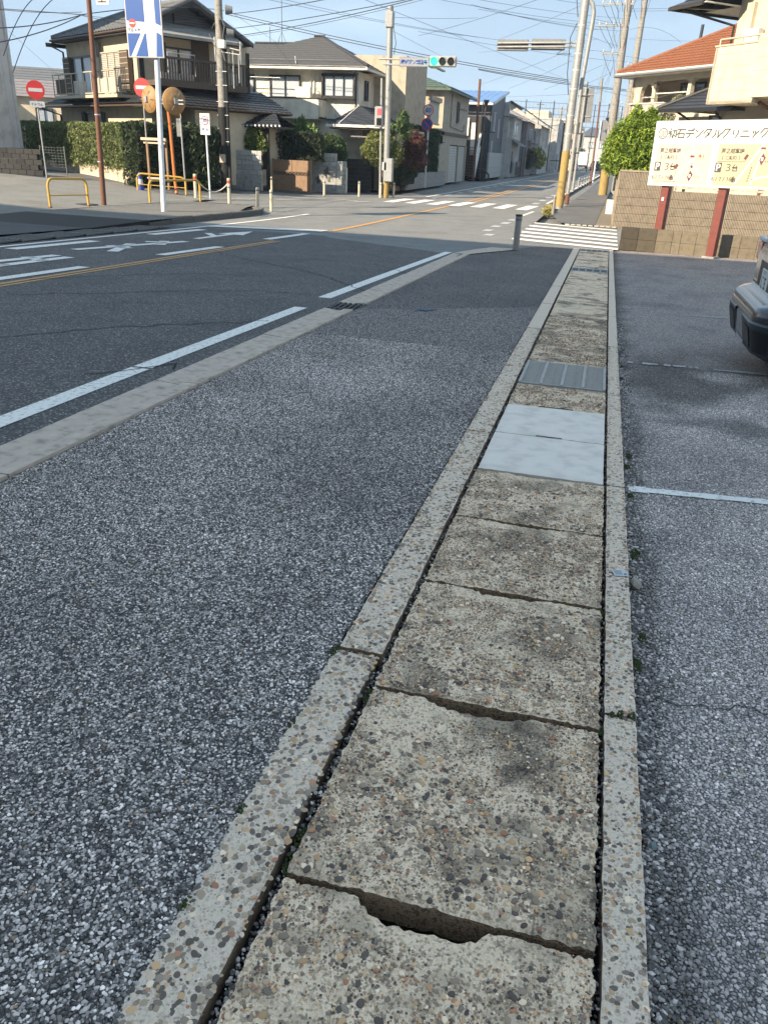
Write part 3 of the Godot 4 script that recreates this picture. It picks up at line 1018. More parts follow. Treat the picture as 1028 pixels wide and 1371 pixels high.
# ---------------------------------------------------------------- the covered drain
func slab_shape(x0: float, x1: float, z0: float, z1: float, nx: int, nz: int, seed_: int, jag: float, notch: float, bump: float, off: float, round_ := 0.006, thick := 0.075) -> MB:   # z0 is the near edge
	var f := FastNoiseLite.new()
	f.seed = seed_
	f.frequency = 1.0
	f.fractal_octaves = 3
	var rows: Array = []
	for i in nz + 1:
		var t := float(i) / nz
		# crowd the rows at both ends
		t = t - 0.55 * sin(TAU * t) / TAU
		var row: Array[Vector3] = []
		for j in nx + 1:
			var s := float(j) / nx
			s = s - 0.5 * sin(TAU * s) / TAU
			var x := lerpf(x0, x1, s)
			var zn := z0 - 0.004 - jag * 0.5 * absf(f.get_noise_2d(x * 14, 3.0)) - jag * 0.22 * absf(f.get_noise_2d(x * 50, 9.0))
			var cut := 0.0
			if notch > 0.0:
				var c := (x0 + x1) * 0.5 - 0.015
				cut = notch * smoothstep(0.165, 0.075, absf(x - c) + 0.02 * f.get_noise_2d(x * 30, 20.0))
			var zf := z1 + 0.008 + cut + jag * absf(f.get_noise_2d(x * 16, 13.0)) + jag * 0.25 * absf(f.get_noise_2d(x * 55, 17.0))
			var z := lerpf(zn, zf, t)
			var xj := x + (jag * 0.5 * f.get_noise_2d(z * 20, 31.0) + jag * 0.25 * f.get_noise_2d(z * 60, 37.0)) * (1.0 if s < 0.5 else -1.0) * absf(2.0 * s - 1.0)
			var ed := minf(minf(s, 1.0 - s) * (x1 - x0), minf(t, 1.0 - t) * (z0 - z1))
			var y := bump * (f.get_noise_2d(x * 9, z * 9) + 0.7 * f.get_noise_2d(x * 45, z * 45))
			var e := clampf(1.0 - ed / (0.014 + jag), 0.0, 1.0)
			y -= round_ * e * e * (1.0 + 0.8 * f.get_noise_2d(x * 40 + 7, z * 40))
			row.append(on(xj, z, off + y))
		rows.append(row)
	var b := mbn()
	var nor := func(i: int, j: int) -> Vector3:
		var l: Vector3 = rows[i][maxi(j - 1, 0)]
		var r: Vector3 = rows[i][mini(j + 1, nx)]
		var n0: Vector3 = rows[maxi(i - 1, 0)][j]
		var f0: Vector3 = rows[mini(i + 1, nz)][j]
		return (r - l).cross(f0 - n0).normalized()
	var ns: Array = []
	for i in nz + 1:
		var row: Array[Vector3] = []
		for j in nx + 1:
			row.append(nor.call(i, j))
		ns.append(row)
	var grime := func(p: Vector3) -> Color:
		var k := 1.0 - 0.55 * smoothstep(0.02, 0.42, wob.get_noise_2d(p.x * 150 + seed_ * 31, p.z * 150)) - 0.3 * smoothstep(0.05, 0.4, wob.get_noise_2d(p.x * 600, p.z * 600 + seed_))
		return Color(k, k * 0.985, k * 0.95)
	for i in nz:
		for j in nx:
			if bump > 0.001 and x1 - x0 > 0.3:
				b.col = grime.call(rows[i][j])
			b.stri(rows[i][j], rows[i][j + 1], rows[i + 1][j + 1], ns[i][j], ns[i][j + 1], ns[i + 1][j + 1])
			b.stri(rows[i][j], rows[i + 1][j + 1], rows[i + 1][j], ns[i][j], ns[i + 1][j + 1], ns[i + 1][j])
	var dn := V(0, -thick, 0)
	b.col = Color(0.33, 0.29, 0.24) if bump > 0.001 else Color(0.8, 0.8, 0.78)
	for j in nx:
		b.quad(rows[0][j] + dn, rows[0][j + 1] + dn, rows[0][j + 1], rows[0][j])
		b.quad(rows[nz][j + 1] + dn, rows[nz][j] + dn, rows[nz][j], rows[nz][j + 1])
	for i in nz:
		b.quad(rows[i + 1][0] + dn, rows[i][0] + dn, rows[i][0], rows[i + 1][0])
		b.quad(rows[i][nx] + dn, rows[i + 1][nx] + dn, rows[i + 1][nx], rows[i][nx])
	return b

var stones: Array = []
func stone_colour(r: RandomNumberGenerator) -> Color:
	var k := r.randf()
	var c := Color(0.208, 0.153, 0.116)
	if k < 0.22:
		c = Color(0.0974, 0.0716, 0.0556)
	elif k < 0.5:
		c = Color(0.247, 0.179, 0.127)
	elif k < 0.72:
		c = Color(0.415, 0.291, 0.186)
	elif k < 0.84:
		c = Color(0.571, 0.337, 0.167)
	elif k < 0.95:
		c = Color(0.779, 0.573, 0.389)
	else:
		c = Color(0.428, 0.184, 0.0953)
	return c * r.randf_range(0.85, 1.4)

func pebbles(parent: Node, x0: float, x1: float, z0: float, z1: float, per_m2: float, s0: float, s1: float, seed_: int, off: float, flat: float, patchy: float, notch := 0.0, skew := 2.6, fade := 0.0) -> void:
	var r := RandomNumberGenerator.new()
	r.seed = seed_
	var xs: Array[Transform3D] = []
	var cs := PackedColorArray()
	var n := int(per_m2 * (x1 - x0) * (z0 - z1))
	for i in n:
		var x := r.randf_range(x0, x1)
		var z := r.randf_range(z1, z0)
		if notch > 0.0 and z < z1 + notch and absf(x + 0.155) < 0.2:
			continue
		var k := 1.3 * wob.get_noise_2d(x * 330 + seed_ * 7, z * 330) + 1.0 * wob.get_noise_2d(x * 110 + seed_ * 3, z * 110)
		if r.randf() > 0.62 + patchy * k:
			continue
		var s := lerpf(s0, s1, pow(r.randf(), skew))
		var bs := Basis(Vector3.UP, r.randf() * TAU) * Basis.from_scale(V(s * r.randf_range(0.85, 1.35), s * flat * r.randf_range(0.7, 1.2), s * r.randf_range(0.7, 1.0)))
		xs.append(Transform3D(Basis(V(0, 0, 1), r.randf_range(-0.12, 0.12)) * bs, on(x, z, off + s * flat * r.randf_range(-0.28, 0.1))))
		cs.append(stone_colour(r).lerp(Color(0.5, 0.40, 0.30), fade))
	multi(parent, "pebbles", stones[seed_ % 3], M["pebble"], xs, cs)

func gutter() -> void:
	for i in 3:
		stones.append(stone_mesh(40 + i, true))
	var gt := Node3D.new()
	gt.name = "covered_drain"
	add_child(gt)
	gt.set_meta("kind", "structure")
	# channel under the covers
	var ch := mbn()
	for i in 25:
		var a := 2.0 - i
		ch.quad(on(-0.52, a, -0.055), on(-0.47, a, -0.055), on(-0.47, a - 1, -0.055), on(-0.52, a - 1, -0.055))
		ch.quad(on(0.19, a, -0.05), on(0.23, a, -0.05), on(0.23, a - 1, -0.05), on(0.19, a - 1, -0.05))
		ch.quad(on(-0.47, a, -0.36), on(0.19, a, -0.36), on(0.19, a - 1, -0.36), on(-0.47, a - 1, -0.36))
		ch.quad(on(-0.47, a - 1, -0.36), on(-0.47, a - 1, -0.055), on(-0.47, a, -0.055), on(-0.47, a, -0.36))
		ch.quad(on(0.19, a, -0.36), on(0.19, a, -0.05), on(0.19, a - 1, -0.05), on(0.19, a - 1, -0.36))
	part(gt, "channel", ch, M["soil"])
	# weathered covers
	var js := [0.25, -0.45, -1.16, -1.90, -2.63, -3.31, -3.98]
	for i in js.size() - 1:
		var near := i >= 1
		var s := part(gt, "cover_slab", slab_shape(-0.478, 0.198, js[i], js[i + 1], 80 if near else 30, 70 if near else 30, 50 + i, 0.017, [0.03, 0.046, 0.032, 0.022, 0.014, 0.012][i], 0.0042, 0.002), M["slab_concrete"])
		if near:
			pebbles(s, -0.47, 0.19, js[i] - 0.015, js[i + 1] + 0.06, 5200, 0.007, 0.021, 61 + i, 0.003, 0.42, 1.0, 0.075)
			pebbles(s, -0.475, 0.195, js[i] - 0.01, js[i + 1] + 0.02, 24000.0, 0.0035, 0.009, 71 + i, 0.003, 0.5, 1.1, 0.075)
	part(gt, "cover_slab", slab_shape(-0.474, 0.195, -3.985, -4.70, 20, 20, 60, 0.003, 0.0, 0.0006, 0.006), M["new_concrete"], "", "pale new concrete cover with a clean smooth face")
	part(gt, "cover_slab", slab_shape(-0.474, 0.195, -4.70, -5.41, 20, 20, 62, 0.003, 0.0, 0.0006, 0.006), M["new_concrete"], "", "pale new concrete cover beside the steel grating")
	boxes(gt, "hand_slot", "void", [[-0.14, T(0, -4.70) + 0.0055, -4.70, 0.16, 0.003, 0.006], [-0.14, T(0, -5.41) + 0.004, -5.412, 0.24, 0.003, 0.012]])
	var m := part(gt, "cover_slab", slab_shape(-0.478, 0.198, -5.42, -6.08, 44, 40, 63, 0.012, 0.03, 0.003, 0.0), M["slab_concrete"])
	pebbles(m, -0.47, 0.19, -5.44, -6.03, 9000.0, 0.006, 0.018, 65, 0.002, 0.5, 0.9)
	# steel grating: fine cross bars between five long ones
	var fr := part(gt, "steel_grating", mbn(), M["grate"])
	var fb := mbn()
	var y0 := T(0, -6.52)
	fb.xf = Transform3D(Basis(V(1, 0, 0), -atan(S0)), V(-0.14, y0 - 0.012, -6.52))
	for i in 5:
		fb.box(V(-0.325 + i * 0.1625, 0.006, 0), V(0.022, 0.03, 0.84))
	fb.box(V(0, 0.0, -0.42), V(0.67, 0.03, 0.012))
	fb.box(V(0, 0.0, 0.42), V(0.67, 0.03, 0.012))
	fr.mesh = fb.mesh()
	for i in 56:
		var b := mbn()
		b.xf = fb.xf
		b.box(V(0, 0.004, -0.41 + i * 0.0149), V(0.66, 0.022, 0.0075))
		part(fr, "cross_bar", b, M["grate"])
	var z := -6.97
	var k := 0
	while z > -20.85:
		var z1 := maxf(z - 0.695, -20.9)
		if k == 12 or k == 19:   # covers with a row of slots
			var p := part(gt, "cover_slab", slab_shape(-0.474, 0.195, z, z1, 8, 8, 80 + k, 0.004, 0.0, 0.001, 0.0), M["plain_concrete"], "", "")
			for j in 5:
				boxes(p, "slot", "iron", [[-0.4 + j * 0.13, T(0, z - 0.3) + 0.0, z - 0.22, 0.1, 0.012, 0.3]])
		else:
			var hi := z > -12.0
			var s2 := part(gt, "cover_slab", slab_shape(-0.476, 0.197, z, z1, 34 if hi else 12, 30 if hi else 10, 90 + k, 0.012 if hi else 0.006, 0.03 if k % 3 == 0 else 0.012, 0.0025, -0.002), M["slab_concrete"])
			if z > -9.5:
				pebbles(s2, -0.47, 0.19, z - 0.02, z1 + 0.04, 5000.0, 0.007, 0.018, 100 + k, 0.001, 0.5, 0.9)
		z = z1
		k += 1
	# kerb stones on both sides
	var lz := [1.0, -0.2, -2.06, -4.66, -6.65, -8.65, -10.65, -12.65, -14.65, -16.65, -18.65, -20.7]
	for i in lz.size() - 1:
		var sh := 0.012 if i == 1 else 0.0
		var s := part(gt, "kerb_stone", slab_shape(-0.645 - sh, -0.500 - sh, lz[i], lz[i + 1], 14, 70 if i < 4 else 20, 120 + i, 0.009, 0.0, 0.0016, 0.008 if i != 1 else 0.002, 0.005, 0.12), M["kerb_concrete"])
		if i > 0 and i < 5:
			pebbles(s, -0.64, -0.505, lz[i] - 0.01, lz[i + 1] + 0.01, 13000 if i < 3 else 6000, 0.004, 0.022, 131 + i, 0.0078 if i != 1 else 0.0018, 0.16, 0.3, 0.0, 1.5, 0.08)
	var rz := [1.0, -0.3, -1.98, -3.98, -5.98, -7.98, -9.98, -11.98, -13.98, -15.98, -17.98, -20.85]
	for i in rz.size() - 1:
		var s := part(gt, "kerb_stone", slab_shape(0.213, 0.303, rz[i], rz[i + 1], 10, 70 if i < 4 else 20, 140 + i, 0.007, 0.0, 0.0015, 0.008, 0.005, 0.12), M["kerb_concrete"])
		if i > 0 and i < 5:
			pebbles(s, 0.217, 0.299, rz[i] - 0.01, rz[i + 1] + 0.01, 13000 if i < 3 else 6000, 0.004, 0.018, 151 + i, 0.0078, 0.16, 0.3, 0.0, 1.5, 0.08)
	# far strip of covers beyond the crossing
	var fs := Node3D.new()
	fs.name = "far_covered_drain"
	add_child(fs)
	fs.set_meta("kind", "structure")
	for i in 26:
		var b := mbn()
		var zc := -28.9 - i * 0.72
		var x := -0.03 + drift(zc) * 0.5
		b.xf = Transform3D(Basis(), on(x, zc, 0.03))
		b.box(Vector3.ZERO, V(0.56, 0.09, 0.705), 0.006)
		part(fs, "cover_slab", b, M["plinth_block"])
	for i in 9:
		boxes(fs, "steel_grating", "grate", [[-1.2 + i * 0.19, T(0, -28.45) + 0.03, -28.45, 0.15, 0.03, 0.22]])

# stone chips standing out of the asphalt, grit in the joints, moss
func chips() -> void:
	var r := RandomNumberGenerator.new()
	r.seed = 21
	var shape_a := stone_mesh(1)
	var shape_b := stone_mesh(2)
	var shape_c := stone_mesh(3)
	var sets: Array = [[], [], []]
	var cols: Array = [PackedColorArray(), PackedColorArray(), PackedColorArray()]
	for i in 3:
		var e: Array[Transform3D] = []
		sets[i] = e
	var step := 0.0078
	var z := -0.62
	while z > -7.2:
		var xl := maxf(-2.63, z * 1.1 - 0.5)
		var x := xl
		while x < -0.66:
			var px := x + r.randf_range(-0.5, 0.5) * step
			var pz := z + r.randf_range(-0.5, 0.5) * step
			x += step
			var s := 0.0083 * r.randf_range(0.55, 1.4)
			var tone := 1.04 + 0.32 * wob.get_noise_2d(px * 55, pz * 45) + 0.22 * wob.get_noise_2d(px * 16 + 30, pz * 14)
			var k := r.randf() + 0.35 * (tone - 1.0)
			var c := Color(0.078, 0.0655, 0.0577)
			if k > 0.935:
				c = Color(0.86, 0.722, 0.636)
			elif k > 0.76:
				c = Color(0.62, 0.521, 0.459)
			elif k > 0.56:
				c = Color(0.4, 0.336, 0.296)
			elif k > 0.32:
				c = Color(0.19, 0.16, 0.141)
			if r.randf() < 0.012:
				c = Color(0.34, 0.208, 0.114)
			c *= r.randf_range(0.75, 1.3) * tone
			var q := r.randi() % 3
			var bs := Basis(V(r.randf_range(-1, 1), r.randf_range(-0.2, 0.2), r.randf_range(-1, 1)).normalized(), r.randf_range(-0.4, 0.4)) * Basis(Vector3.UP, r.randf() * TAU) * Basis.from_scale(V(s * r.randf_range(0.95, 1.5), s * 0.75, s * r.randf_range(0.75, 1.05)))
			sets[q].append(Transform3D(bs, on(px, pz, -0.004 + r.randf_range(-0.0022, 0.0012))))
			cols[q].append(c)
		z -= step
	for i in 3:
		var nm_: String = "pavement_chips"
		multi(self, nm_, [shape_a, shape_b, shape_c][i], M["pebble"], sets[i], cols[i], ["small angular grey stone chips set in the asphalt pavement", "blue grey stone chips packed in the asphalt pavement", "pale and dark stone chips in the near asphalt pavement"][i], "gravel")
	# the lot
	var xs: Array[Transform3D] = []
	var cs := PackedColorArray()
	z = -0.75
	while z > -7.4:
		var x := 0.315
		while x < minf(2.6, 0.8 - z * 0.3):
			var px := x + r.randf_range(-0.5, 0.5) * 0.0095
			var pz := z + r.randf_range(-0.5, 0.5) * 0.0095
			x += 0.0095
			var worn := wob.get_noise_2d(px * 75, pz * 60) + 0.6 * wob.get_noise_2d(px * 280 + 9, pz * 240)
			var near_edge := smoothstep(0.14, 0.02, px - 0.32 + 0.12 * wob.get_noise_2d(px * 150, pz * 90))
			if r.randf() > 0.86 + 0.1 * near_edge + 0.2 * worn:
				continue
			var damp := smoothstep(0.75, 0.25, Vector2((px - 0.75) / 1.0, (pz + 6.9) / 1.6).length() + 0.4 * wob.get_noise_2d(px * 120, pz * 120))
			damp = maxf(damp, 0.7 * smoothstep(0.6, 0.2, Vector2((px - 0.95) / 0.8, (pz + 5.6) / 0.55).length() + 0.3 * wob.get_noise_2d(px * 160, pz * 160)))
			var s := 0.0092 * r.randf_range(0.5, 1.4)
			var k := r.randf()
			var c := Color(0.34, 0.285, 0.25)
			if k > 0.9:
				c = Color(0.95, 0.8, 0.71)
			elif k > 0.4:
				c = Color(0.66, 0.554, 0.49)
			elif k < 0.015:
				c = Color(0.4, 0.29, 0.17)
			c *= r.randf_range(0.75, 1.25) * (0.95 + 0.3 * worn) * (1.0 - 0.6 * damp)
			var bs := Basis(V(r.randf_range(-1, 1), 0, r.randf_range(-1, 1)).normalized(), r.randf_range(-0.3, 0.3)) * Basis(Vector3.UP, r.randf() * TAU) * Basis.from_scale(V(s * 1.2, s * 0.6, s))
			c *= 1.0 - 0.45 * near_edge
			var lift := 0.0 if near_edge < 0.5 else r.randf_range(0.0, 0.006)
			xs.append(Transform3D(bs, on(px, pz, -0.0355 + lift + r.randf_range(-0.0018, 0.0016))))
			cs.append(c)
		z -= 0.0095
	multi(self, "lot_chips", shape_b, M["pebble"], xs, cs, "worn pale grey stone chips in the parking lot asphalt", "gravel")
	# loose grit along the drain: dark gaps beside the kerbs
	xs = []
	cs = PackedColorArray()
	for i in 9000:
		var zz := -0.7 - 9.0 * pow(r.randf(), 1.5)
		var w := r.randf()
		var px := 0.0
		var y := 0.0
		if w < 0.3:
			px = r.randf_range(-0.502, -0.474)
			y = -0.03 + r.randf() * 0.03 * smoothstep(-0.1, 0.3, wob.get_noise_2d(zz * 300, 4))
		elif w < 0.42:
			px = r.randf_range(0.197, 0.214)
			y = -0.035 + r.randf() * 0.02
		elif w < 0.9:
			px = 0.305 + absf(r.randfn()) * 0.035
			y = -0.033
		else:
			px = -0.652 + r.randf_range(-0.006, 0.012)
			y = -0.004
		var s := r.randf_range(0.004, 0.013) * (1.3 if w > 0.42 else 0.9)
		xs.append(Transform3D(Basis(V(1, 0.3, 0.5).normalized(), r.randf() * TAU) * Basis.from_scale(V(s * 1.2, s * 0.8, s)), on(px, zz, y)))
		cs.append(Color(0.55, 0.47, 0.42) * r.randf_range(0.7, 1.4) if r.randf() < 0.33 else Color(0.13, 0.112, 0.1) * r.randf_range(0.5, 1.5))
	multi(self, "loose_grit", shape_c, M["pebble"], xs, cs, "loose grit lying along the joints of the covered drain", "grit")
	# grit gathered in the joints at the left ends of the covers
	# moss
	xs = []
	cs = PackedColorArray()
	var spots: Array = []
	for i in 34:
		var zz := -1.0 - 6.5 * r.randf()
		if wob.get_noise_2d(zz * 120, 77) > -0.08:
			spots.append([0.318 + absf(r.randfn()) * 0.014, zz, 0.012 + 0.02 * r.randf(), -0.03])
	for q in [[0.26, -1.985, 0.012, 0.004], [0.29, -1.99, 0.014, 0.002], [0.235, -1.975, 0.008, 0.004], [-0.482, -1.85, 0.02, -0.012], [-0.49, -1.28, 0.016, -0.02], [-0.485, -1.2, 0.018, -0.02], [-0.655, -2.04, 0.02, -0.004], [-0.652, -1.3, 0.012, -0.004], [-0.652, -1.02, 0.012, -0.004], [-0.655, -1.65, 0.012, -0.004], [-0.47, -2.6, 0.014, -0.01], [0.2, -2.6, 0.012, -0.01], [0.205, -1.9, 0.01, -0.01]]:
		spots.append(q)
	for q in spots:
		for k in int(90 * q[2] / 0.02):
			var a := r.randf() * TAU
			var d: float = q[2] * sqrt(r.randf())
			var s := r.randf_range(0.003, 0.007)
			xs.append(Transform3D(Basis(Vector3.UP, r.randf() * TAU) * Basis.from_scale(V(s, s * 1.5, s)), on(q[0] + cos(a) * d * 0.8, q[1] + sin(a) * d * 1.8, q[3] + r.randf() * 0.006)))
			cs.append(Color(0.03, 0.045, 0.012).lerp(Color(0.075, 0.085, 0.022), r.randf()))
	multi(self, "moss", shape_a, M["moss"], xs, cs, "dark green moss growing in cracks beside the kerb", "moss")
	# the loose stone and the scrap of card by the right kerb
	var st := thing("loose_stone", "fist sized brown stone lying against the outer kerb", "stone", on(0.335, -2.9, -0.02))
	var sm := part(st, "stone", stone_mesh(9), M["pebble"])
	sm.transform = Transform3D(Basis(V(0, 1, 0), 0.4) * Basis.from_scale(V(0.055, 0.045, 0.07)), V(0, 0.012, 0))
	var cm := mk("stone_brown", L(0.33, 0.28, 0.22), 0.9)
	sm.material_override = cm
	var st2 := thing("loose_stone", "grey green chip of stone in the dirt by the kerb", "stone", on(0.335, -1.52, -0.03))
	sm = part(st2, "stone", stone_mesh(12), M["pebble"])
	sm.transform = Transform3D(Basis(V(0, 1, 0), 1.0) * Basis.from_scale(V(0.03, 0.022, 0.026)), V(0, 0.006, 0))
	sm.material_override = mk("stone_green", L(0.16, 0.2, 0.19), 0.8)
	var cd := thing("paper_scrap", "small white printed paper scrap lying on the kerb stone", "paper", on(0.268, -2.93, 0.012), "", 0.25)
	boxes(cd, "paper", "sign_white", [[0, 0.0008, 0, 0.058, 0.0014, 0.05]])
	var pr := mbn()
	for i in 4:
		pr.box(V(-0.008, 0.0018, -0.015 + i * 0.009), V(0.03, 0.0006, 0.003))
	pr.box(V(0.018, 0.0018, 0.01), V(0.01, 0.0006, 0.012))
	part(cd, "print", pr, M["grey_wire"])

func markings() -> void:
	# painted lines lie 5 mm above the asphalt
	var b := mbn()
	ribbon(b, [[-3.31, 4], [-3.27, -5.2]], 0.155)
	part(self, "road_line", b, M["white_paint"], "structure")
	b = mbn()
	ribbon(b, [[-3.27, -5.23], [-3.24, -8.6]], 0.155)
	part(self, "road_line", b, M["white_paint"], "structure")
	b = mbn()
	ribbon(b, [[-3.25, -9.45], [-3.2, -13.0]], 0.17)
	part(self, "road_line", b, M["white_paint"], "structure")
	b = mbn()
	ribbon(b, [[-3.2, -13.0], [-3.13, -17.2]], 0.16)
	part(self, "road_line", b, M["white_paint"], "structure")
	# stop line and edge line of the left lane
	b = mbn()
	paint(b, [[-9.95, -19.5], [-7.1, -20.35], [-7.1, -20.95], [-9.95, -20.1]], 0.009)
	part(self, "stop_line", b, M["white_paint"], "structure")
	b = mbn()
	ribbon(b, [[-10.05, 4], [-9.98, -20.0]], 0.12)
	ribbon(b, [[-9.98, -20.4], [-9.62, -26.3]], 0.14, 0.003)
	part(self, "road_line", b, M["white_paint"], "structure")
	# broken inner lines that narrow the lane
	for d in [[-9.62, -11.7, -14.0, 0.26], [-9.62, -16.2, -18.5, 0.26], [-9.62, -7.2, -9.5, 0.26], [-7.36, -8.1, -10.35, 0.2], [-7.30, -12.55, -14.7, 0.2], [-7.26, -17.1, -19.5, 0.22], [-7.38, -3.6, -5.8, 0.2]]:
		b = mbn()
		ribbon(b, [[d[0], d[1]], [d[0] + 0.08, d[2]]], d[3], 0.007)
		part(self, "lane_dash", b, M["white_paint"], "structure")
	# lettering and arrow in the lane, drawn out for the driver
	b = mbn()
	for s in [[-8.85, -12.35, -8.25, -15.25], [-8.85, -13.4, -8.3, -13.2], [-8.75, -14.0, -8.2, -12.5], [-8.6, -15.0, -8.25, -14.2], [-8.8, -14.6, -8.45, -14.75]]:
		ribbon(b, [[s[0], s[1]], [s[2], s[3]]], 0.2, 0.006)
	part(self, "road_lettering", b, M["white_paint"], "structure")
	b = mbn()
	for s in [[-8.3, -8.2, -8.2, -11.3], [-8.75, -9.6, -8.2, -9.9], [-8.7, -10.9, -8.15, -10.6], [-8.75, -8.8, -8.5, -11.4]]:
		ribbon(b, [[s[0], s[1]], [s[2], s[3]]], 0.2, 0.006)
	part(self, "road_lettering", b, M["white_paint"], "structure")
	b = mbn()
	ribbon(b, [[-8.42, -16.0], [-8.42, -17.8]], 0.17, 0.006)
	paint(b, [[-8.75, -17.7], [-8.1, -17.7], [-8.42, -19.0]], 0.006)
	ribbon(b, [[-8.42, -16.9], [-8.95, -17.6]], 0.17, 0.007)
	part(self, "road_arrow", b, M["white_paint"], "structure")
	# orange centre line
	b = mbn()
	ribbon(b, [[-7.12, 4], [-7.0, -16.9]], 0.085, 0.004)
	ribbon(b, [[-6.98, 4], [-6.87, -16.9]], 0.07, 0.004)
	part(self, "centre_line", b, M["orange_paint"], "structure")
	b = mbn()
	ribbon(b, [[-6.98, -20.9], [-6.88, -25.0], [-6.42, -34.7]], 0.17, 0.003)
	part(self, "centre_line", b, M["orange_paint"], "structure")
	b = mbn()
	var pts: Array = []
	var pts2: Array = []
	for i in 24:
		var z := -38.4 - i * 5.0
		pts.append([-6.55 + drift(z) * 0.9, z])
		pts2.append([-6.2 + drift(z) * 0.9, z])
	ribbon(b, pts, 0.14, 0.003)
	ribbon(b, pts2, 0.14, 0.003)
	part(self, "centre_line", b, M["orange_paint"], "structure")
	# zebra crossing over the main road
	for i in 7:
		b = mbn()
		var x := -9.15 + i * 0.955
		paint(b, [[x - 0.26, -35.0], [x + 0.24, -34.9], [x + 0.47, -38.2], [x - 0.03, -38.1]], 0.003)
		part(self, "crossing_stripe", b, M["white_paint"], "structure")
	# zebra crossing over the side road on the right
	for i in 6:
		b = mbn()
		var z := -21.75 - i * 1.22
		paint(b, [[-2.35, z - 0.42], [0.42, z + 0.72], [0.42, z + 0.17], [-2.35, z - 0.95]] if i < 5 else [[-2.3, z - 0.55], [0.42, z + 0.5], [0.42, z + 0.12], [-2.3, z - 0.9]], 0.003)
		part(self, "crossing_stripe", b, M["white_paint"], "structure")
	# worn guide dashes along the right edge of the crossing, edge lines of the far road
	for d in [[-3.35, -24.3, -24.9], [-3.32, -25.9, -26.5], [-3.2, -27.3, -28.1], [-3.15, -28.9, -29.5], [-3.1, -22.8, -23.4]]:
		b = mbn()
		ribbon(b, [[d[0], d[1]], [d[0] + 0.05, d[2]]], 0.26, 0.003)
		part(self, "guide_dash", b, M["worn_paint"], "structure")
	b = mbn()
	ribbon(b, [[-3.1, -30.6], [-2.85, -34.3]], 0.13, 0.003)
	pts = []
	pts2 = []
	for i in 26:
		var z := -40.5 - i * 5.0
		pts.append([-3.05 + drift(z) * 0.8, z])
		pts2.append([-9.0 + drift(z), z])
	ribbon(b, pts, 0.13, 0.003)
	part(self, "road_line", b, M["white_paint"], "structure")
	b = mbn()
	ribbon(b, pts2, 0.13, 0.003)
	part(self, "road_line", b, M["white_paint"], "structure")
	for i in 10:
		b = mbn()
		var z := -39.5 - i * 3.1
		ribbon(b, [[-8.5 + drift(z), z], [-8.45 + drift(z), z - 1.4]], 0.3, 0.003)
		ribbon(b, [[-3.6 + drift(z), z], [-3.55 + drift(z), z - 1.4]], 0.3, 0.003)
		part(self, "lane_dash", b, M["worn_paint"], "structure")
	# white marks of the side road on the left
	for s in [[-14.9, -30.9, -13.9, -31.3], [-14.6, -31.4, -14.0, -32.2], [-13.6, -34.2, -11.9, -34.7], [-11.6, -34.9, -10.4, -34.5], [-10.3, -33.6, -9.9, -34.6], [-16.2, -30.8, -15.3, -30.5], [-13.2, -32.2, -12.2, -33.4]]:
		b = mbn()
		ribbon(b, [[s[0], s[1]], [s[2], s[3]]], 0.22, 0.003)
		part(self, "road_line", b, M["worn_paint"], "structure")
	# bay lines of the parking lot, scuffed
	for s in [[0.33, -4.06, 2.6, -4.3], [0.36, -7.46, 1.02, -7.52], [1.15, -7.5, 5.6, -7.75], [0.36, -10.85, 0.6, -10.86], [1.2, -10.9, 1.9, -10.95]]:
		b = mbn()
		var k := 24
		for i in k:
			if rng.randf() < 0.06 + 0.0 + (0.16 if s[1] < -5.0 else 0.0):
				continue
			var t0 := float(i) / k
			var t1 := float(i + 1) / k
			ribbon(b, [[lerpf(s[0], s[2], t0), lerpf(s[1], s[3], t0) + rng.randf_range(-0.006, 0.006)], [lerpf(s[0], s[2], t1), lerpf(s[1], s[3], t1)]], 0.07 + rng.randf_range(-0.02, 0.02), -0.0285)
		part(self, "bay_line", b, M["white_paint" if s[1] > -5.0 else "worn_paint"], "structure")
	# faded blue survey mark on the pavement
	b = mbn()
	for s in [[-2.02, -9.1, -1.78, -9.35], [-2.0, -9.3, -1.85, -9.12]]:
		ribbon(b, [[s[0], s[1]], [s[2], s[3]]], 0.05, 0.004)
	part(self, "survey_mark", b, mk("faded_blue", L(0.10, 0.17, 0.28), 0.8, M["worn_paint"].albedo_texture, 3.0), "structure")

# ---------------------------------------------------------------- the corner on the left
func text(parent: Node, called: String, s: String, h: float, at: Vector3, mat: String, bold := false) -> void:
	var t := TextMesh.new()
	var f := SystemFont.new()
	f.font_names = PackedStringArray(["Droid Sans"])
	f.font_weight = 700 if bold else 400
	t.font = f
	t.text = s
	t.font_size = 64
	t.pixel_size = h / 46.0
	t.depth = 0.004
	t.curve_step = 2.0
	var o := part(parent, called, t, M[mat])
	o.position = at

func round_sign(h: Node3D, p: Vector3, r: float, face: String, ring := "sign_red", rr := 0.16) -> MeshInstance3D:
	var b := mbn()
	b.disc(V(0, 0, 0), r, 0, 0.012, 28)
	var o := part(h, "sign_plate", b, M[ring])
	o.position = p
	if rr > 0.0:
		var f := mbn()
		f.disc(V(0, 0, 0), r * (1.0 - rr), 0.003, 0.002, 28)
		part(o, "sign_face", f, M[face])
	return o

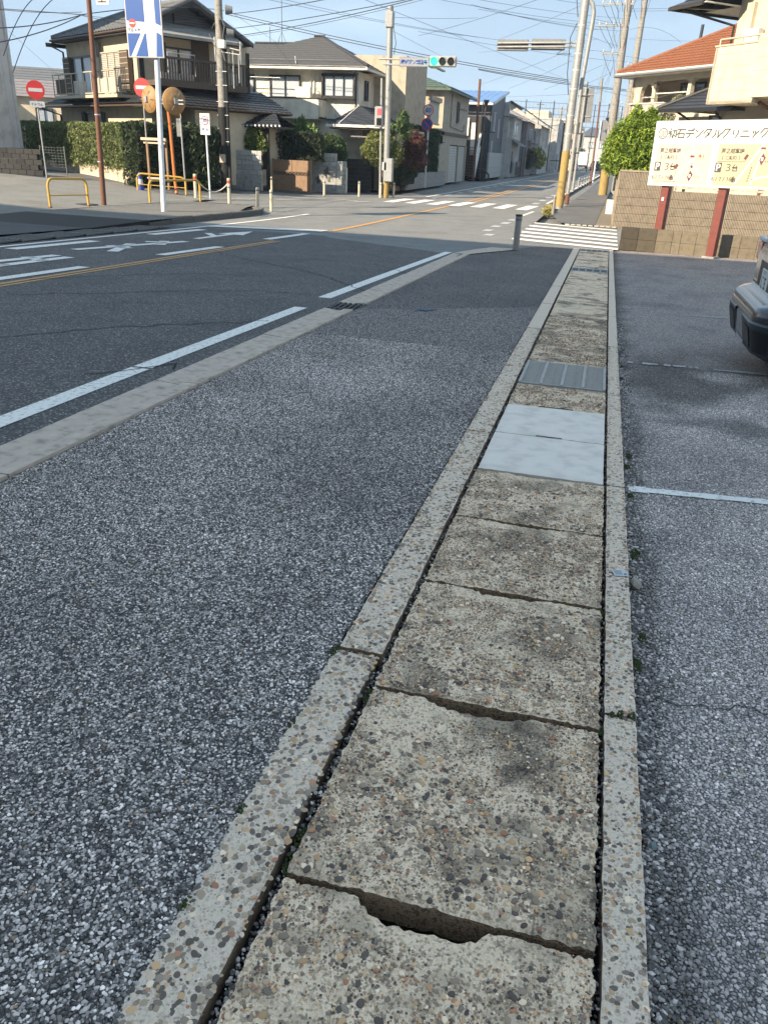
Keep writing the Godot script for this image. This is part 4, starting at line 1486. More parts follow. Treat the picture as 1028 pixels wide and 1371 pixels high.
func no_entry(label: String, at: Vector3, hgt: float, r: float, sub: bool, turn: float) -> void:
	var h := thing("no_entry_sign", label, "road sign", at, "no entry signs at the corner", turn)
	bars(h, "pole", "steel_pole", [[V(0, 0, 0), V(0, hgt + r * 0.6, 0)]], 0.032)
	var o := round_sign(h, V(0, hgt, 0.045), r, "sign_red", "sign_red", 0.0)
	boxes(o, "white_bar", "sign_white", [[0, 0, 0.003, r * 1.5, r * 0.36, 0.004]])
	if sub:
		boxes(h, "sub_plate", "sign_white", [[0, hgt - r - 0.16, 0.045, 0.55, 0.2, 0.01]])
		var b := mbn()
		for i in 4:
			b.stroke(["1171 1191 1919 5159 1555", "2131 2829 0595 5159", "1191 1919 9199 4549", "0898 5159 2464"][i], V(-0.22 + i * 0.11, hgt - r - 0.21, 0.052), 0.09, 0.014, 0.0)
		part(h, "lettering", b, M["sign_blue"])

func arch_guard(label: String, a: Vector3, e: Vector3, hgt: float, mid: bool) -> void:
	var h := thing("guard_rail", label, "guard rail", a, "yellow arched guard rails on the pavement")
	var d := e - a
	var u := V(d.x, 0, d.z).normalized()
	var len_ := V(d.x, 0, d.z).length()
	var pts: Array = [V(0, -0.05, 0), V(0, hgt - 0.2, 0)]
	for i in range(1, 7):
		var t := i / 6.0 * PI / 2
		pts.append(u * (0.2 - 0.2 * cos(t)) + V(0, hgt - 0.2 + 0.2 * sin(t), 0))
	for i in range(0, 7):
		var t := i / 6.0 * PI / 2
		pts.append(u * (len_ - 0.2 + 0.2 * sin(t)) + V(0, hgt - 0.2 + 0.2 * cos(t) + d.y * 1.0, 0))
	pts.append(u * len_ + V(0, d.y - 0.05, 0))
	bars(h, "arch", "yellow_paint", [pts], 0.038, 10)
	if mid:
		bars(h, "rail", "yellow_paint", [[V(0, hgt * 0.42, 0), u * len_ + V(0, hgt * 0.42 + d.y, 0)]], 0.018)
	bars(h, "base_collar", "rust_pole", [[V(0, 0, 0), V(0, 0.03, 0)], [u * len_ + V(0, d.y, 0), u * len_ + V(0, d.y + 0.03, 0)]], 0.055)

func bollard(called: String, label: String, at: Vector3, hgt: float, r: float, mat: String, band: bool, group: String) -> Node3D:
	var h := thing(called, label, "bollard", at, group)
	var b := mbn()
	b.lathe([Vector2(r, 0), Vector2(r, hgt - 0.03), Vector2(r * 0.8, hgt - 0.005), Vector2(0.0, hgt)], 14)
	part(h, "post", b, M[mat])
	if band:
		var c := mbn()
		c.lathe([Vector2(r + 0.004, hgt - 0.19), Vector2(r + 0.004, hgt - 0.09)], 14)
		part(h, "band", c, M["red_band"])
	else:
		var c := mbn()
		c.lathe([Vector2(r + 0.003, hgt - 0.12), Vector2(r + 0.003, hgt - 0.07)], 14)
		part(h, "band", c, M["sign_back"])
	return h

func left_corner() -> void:
	# white building at the edge of the picture, on a dark block base
	var w := thing("white_warehouse", "pale blue grey metal clad building corner rising beyond the forecourt", "building", on(-26.2, -33.6))
	var b := mbn()
	b.box(V(-4.0, 6.0, 1.05), V(8.0, 10.2, 2.1))
	part(w, "wall", b, M["blue_grey_wall"])
	for i in 3:
		boxes(w, "cladding_seam", "blue_grey_wall", [[0.012, 6.0, 0.5 + i * 0.6, 0.024, 10.2, 0.03]])
	boxes(w, "corner_trim", "blue_grey_wall", [[0.02, 6.0, 0.02, 0.1, 10.24, 0.16]])
	boxes(w, "sill", "plaster_grey", [[-4.0, 0.82, 1.05, 8.2, 0.28, 2.3]])
	var bw := thing("block_wall", "low blackened block wall at the end of the forecourt", "wall", on(-25.4, -30.55))
	for r in 5:
		for i in 14:
			var bb := mbn()
			var k := 0.6 + 0.8 * absf(sin(i * 12.9 + r * 78.2))
			bb.col = Color(k, k, k)
			bb.box(V(2.55 - i * 0.4 - (0.2 if r % 2 else 0.0), 0.1 + r * 0.2, 0.3 + 0.004 * ((i * 7 + r * 3) % 3)), V(0.39, 0.19, 0.15), 0.008)
			part(bw, "concrete_block", bb, M["dark_block"])
	# mesh fence between the base wall and the hedge
	var mf := thing("mesh_fence", "thin grey mesh fence between the dark wall and the hedge", "fence", on(-22.9, -30.4))
	var fb: Array = []
	for i in 9:
		fb.append([V(i * 0.14, 0.4, -0.1), V(i * 0.14, 1.15, -0.1)])
	for i in 8:
		fb.append([V(0, 0.4 + i * 0.105, -0.1), V(1.15, 0.4 + i * 0.105, -0.1)])
	bars(mf, "mesh", "grey_wire", fb, 0.006, 4)
	bars(mf, "post", "grey_wire", [[V(0, 0, -0.1), V(0, 1.2, -0.1)], [V(1.15, 0, -0.1), V(1.15, 1.2, -0.1)]], 0.02, 6)
	no_entry("red no entry sign on a leaning white pole before the dark block wall", on(-22.45, -30.1), 3.2, 0.34, true, 0.65)
	no_entry("red no entry sign half hidden behind the round mirrors", on(-18.25, -31.0), 3.68, 0.33, false, 0.1)
	# brown pole with a small hanging plate
	var p := thing("rusty_pole", "tall thin rusty brown steel pole on the forecourt", "utility pole", on(-15.35, -23.2))
	var pb := mbn()
	pb.tube([V(0, -0.1, 0), V(0.15, 4.0, 0), V(0.33, 9.5, 0)], 0.085, 0.06, 10)
	part(p, "pole", pb, M["rust_pole"])
	bars(p, "band", "silver_frame", [[V(0.03, 1.3, 0), V(0.03, 1.33, 0)], [V(0.1, 2.6, 0), V(0.1, 2.63, 0)]], 0.088, 10)
	var pl := part(p, "hanging_plate", mbn(), M["sign_white"])
	var plb := mbn()
	plb.box(V(0.66, 5.78, 0.02), V(0.42, 0.7, 0.02), 0.004)
	pl.mesh = plb.mesh()
	var gl := mbn()
	gl.stroke("4004 4094 2464 4449 1676 2637 6657 0989", V(0.52, 5.5, 0.034), 0.28, 0.035, 0.0)
	part(p, "lettering", gl, M["sign_black"])
	var mh := thing("manhole_cover", "small round iron cover beside the foot of the rusty pole", "manhole cover", on(-15.7, -22.8, 0.065))
	var mhb := mbn()
	mhb.lathe([Vector2(0.34, 0.0), Vector2(0.34, 0.012), Vector2(0.3, 0.016), Vector2(0.0, 0.016)], 20)
	part(mh, "cover", mhb, M["iron"])
	# white pole with the blue junction diagram
	var s := thing("junction_sign", "large blue diagram sign with white roads on a white pole", "road sign", on(-12.49, -21.85))
	bars(s, "pole", "white_pole", [[V(0, -0.1, 0), V(0.12, 3.4, -0.0), V(0.2, 6.0, 0)]], 0.075, 14)
	boxes(s, "foot_collar", "rust_pole", [[0, 0.05, 0, 0.19, 0.06, 0.19]])
	var sg := Node3D.new()
	sg.name = "sign_panel"
	s.add_child(sg)
	sg.position = V(-0.64, 4.03, 0.12)
	boxes(sg, "plate", "sign_back", [[0.54, 1.0, 0, 1.08, 2.0, 0.02]], 0.0)
	boxes(sg, "white_road", "sign_white", [[0.54, 1.0, 0.0125, 1.05, 1.97, 0.005]])
	var bl := mbn()
	for q in [[[0.035, 0.86], [0.57, 0.83], [0.555, 1.96], [0.035, 1.96]], [[0.035, 0.03], [0.085, 0.03], [0.43, 0.57], [0.035, 0.57]], [[0.235, 0.03], [0.61, 0.03], [0.585, 0.57], [0.545, 0.57]], [[0.89, 0.80], [1.045, 0.74], [1.045, 1.96], [0.875, 1.96]], [[0.90, 0.60], [1.045, 0.53], [1.045, 0.03], [0.85, 0.03]]]:
		var pp := PackedVector2Array()
		for e in q:
			pp.append(Vector2(e[0], e[1]))
		bl.prism(pp, 0.015, 0.0185)
	part(sg, "blue_field", bl, M["sign_blue"])
	var ne := round_sign(sg, V(0.2, 0.8, 0.022), 0.1, "sign_red", "sign_red", 0.0)
	boxes(ne, "white_bar", "sign_white", [[0, 0, 0.003, 0.15, 0.034, 0.004]])
	var lt := mbn()
	var gs := ["1171 1191 1919 5159 1555", "1171 7179 1119 1575 1979", "0595 5159 2464", "1171 0393 5159 1777", "2131 2829"]
	for i in 5:
		lt.stroke(gs[i], V(0.06 + i * 0.095, 0.61, 0.02), 0.072, 0.012, 0.0)
	part(sg, "lettering", lt, M["sign_blue"])
	# yellow arched guards
	arch_guard("yellow arched guard rail at the left edge of the forecourt, nearest the road drain", on(-15.6, -20.9, 0.06), on(-15.35, -22.4, 0.06), 0.78, true)
	arch_guard("yellow arched guard rail behind the white pole of the blue sign", on(-14.62, -24.75, 0.05), on(-14.05, -27.2, 0.05), 0.76, false)
	arch_guard("yellow arched guard rail around the foot of the mirror pole, far side", on(-17.8, -29.3, 0.0), on(-16.15, -30.1, 0.0), 0.66, true)
	# convex mirrors seen from behind
	var m := thing("traffic_mirror", "pair of round convex mirrors with brown backs on an orange pole", "traffic mirror", on(-16.83, -30.5))
	bars(m, "pole", "orange_pole", [[V(0.15, 0, 0.2), V(0.0, 0.5, 0.0), V(-0.05, 2.4, 0), V(-0.12, 3.6, 0)]], 0.06, 12)
	bars(m, "arm", "galvanised", [[V(-0.95, 3.33, 0.02), V(0.6, 3.33, 0.02)], [V(-0.95, 3.2, 0.02), V(0.6, 3.2, 0.02)]], 0.028)
	for q in [[0.32, 3.3, 0.48, 0.98], [-0.98, 3.34, 0.48, -0.4]]:
		var mb := mbn()
		mb.lathe([Vector2(0, 0.0), Vector2(0.2, 0.03), Vector2(0.38, 0.1), Vector2(0.47, 0.16), Vector2(0.485, 0.2), Vector2(0.47, 0.2), Vector2(0.0, 0.15)], 28)
		var o := part(m, "mirror", mb, M["mirror_back"])
		o.transform = Transform3D(Basis(Vector3.UP, q[3]) * Basis(Vector3.RIGHT, -PI / 2), V(q[0], q[1], 0.06))
		var rb := mbn()
		for k in 6:
			rb.xf = Transform3D(Basis(Vector3.UP, k * PI / 3), Vector3.ZERO)
			rb.box(V(0.2, 0.028, 0), V(0.32, 0.02, 0.015))
		rb.xf = Transform3D()
		rb.box(V(0, -0.01, 0), V(0.16, 0.06, 0.2))
		part(o, "bracket", rb, M["galvanised"])
	# grey pole with a plate seen from behind
	var k := thing("small_sign", "small grey sign plate seen from behind on a thin grey pole", "road sign", on(-16.2, -30.1), "", 0.1)
	bars(k, "pole", "steel_pole", [[V(0.04, 0, 0), V(0.0, 2.75, 0)]], 0.035)
	boxes(k, "sign_plate", "sign_back", [[-0.09, 2.42, -0.03, 0.2, 0.62, 0.012]])
	# speed limit thirty
	var t := thing("speed_sign", "white speed limit thirty plate on a short white pole", "road sign", on(-14.89, -29.66))
	bars(t, "pole", "white_pole", [[V(0, 0, 0), V(-0.05, 2.95, 0)]], 0.036)
	boxes(t, "sign_plate", "sign_white", [[-0.05, 2.62, 0.045, 0.4, 0.72, 0.012]])
	var ts := round_sign(t, V(-0.05, 2.74, 0.06), 0.15, "sign_white")
	text(ts, "numeral", "30", 0.12, V(0, 0, 0.006), "sign_blue", true)
	var tl := mbn()
	tl.stroke("1171 1575 1919 1119 7179 4149", V(-0.17, 2.4, 0.055), 0.1, 0.015, 0.0)
	tl.stroke("0595 5159 2131 2898", V(-0.03, 2.4, 0.055), 0.1, 0.015, 0.0)
	for i in 4:
		tl.stroke(["1191 1919 5159", "0595 5159", "2171 2979 2575", "1919 0393"][i], V(-0.21 + i * 0.085, 2.29, 0.055), 0.07, 0.011, 0.0)
	part(t, "lettering", tl, M["sign_blue"])
	# wooden support frame for a young tree, blue cone
	var f := thing("tree_support", "weathered wooden support frame standing before the dark hedge", "frame", on(-18.3, -30.9))
	boxes(f, "crossbar", "tan_frame", [[0.45, 1.86, 0.06, 1.1, 0.1, 0.08], [0.45, 1.72, 0.0, 0.95, 0.06, 0.06], [0.4, 0.42, 0, 0.75, 0.06, 0.06]])
	boxes(f, "post", "tan_wood", [[0.12, 0.95, 0, 0.08, 1.9, 0.08]])
	boxes(f, "post", "tan_wood", [[0.85, 0.95, -0.2, 0.08, 1.9, 0.08]])
	var c := thing("traffic_cone", "blue traffic cone with a white band behind the yellow guard", "cone", on(-17.85, -29.6))
	var cb := mbn()
	cb.box(V(0, 0.02, 0), V(0.36, 0.04, 0.36), 0.01)
	cb.lathe([Vector2(0.15, 0.04), Vector2(0.045, 0.7), Vector2(0.0, 0.7)], 16)
	part(c, "cone", cb, M["cone_blue"])
	var cw := mbn()
	cw.lathe([Vector2(0.122, 0.24), Vector2(0.088, 0.45)], 16)
	part(c, "white_band", cw, M["sign_white"])
	# bollards
	var bg := "beige bollards round the corner"
	bollard("bollard", "beige bollard with red band and rope, beside the yellow guard", on(-15.19, -29.06), 0.9, 0.065, "bollard_beige", true, bg)
	bollard("bollard", "beige bollard with red band holding the right end of the rope", on(-14.3, -30.1), 0.8, 0.065, "bollard_beige", true, bg)
	bollard("bollard", "plain beige bollard standing against the rope bollard", on(-13.4, -28.2), 0.68, 0.06, "bollard_beige", false, bg)
	bollard("bollard", "plain beige bollard alone near the end of the corner pavement", on(-12.02, -27.6), 0.67, 0.055, "bollard_beige", false, bg)
	bollard("bollard", "plain beige bollard at the tip of the corner pavement", on(-11.0, -26.4), 0.69, 0.055, "bollard_beige", false, bg)
	bollard("bollard", "slim beige bollard across the side road before the tan gate", on(-14.26, -34.3), 0.78, 0.045, "bollard_beige", false, bg)
	bollard("bollard", "beige bollard before the patched grey wall", on(-12.49, -36.2), 0.69, 0.055, "bollard_beige", false, bg)
	bollard("bollard", "beige bollard before the stained dark block wall", on(-11.29, -37.7), 0.66, 0.055, "bollard_beige", false, bg)
	bollard("bollard", "beige bollard touching the foot of the signal pole", on(-10.22, -37.6), 0.66, 0.055, "bollard_beige", false, bg)
	bollard("bollard", "beige bollard just right of the signal pole", on(-9.75, -38.2), 0.67, 0.05, "bollard_beige", false, bg)
	var r := thing("rope", "white rope sagging between the two red banded bollards", "rope", on(-15.19, -29.06, 0.78))
	var rp: Array = []
	for i in 13:
		var q := i / 12.0
		rp.append(V(0.89 * q, -0.16 * q - 0.42 * (1.0 - pow(2 * q - 1, 2)), -1.04 * q))
	bars(r, "cord", "rope", [rp], 0.022, 6)
	# steel bollards by the near pavement
	var n := bollard("steel_bollard", "square topped worn steel bollard at the end of the near pavement", on(-1.89, -19.0), 0.76, 0.072, "bollard_steel", false, "steel bollards on the right side")
	bars(n, "cap", "iron", [[V(0, 0.74, 0), V(0, 0.775, 0)]], 0.08, 12)
	n = bollard("steel_bollard", "small steel bollard at the corner beyond the striped crossing", on(-1.96, -32.5, 0.05), 0.68, 0.055, "bollard_steel", false, "steel bollards on the right side")
	var gp: Array = []
	for i in 5:
		gp.append([-2.15 - i * 0.05, 0.06, -33.2 - i * 0.5, 0.18, 0.12, 0.3])
	var wd := thing("weeds", "dry yellow weeds growing along the kerb by the steel bollard", "weeds", on(-2.1, -33))
	leaves(wd, "foliage", 260, blob_place([[-0.1, 0.12, -0.3, 0.18, 0.14, 0.5], [-0.15, 0.1, -1.6, 0.15, 0.12, 0.6]]), 0.1, Color(0.22, 0.2, 0.06), Color(0.4, 0.34, 0.12), 44, 0.2)

func railing(h: Node3D, called: String, mat: String, a: Vector3, e: Vector3, hgt: float, step: float, r := 0.012) -> void:
	var runs: Array = []
	var n := int(a.distance_to(e) / step)
	for i in n + 1:
		var p := a.lerp(e, float(i) / n)
		runs.append([p, p + V(0, hgt, 0)])
	bars(h, called, mat, runs, r, 5)
	bars(h, "top_rail", mat, [[a + V(0, hgt, 0), e + V(0, hgt, 0)], [a + V(0, 0.06, 0), e + V(0, 0.06, 0)]], 0.028, 6)

func shutter(h: Node3D, called: String, mat: String, x: float, y: float, z: float, w: float, t: float, n: int, turn := 0.0) -> void:
	var b := mbn()
	b.box(V(0, 0, -0.01), V(w, t, 0.03))
	for i in n:
		b.xf = Transform3D(Basis(V(1, 0, 0), -0.35), V(0, -t / 2 + t * (i + 0.5) / n, 0.02))
		b.box(Vector3.ZERO, V(w - 0.02, t / n * 0.82, 0.018))
	var o := part(h, called, b, M[mat])
	o.position = V(x, y, z)
	o.rotation.y = turn

func house_tiled() -> void:
	var h := thing("tiled_house", "two storey cream house with grey tiled gable roof, dark balcony and clipped hedge", "house", V(-20.0, -0.25, -34.0), "", -0.558)
	boxes(h, "upper_wall", "cream_wall", [[-3.75, 4.4, -2.75, 7.5, 2.9, 5.4]])
	boxes(h, "lower_wall", "cream_wall", [[-4.0, 1.5, -2.8, 9.4, 3.1, 5.7], [1.3, 1.5, -3.6, 1.4, 3.0, 4.6]])
	boxes(h, "corner_post", "dark_wood", [[-0.06, 4.4, -0.02, 0.2, 2.3, 0.22], [-0.02, 4.4, -1.12, 0.16, 2.3, 0.16], [-0.02, 4.4, -5.4, 0.16, 2.3, 0.16]])
	# gable roof with a hipped far end, in lapped tiles
	var b := mbn()
	tiled(b, V(-7.95, 5.93, 0.45), V(0.65, 5.93, 0.45), V(0.65, 7.17, -2.25), V(-4.7, 7.17, -2.25), 12, 0.035, 32, 0.035)
	tiled(b, V(0.65, 5.78, -5.3), V(-7.95, 5.78, -5.3), V(-4.7, 7.17, -2.25), V(0.65, 7.17, -2.25), 12, 0.035, 32, 0.035)
	tiled(b, V(-7.95, 5.78, -5.3), V(-7.95, 5.93, 0.45), V(-4.7, 7.17, -2.25), V(-4.7, 7.17, -2.25), 12, 0.035, 22, 0.035)
	var rf := part(h, "roof", b, M["grey_tile"])
	bars(rf, "ridge_tile", "grey_tile", [[V(-4.7, 7.24, -2.25), V(0.7, 7.24, -2.25)], [V(-4.7, 7.22, -2.25), V(-7.9, 6.0, 0.42)], [V(0.62, 5.98, 0.42), V(0.62, 7.24, -2.25)], [V(0.62, 7.24, -2.25), V(0.62, 5.84, -5.3)]], 0.1, 8)
	bars(rf, "ridge_ornament", "dark_tile", [[V(0.6, 7.2, -2.25), V(0.72, 7.62, -2.25)]], 0.13, 6)
	var ev := mbn()
	ev.box(V(-3.65, 5.83, 0.42), V(8.6, 0.17, 0.06))
	ev.box(V(-7.9, 5.68, -2.25), V(0.06, 0.17, 6.0))
	ev.quad(V(-7.9, 5.81, 0.4), V(0.6, 5.81, 0.4), V(0.6, 5.84, -0.1), V(-7.9, 5.84, -0.1))
	ev.box(V(-3.65, 5.80, -2.5), V(8.4, 0.06, 5.5))
	part(h, "eaves", ev, M["dark_wood"])
	bars(h, "rain_gutter", "brown_metal", [[V(-7.98, 5.86, 0.5), V(0.66, 5.86, 0.5)], [V(-7.6, 5.68, 0.8), V(-7.55, 5.4, 0.1), V(-7.55, 3.4, 0.06)]], 0.05, 6)
	# gable end: dark boarded triangle with a vent, pale awning band below it
	var g := mbn()
	poly(g, [V(0.03, 5.75, 0.35), V(0.03, 5.75, -4.9), V(0.03, 7.05, -2.25)])
	part(h, "gable", g, M["slate_wall"])
	boxes(h, "gable_vent", "dark_frame", [[0.08, 6.5, -2.4, 0.1, 0.42, 1.5]])
	for i in 4:
		boxes(h, "louver_slat", "slate_wall", [[0.16, 6.35 + i * 0.1, -2.4, 0.05, 0.03, 1.5]])
	var bg := mbn()
	bg.quad(V(0.68, 5.82, 0.47), V(0.68, 7.0, -2.25), V(0.68, 7.22, -2.25), V(0.68, 6.04, 0.47))
	bg.quad(V(0.68, 7.0, -2.25), V(0.68, 5.7, -5.3), V(0.68, 5.92, -5.3), V(0.68, 7.22, -2.25))
	part(h, "bargeboard", bg, M["dark_wood"])
	var aw := mbn()
	tiled(aw, V(1.0, 5.78, 0.1), V(1.0, 5.78, -4.5), V(0.05, 6.3, -4.5), V(0.05, 6.3, 0.1), 3, 0.02)
	aw.box(V(0.98, 5.74, -2.2), V(0.06, 0.1, 4.6))
	part(h, "awning", aw, M["plaster_grey"])
	# upper floor, lit side: window, shutters, pipe box, balcony
	boxes(h, "shutter_box", "brown_wood", [[-7.15, 4.35, 0.1, 0.7, 1.62, 0.2], [-1.15, 4.35, 0.1, 0.75, 1.7, 0.2]])
	for q in [[-7.15, 0.7], [-1.15, 0.75]]:
		for i in 8:
			boxes(h, "batten", "tan_frame", [[q[0], 3.65 + i * 0.21, 0.205, q[1], 0.022, 0.02]])
	window(h, -5.65, 4.32, 0.02, 2.1, 1.62, "dark_frame", 2, "curtain")
	shutter(h, "louvered_shutter", "louver", -4.35, 4.3, 0.06, 0.34, 1.6, 22)
	shutter(h, "louvered_shutter", "louver", -2.55, 4.32, 0.06, 2.0, 1.7, 24)
	boxes(h, "shutter_frame", "tan_frame", [[-3.55, 4.32, 0.1, 0.05, 1.74, 0.06], [-2.9, 4.32, 0.1, 0.04, 1.74, 0.06], [-2.2, 4.32, 0.1, 0.04, 1.74, 0.06], [-1.56, 4.32, 0.1, 0.05, 1.74, 0.06], [-2.55, 5.19, 0.1, 2.04, 0.05, 0.06]])
	boxes(h, "pipe_box", "white_trim", [[-4.0, 4.6, 0.13, 0.26, 2.1, 0.24]])
	boxes(h, "vent_pipe", "sign_back", [[-3.75, 5.35, 0.1, 0.1, 0.6, 0.12]])
	boxes(h, "balcony_floor", "tan_frame", [[-3.7, 3.4, 0.5, 6.6, 0.12, 1.0]])
	railing(h, "balcony_bars", "tan_frame", V(-7.0, 3.46, 0.98), V(-4.2, 3.46, 0.98), 0.88, 0.7, 0.022)
	railing(h, "balcony_bars", "tan_frame", V(-3.6, 3.46, 0.98), V(-0.5, 3.46, 0.98), 0.9, 0.75, 0.022)
	boxes(h, "balcony_screen", "brown_wood", [[-6.2, 3.84, 0.93, 1.2, 0.62, 0.02]])
	boxes(h, "balcony_screen", "louver", [[-1.6, 3.8, 0.93, 2.0, 0.6, 0.02]])
	railing(h, "balcony_bars", "dark_frame", V(-0.5, 3.46, 0.98), V(0.3, 3.46, 0.9), 0.95, 0.11, 0.014)
	air_con(h, -5.0, 3.78, 0.55)
	var dsh := mbn()
	dsh.lathe([Vector2(0, 0), Vector2(0.2, 0.03), Vector2(0.3, 0.1)], 18)
	var di := part(h, "satellite_dish", dsh, M["sign_back"])
	di.transform = Transform3D(Basis(V(1, 0, 0), PI / 2 - 0.3) * Basis(V(0, 0, 1), 0.6), V(-1.9, 4.5, 1.1))
	# lower roof round both sides
	var lr := mbn()
	tiled(lr, V(-9.2, 3.1, 0.75), V(2.3, 3.12, 0.75), V(0.0, 3.5, 0.03), V(-8.2, 3.5, 0.03), 4, 0.03, 42, 0.03)
	tiled(lr, V(2.3, 3.1, 1.05), V(2.3, 3.1, -6.2), V(0.02, 3.95, -6.2), V(0.02, 3.95, 0.03), 8, 0.03, 26, 0.03)
	part(h, "lower_roof", lr, M["dark_tile"])
	boxes(h, "lower_eaves", "dark_wood", [[-3.5, 3.03, 0.7, 11.4, 0.1, 0.05], [2.26, 3.03, -2.6, 0.05, 0.1, 7.2], [1.5, 3.0, -2.6, 1.5, 0.05, 7.0], [-3.5, 3.04, 0.36, 11.3, 0.04, 0.66]])
	bars(h, "rain_gutter", "brown_metal", [[V(-9.2, 3.02, 0.78), V(2.3, 3.04, 0.8)], [V(-8.8, 2.95, 1.0), V(-8.7, 2.7, 0.1), V(-8.7, 0.0, 0.06)], [V(2.36, 3.05, 1.0), V(2.36, 3.05, -6.2)]], 0.05, 6)
	# ground floor
	window(h, -4.9, 2.2, 0.02, 1.6, 1.2, "dark_frame", 2, "curtain")
	boxes(h, "shutter_box", "dark_wood", [[-5.95, 2.2, 0.08, 0.4, 1.3, 0.14], [-3.9, 2.2, 0.06, 0.3, 1.2, 0.1]])
	boxes(h, "sill_band", "dark_wood", [[-7.3, 2.3, 0.03, 2.6, 0.06, 0.08], [-0.9, 2.32, 0.03, 2.0, 0.06, 0.08]])
	# shaded side: balcony of dark wood, windows behind it
	boxes(h, "side_balcony_floor", "brown_wood", [[0.62, 3.93, -2.25, 1.2, 0.2, 4.6]])
	var sb: Array = []
	for i in 34:
		sb.append([1.17, 4.44, -0.05 - i * 0.13, 0.03, 0.82, 0.055])
	for q in sb:
		boxes(h, "baluster", "brown_wood", [q])
	boxes(h, "hand_rail", "brown_wood", [[1.17, 4.9, -2.25, 0.09, 0.09, 4.6], [0.62, 4.9, 0.02, 1.2, 0.08, 0.08], [0.62, 4.9, -4.52, 1.2, 0.08, 0.08], [1.17, 4.06, -2.25, 0.08, 0.08, 4.6]])
	for i in 9:
		boxes(h, "baluster", "brown_wood", [[0.1 + i * 0.13, 4.44, -4.52, 0.05, 0.82, 0.03]])
	boxes(h, "balcony_post", "silver_frame", [[1.12, 4.9, -3.0, 0.07, 2.0, 0.07], [1.12, 4.9, -4.3, 0.06, 1.9, 0.06]])
	window(h, 0.03, 4.7, -1.8, 1.35, 1.35, "dark_frame", 2, "curtain", PI / 2)
	boxes(h, "side_door", "brown_wood", [[0.04, 4.8, -2.9, 0.08, 1.9, 0.85]])
	bars(h, "laundry_frame", "silver_frame", [[V(1.05, 4.3, -0.7), V(1.05, 5.1, -0.7), V(1.05, 5.1, -2.0), V(1.05, 4.3, -2.0), V(1.05, 4.3, -0.7)]], 0.025, 6)
	boxes(h, "balcony_panel", "white_trim", [[1.1, 4.17, -1.1, 0.02, 0.35, 1.6]])
	air_con(h, 0.55, 4.3, -4.0, PI / 2)
	# hedges
	var hd := thing("clipped_hedge", "tall clipped green hedge in sun on a low cream retaining wall", "hedge", V(-20.0, -0.25, -34.0), "hedges of the tiled house", -0.558)
	boxes(hd, "retaining_wall", "cream_wall", [[-4.0, 0.2, 1.5, 11.2, 0.8, 0.25]])
	boxes(hd, "branches", "hedge_core", [[-3.9, 1.45, 1.35, 10.9, 1.2, 0.75]])
	leaves(hd, "foliage", 26000, func(r: RandomNumberGenerator) -> Array:
		var f := box_place(V(-3.95, 1.4, 1.4), V(11.2, 1.75, 1.2), 0.22)
		var q: Array = f.call(r)
		var p: Vector3 = q[0]
		p.y += maxf(0.0, 0.34 * wob.get_noise_2d(p.x * 70, 5.0)) * smoothstep(1.2, 0.5, p.y)
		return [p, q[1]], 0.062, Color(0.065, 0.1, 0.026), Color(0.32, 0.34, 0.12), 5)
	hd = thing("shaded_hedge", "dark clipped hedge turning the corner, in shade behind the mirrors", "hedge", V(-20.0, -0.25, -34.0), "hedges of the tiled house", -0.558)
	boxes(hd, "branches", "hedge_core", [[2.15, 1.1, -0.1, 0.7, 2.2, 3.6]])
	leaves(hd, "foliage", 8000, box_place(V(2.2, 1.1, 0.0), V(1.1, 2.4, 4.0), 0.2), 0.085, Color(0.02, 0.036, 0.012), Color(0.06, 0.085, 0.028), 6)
	hd = thing("loose_shrub", "dark shapeless evergreen shrub between the hedge and the utility pole", "shrub", on(-17.4, -33.4))
	boxes(hd, "branches", "hedge_core", [[0.1, 1.1, -0.3, 0.9, 1.8, 0.8]])
	leaves(hd, "foliage", 5200, blob_place([[0.0, 1.2, 0, 1.0, 1.3, 0.8], [0.6, 1.9, -0.2, 0.6, 0.6, 0.6], [-0.5, 1.9, -0.4, 0.7, 0.6, 0.6], [0.5, 0.6, 0.2, 0.6, 0.6, 0.5]]), 0.1, Color(0.02, 0.036, 0.012), Color(0.065, 0.09, 0.03), 7)
	# pale roofs far behind on the left
	for q in [[-44.5, -60.0, 5.0, 5.2, "mauve_wall", "pale house with a brown gable roof far behind the forecourt"], [-47.5, -56.0, 4.0, 4.4, "white_wall", "pale flat sided house far behind the warehouse corner"], [-50.0, -66.0, 6.5, 6.6, "grey_tile", "tall pale house with a light roof, farthest on the left"]]:
		var f := thing("distant_house", q[5], "house", V(q[0], 0, q[1]), "houses far behind the forecourt", 0.5)
		boxes(f, "wall", "cream_wall", [[0, q[3] / 2 - 0.9, 0, q[2], q[3] - 0.4, 5]])
		var rb := mbn()
		var ex: float = q[2] / 2 + 0.4
		var y: float = q[3] - 1.1
		tiled(rb, V(-ex, y, 2.9), V(ex, y, 2.9), V(ex, y + 1.3, 0), V(-ex, y + 1.3, 0), 6)
		tiled(rb, V(ex, y, -2.9), V(-ex, y, -2.9), V(-ex, y + 1.3, 0), V(ex, y + 1.3, 0), 6)
		rb.tri(V(ex - 0.4, y, 2.6), V(ex - 0.4, y, -2.6), V(ex - 0.4, y + 1.25, 0))
		rb.tri(V(-ex + 0.4, y, -2.6), V(-ex + 0.4, y, 2.6), V(-ex + 0.4, y + 1.25, 0))
		part(f, "roof", rb, M[q[4]])
		window(f, 0.6, q[3] * 0.55, 2.52, 1.2, 1.0)

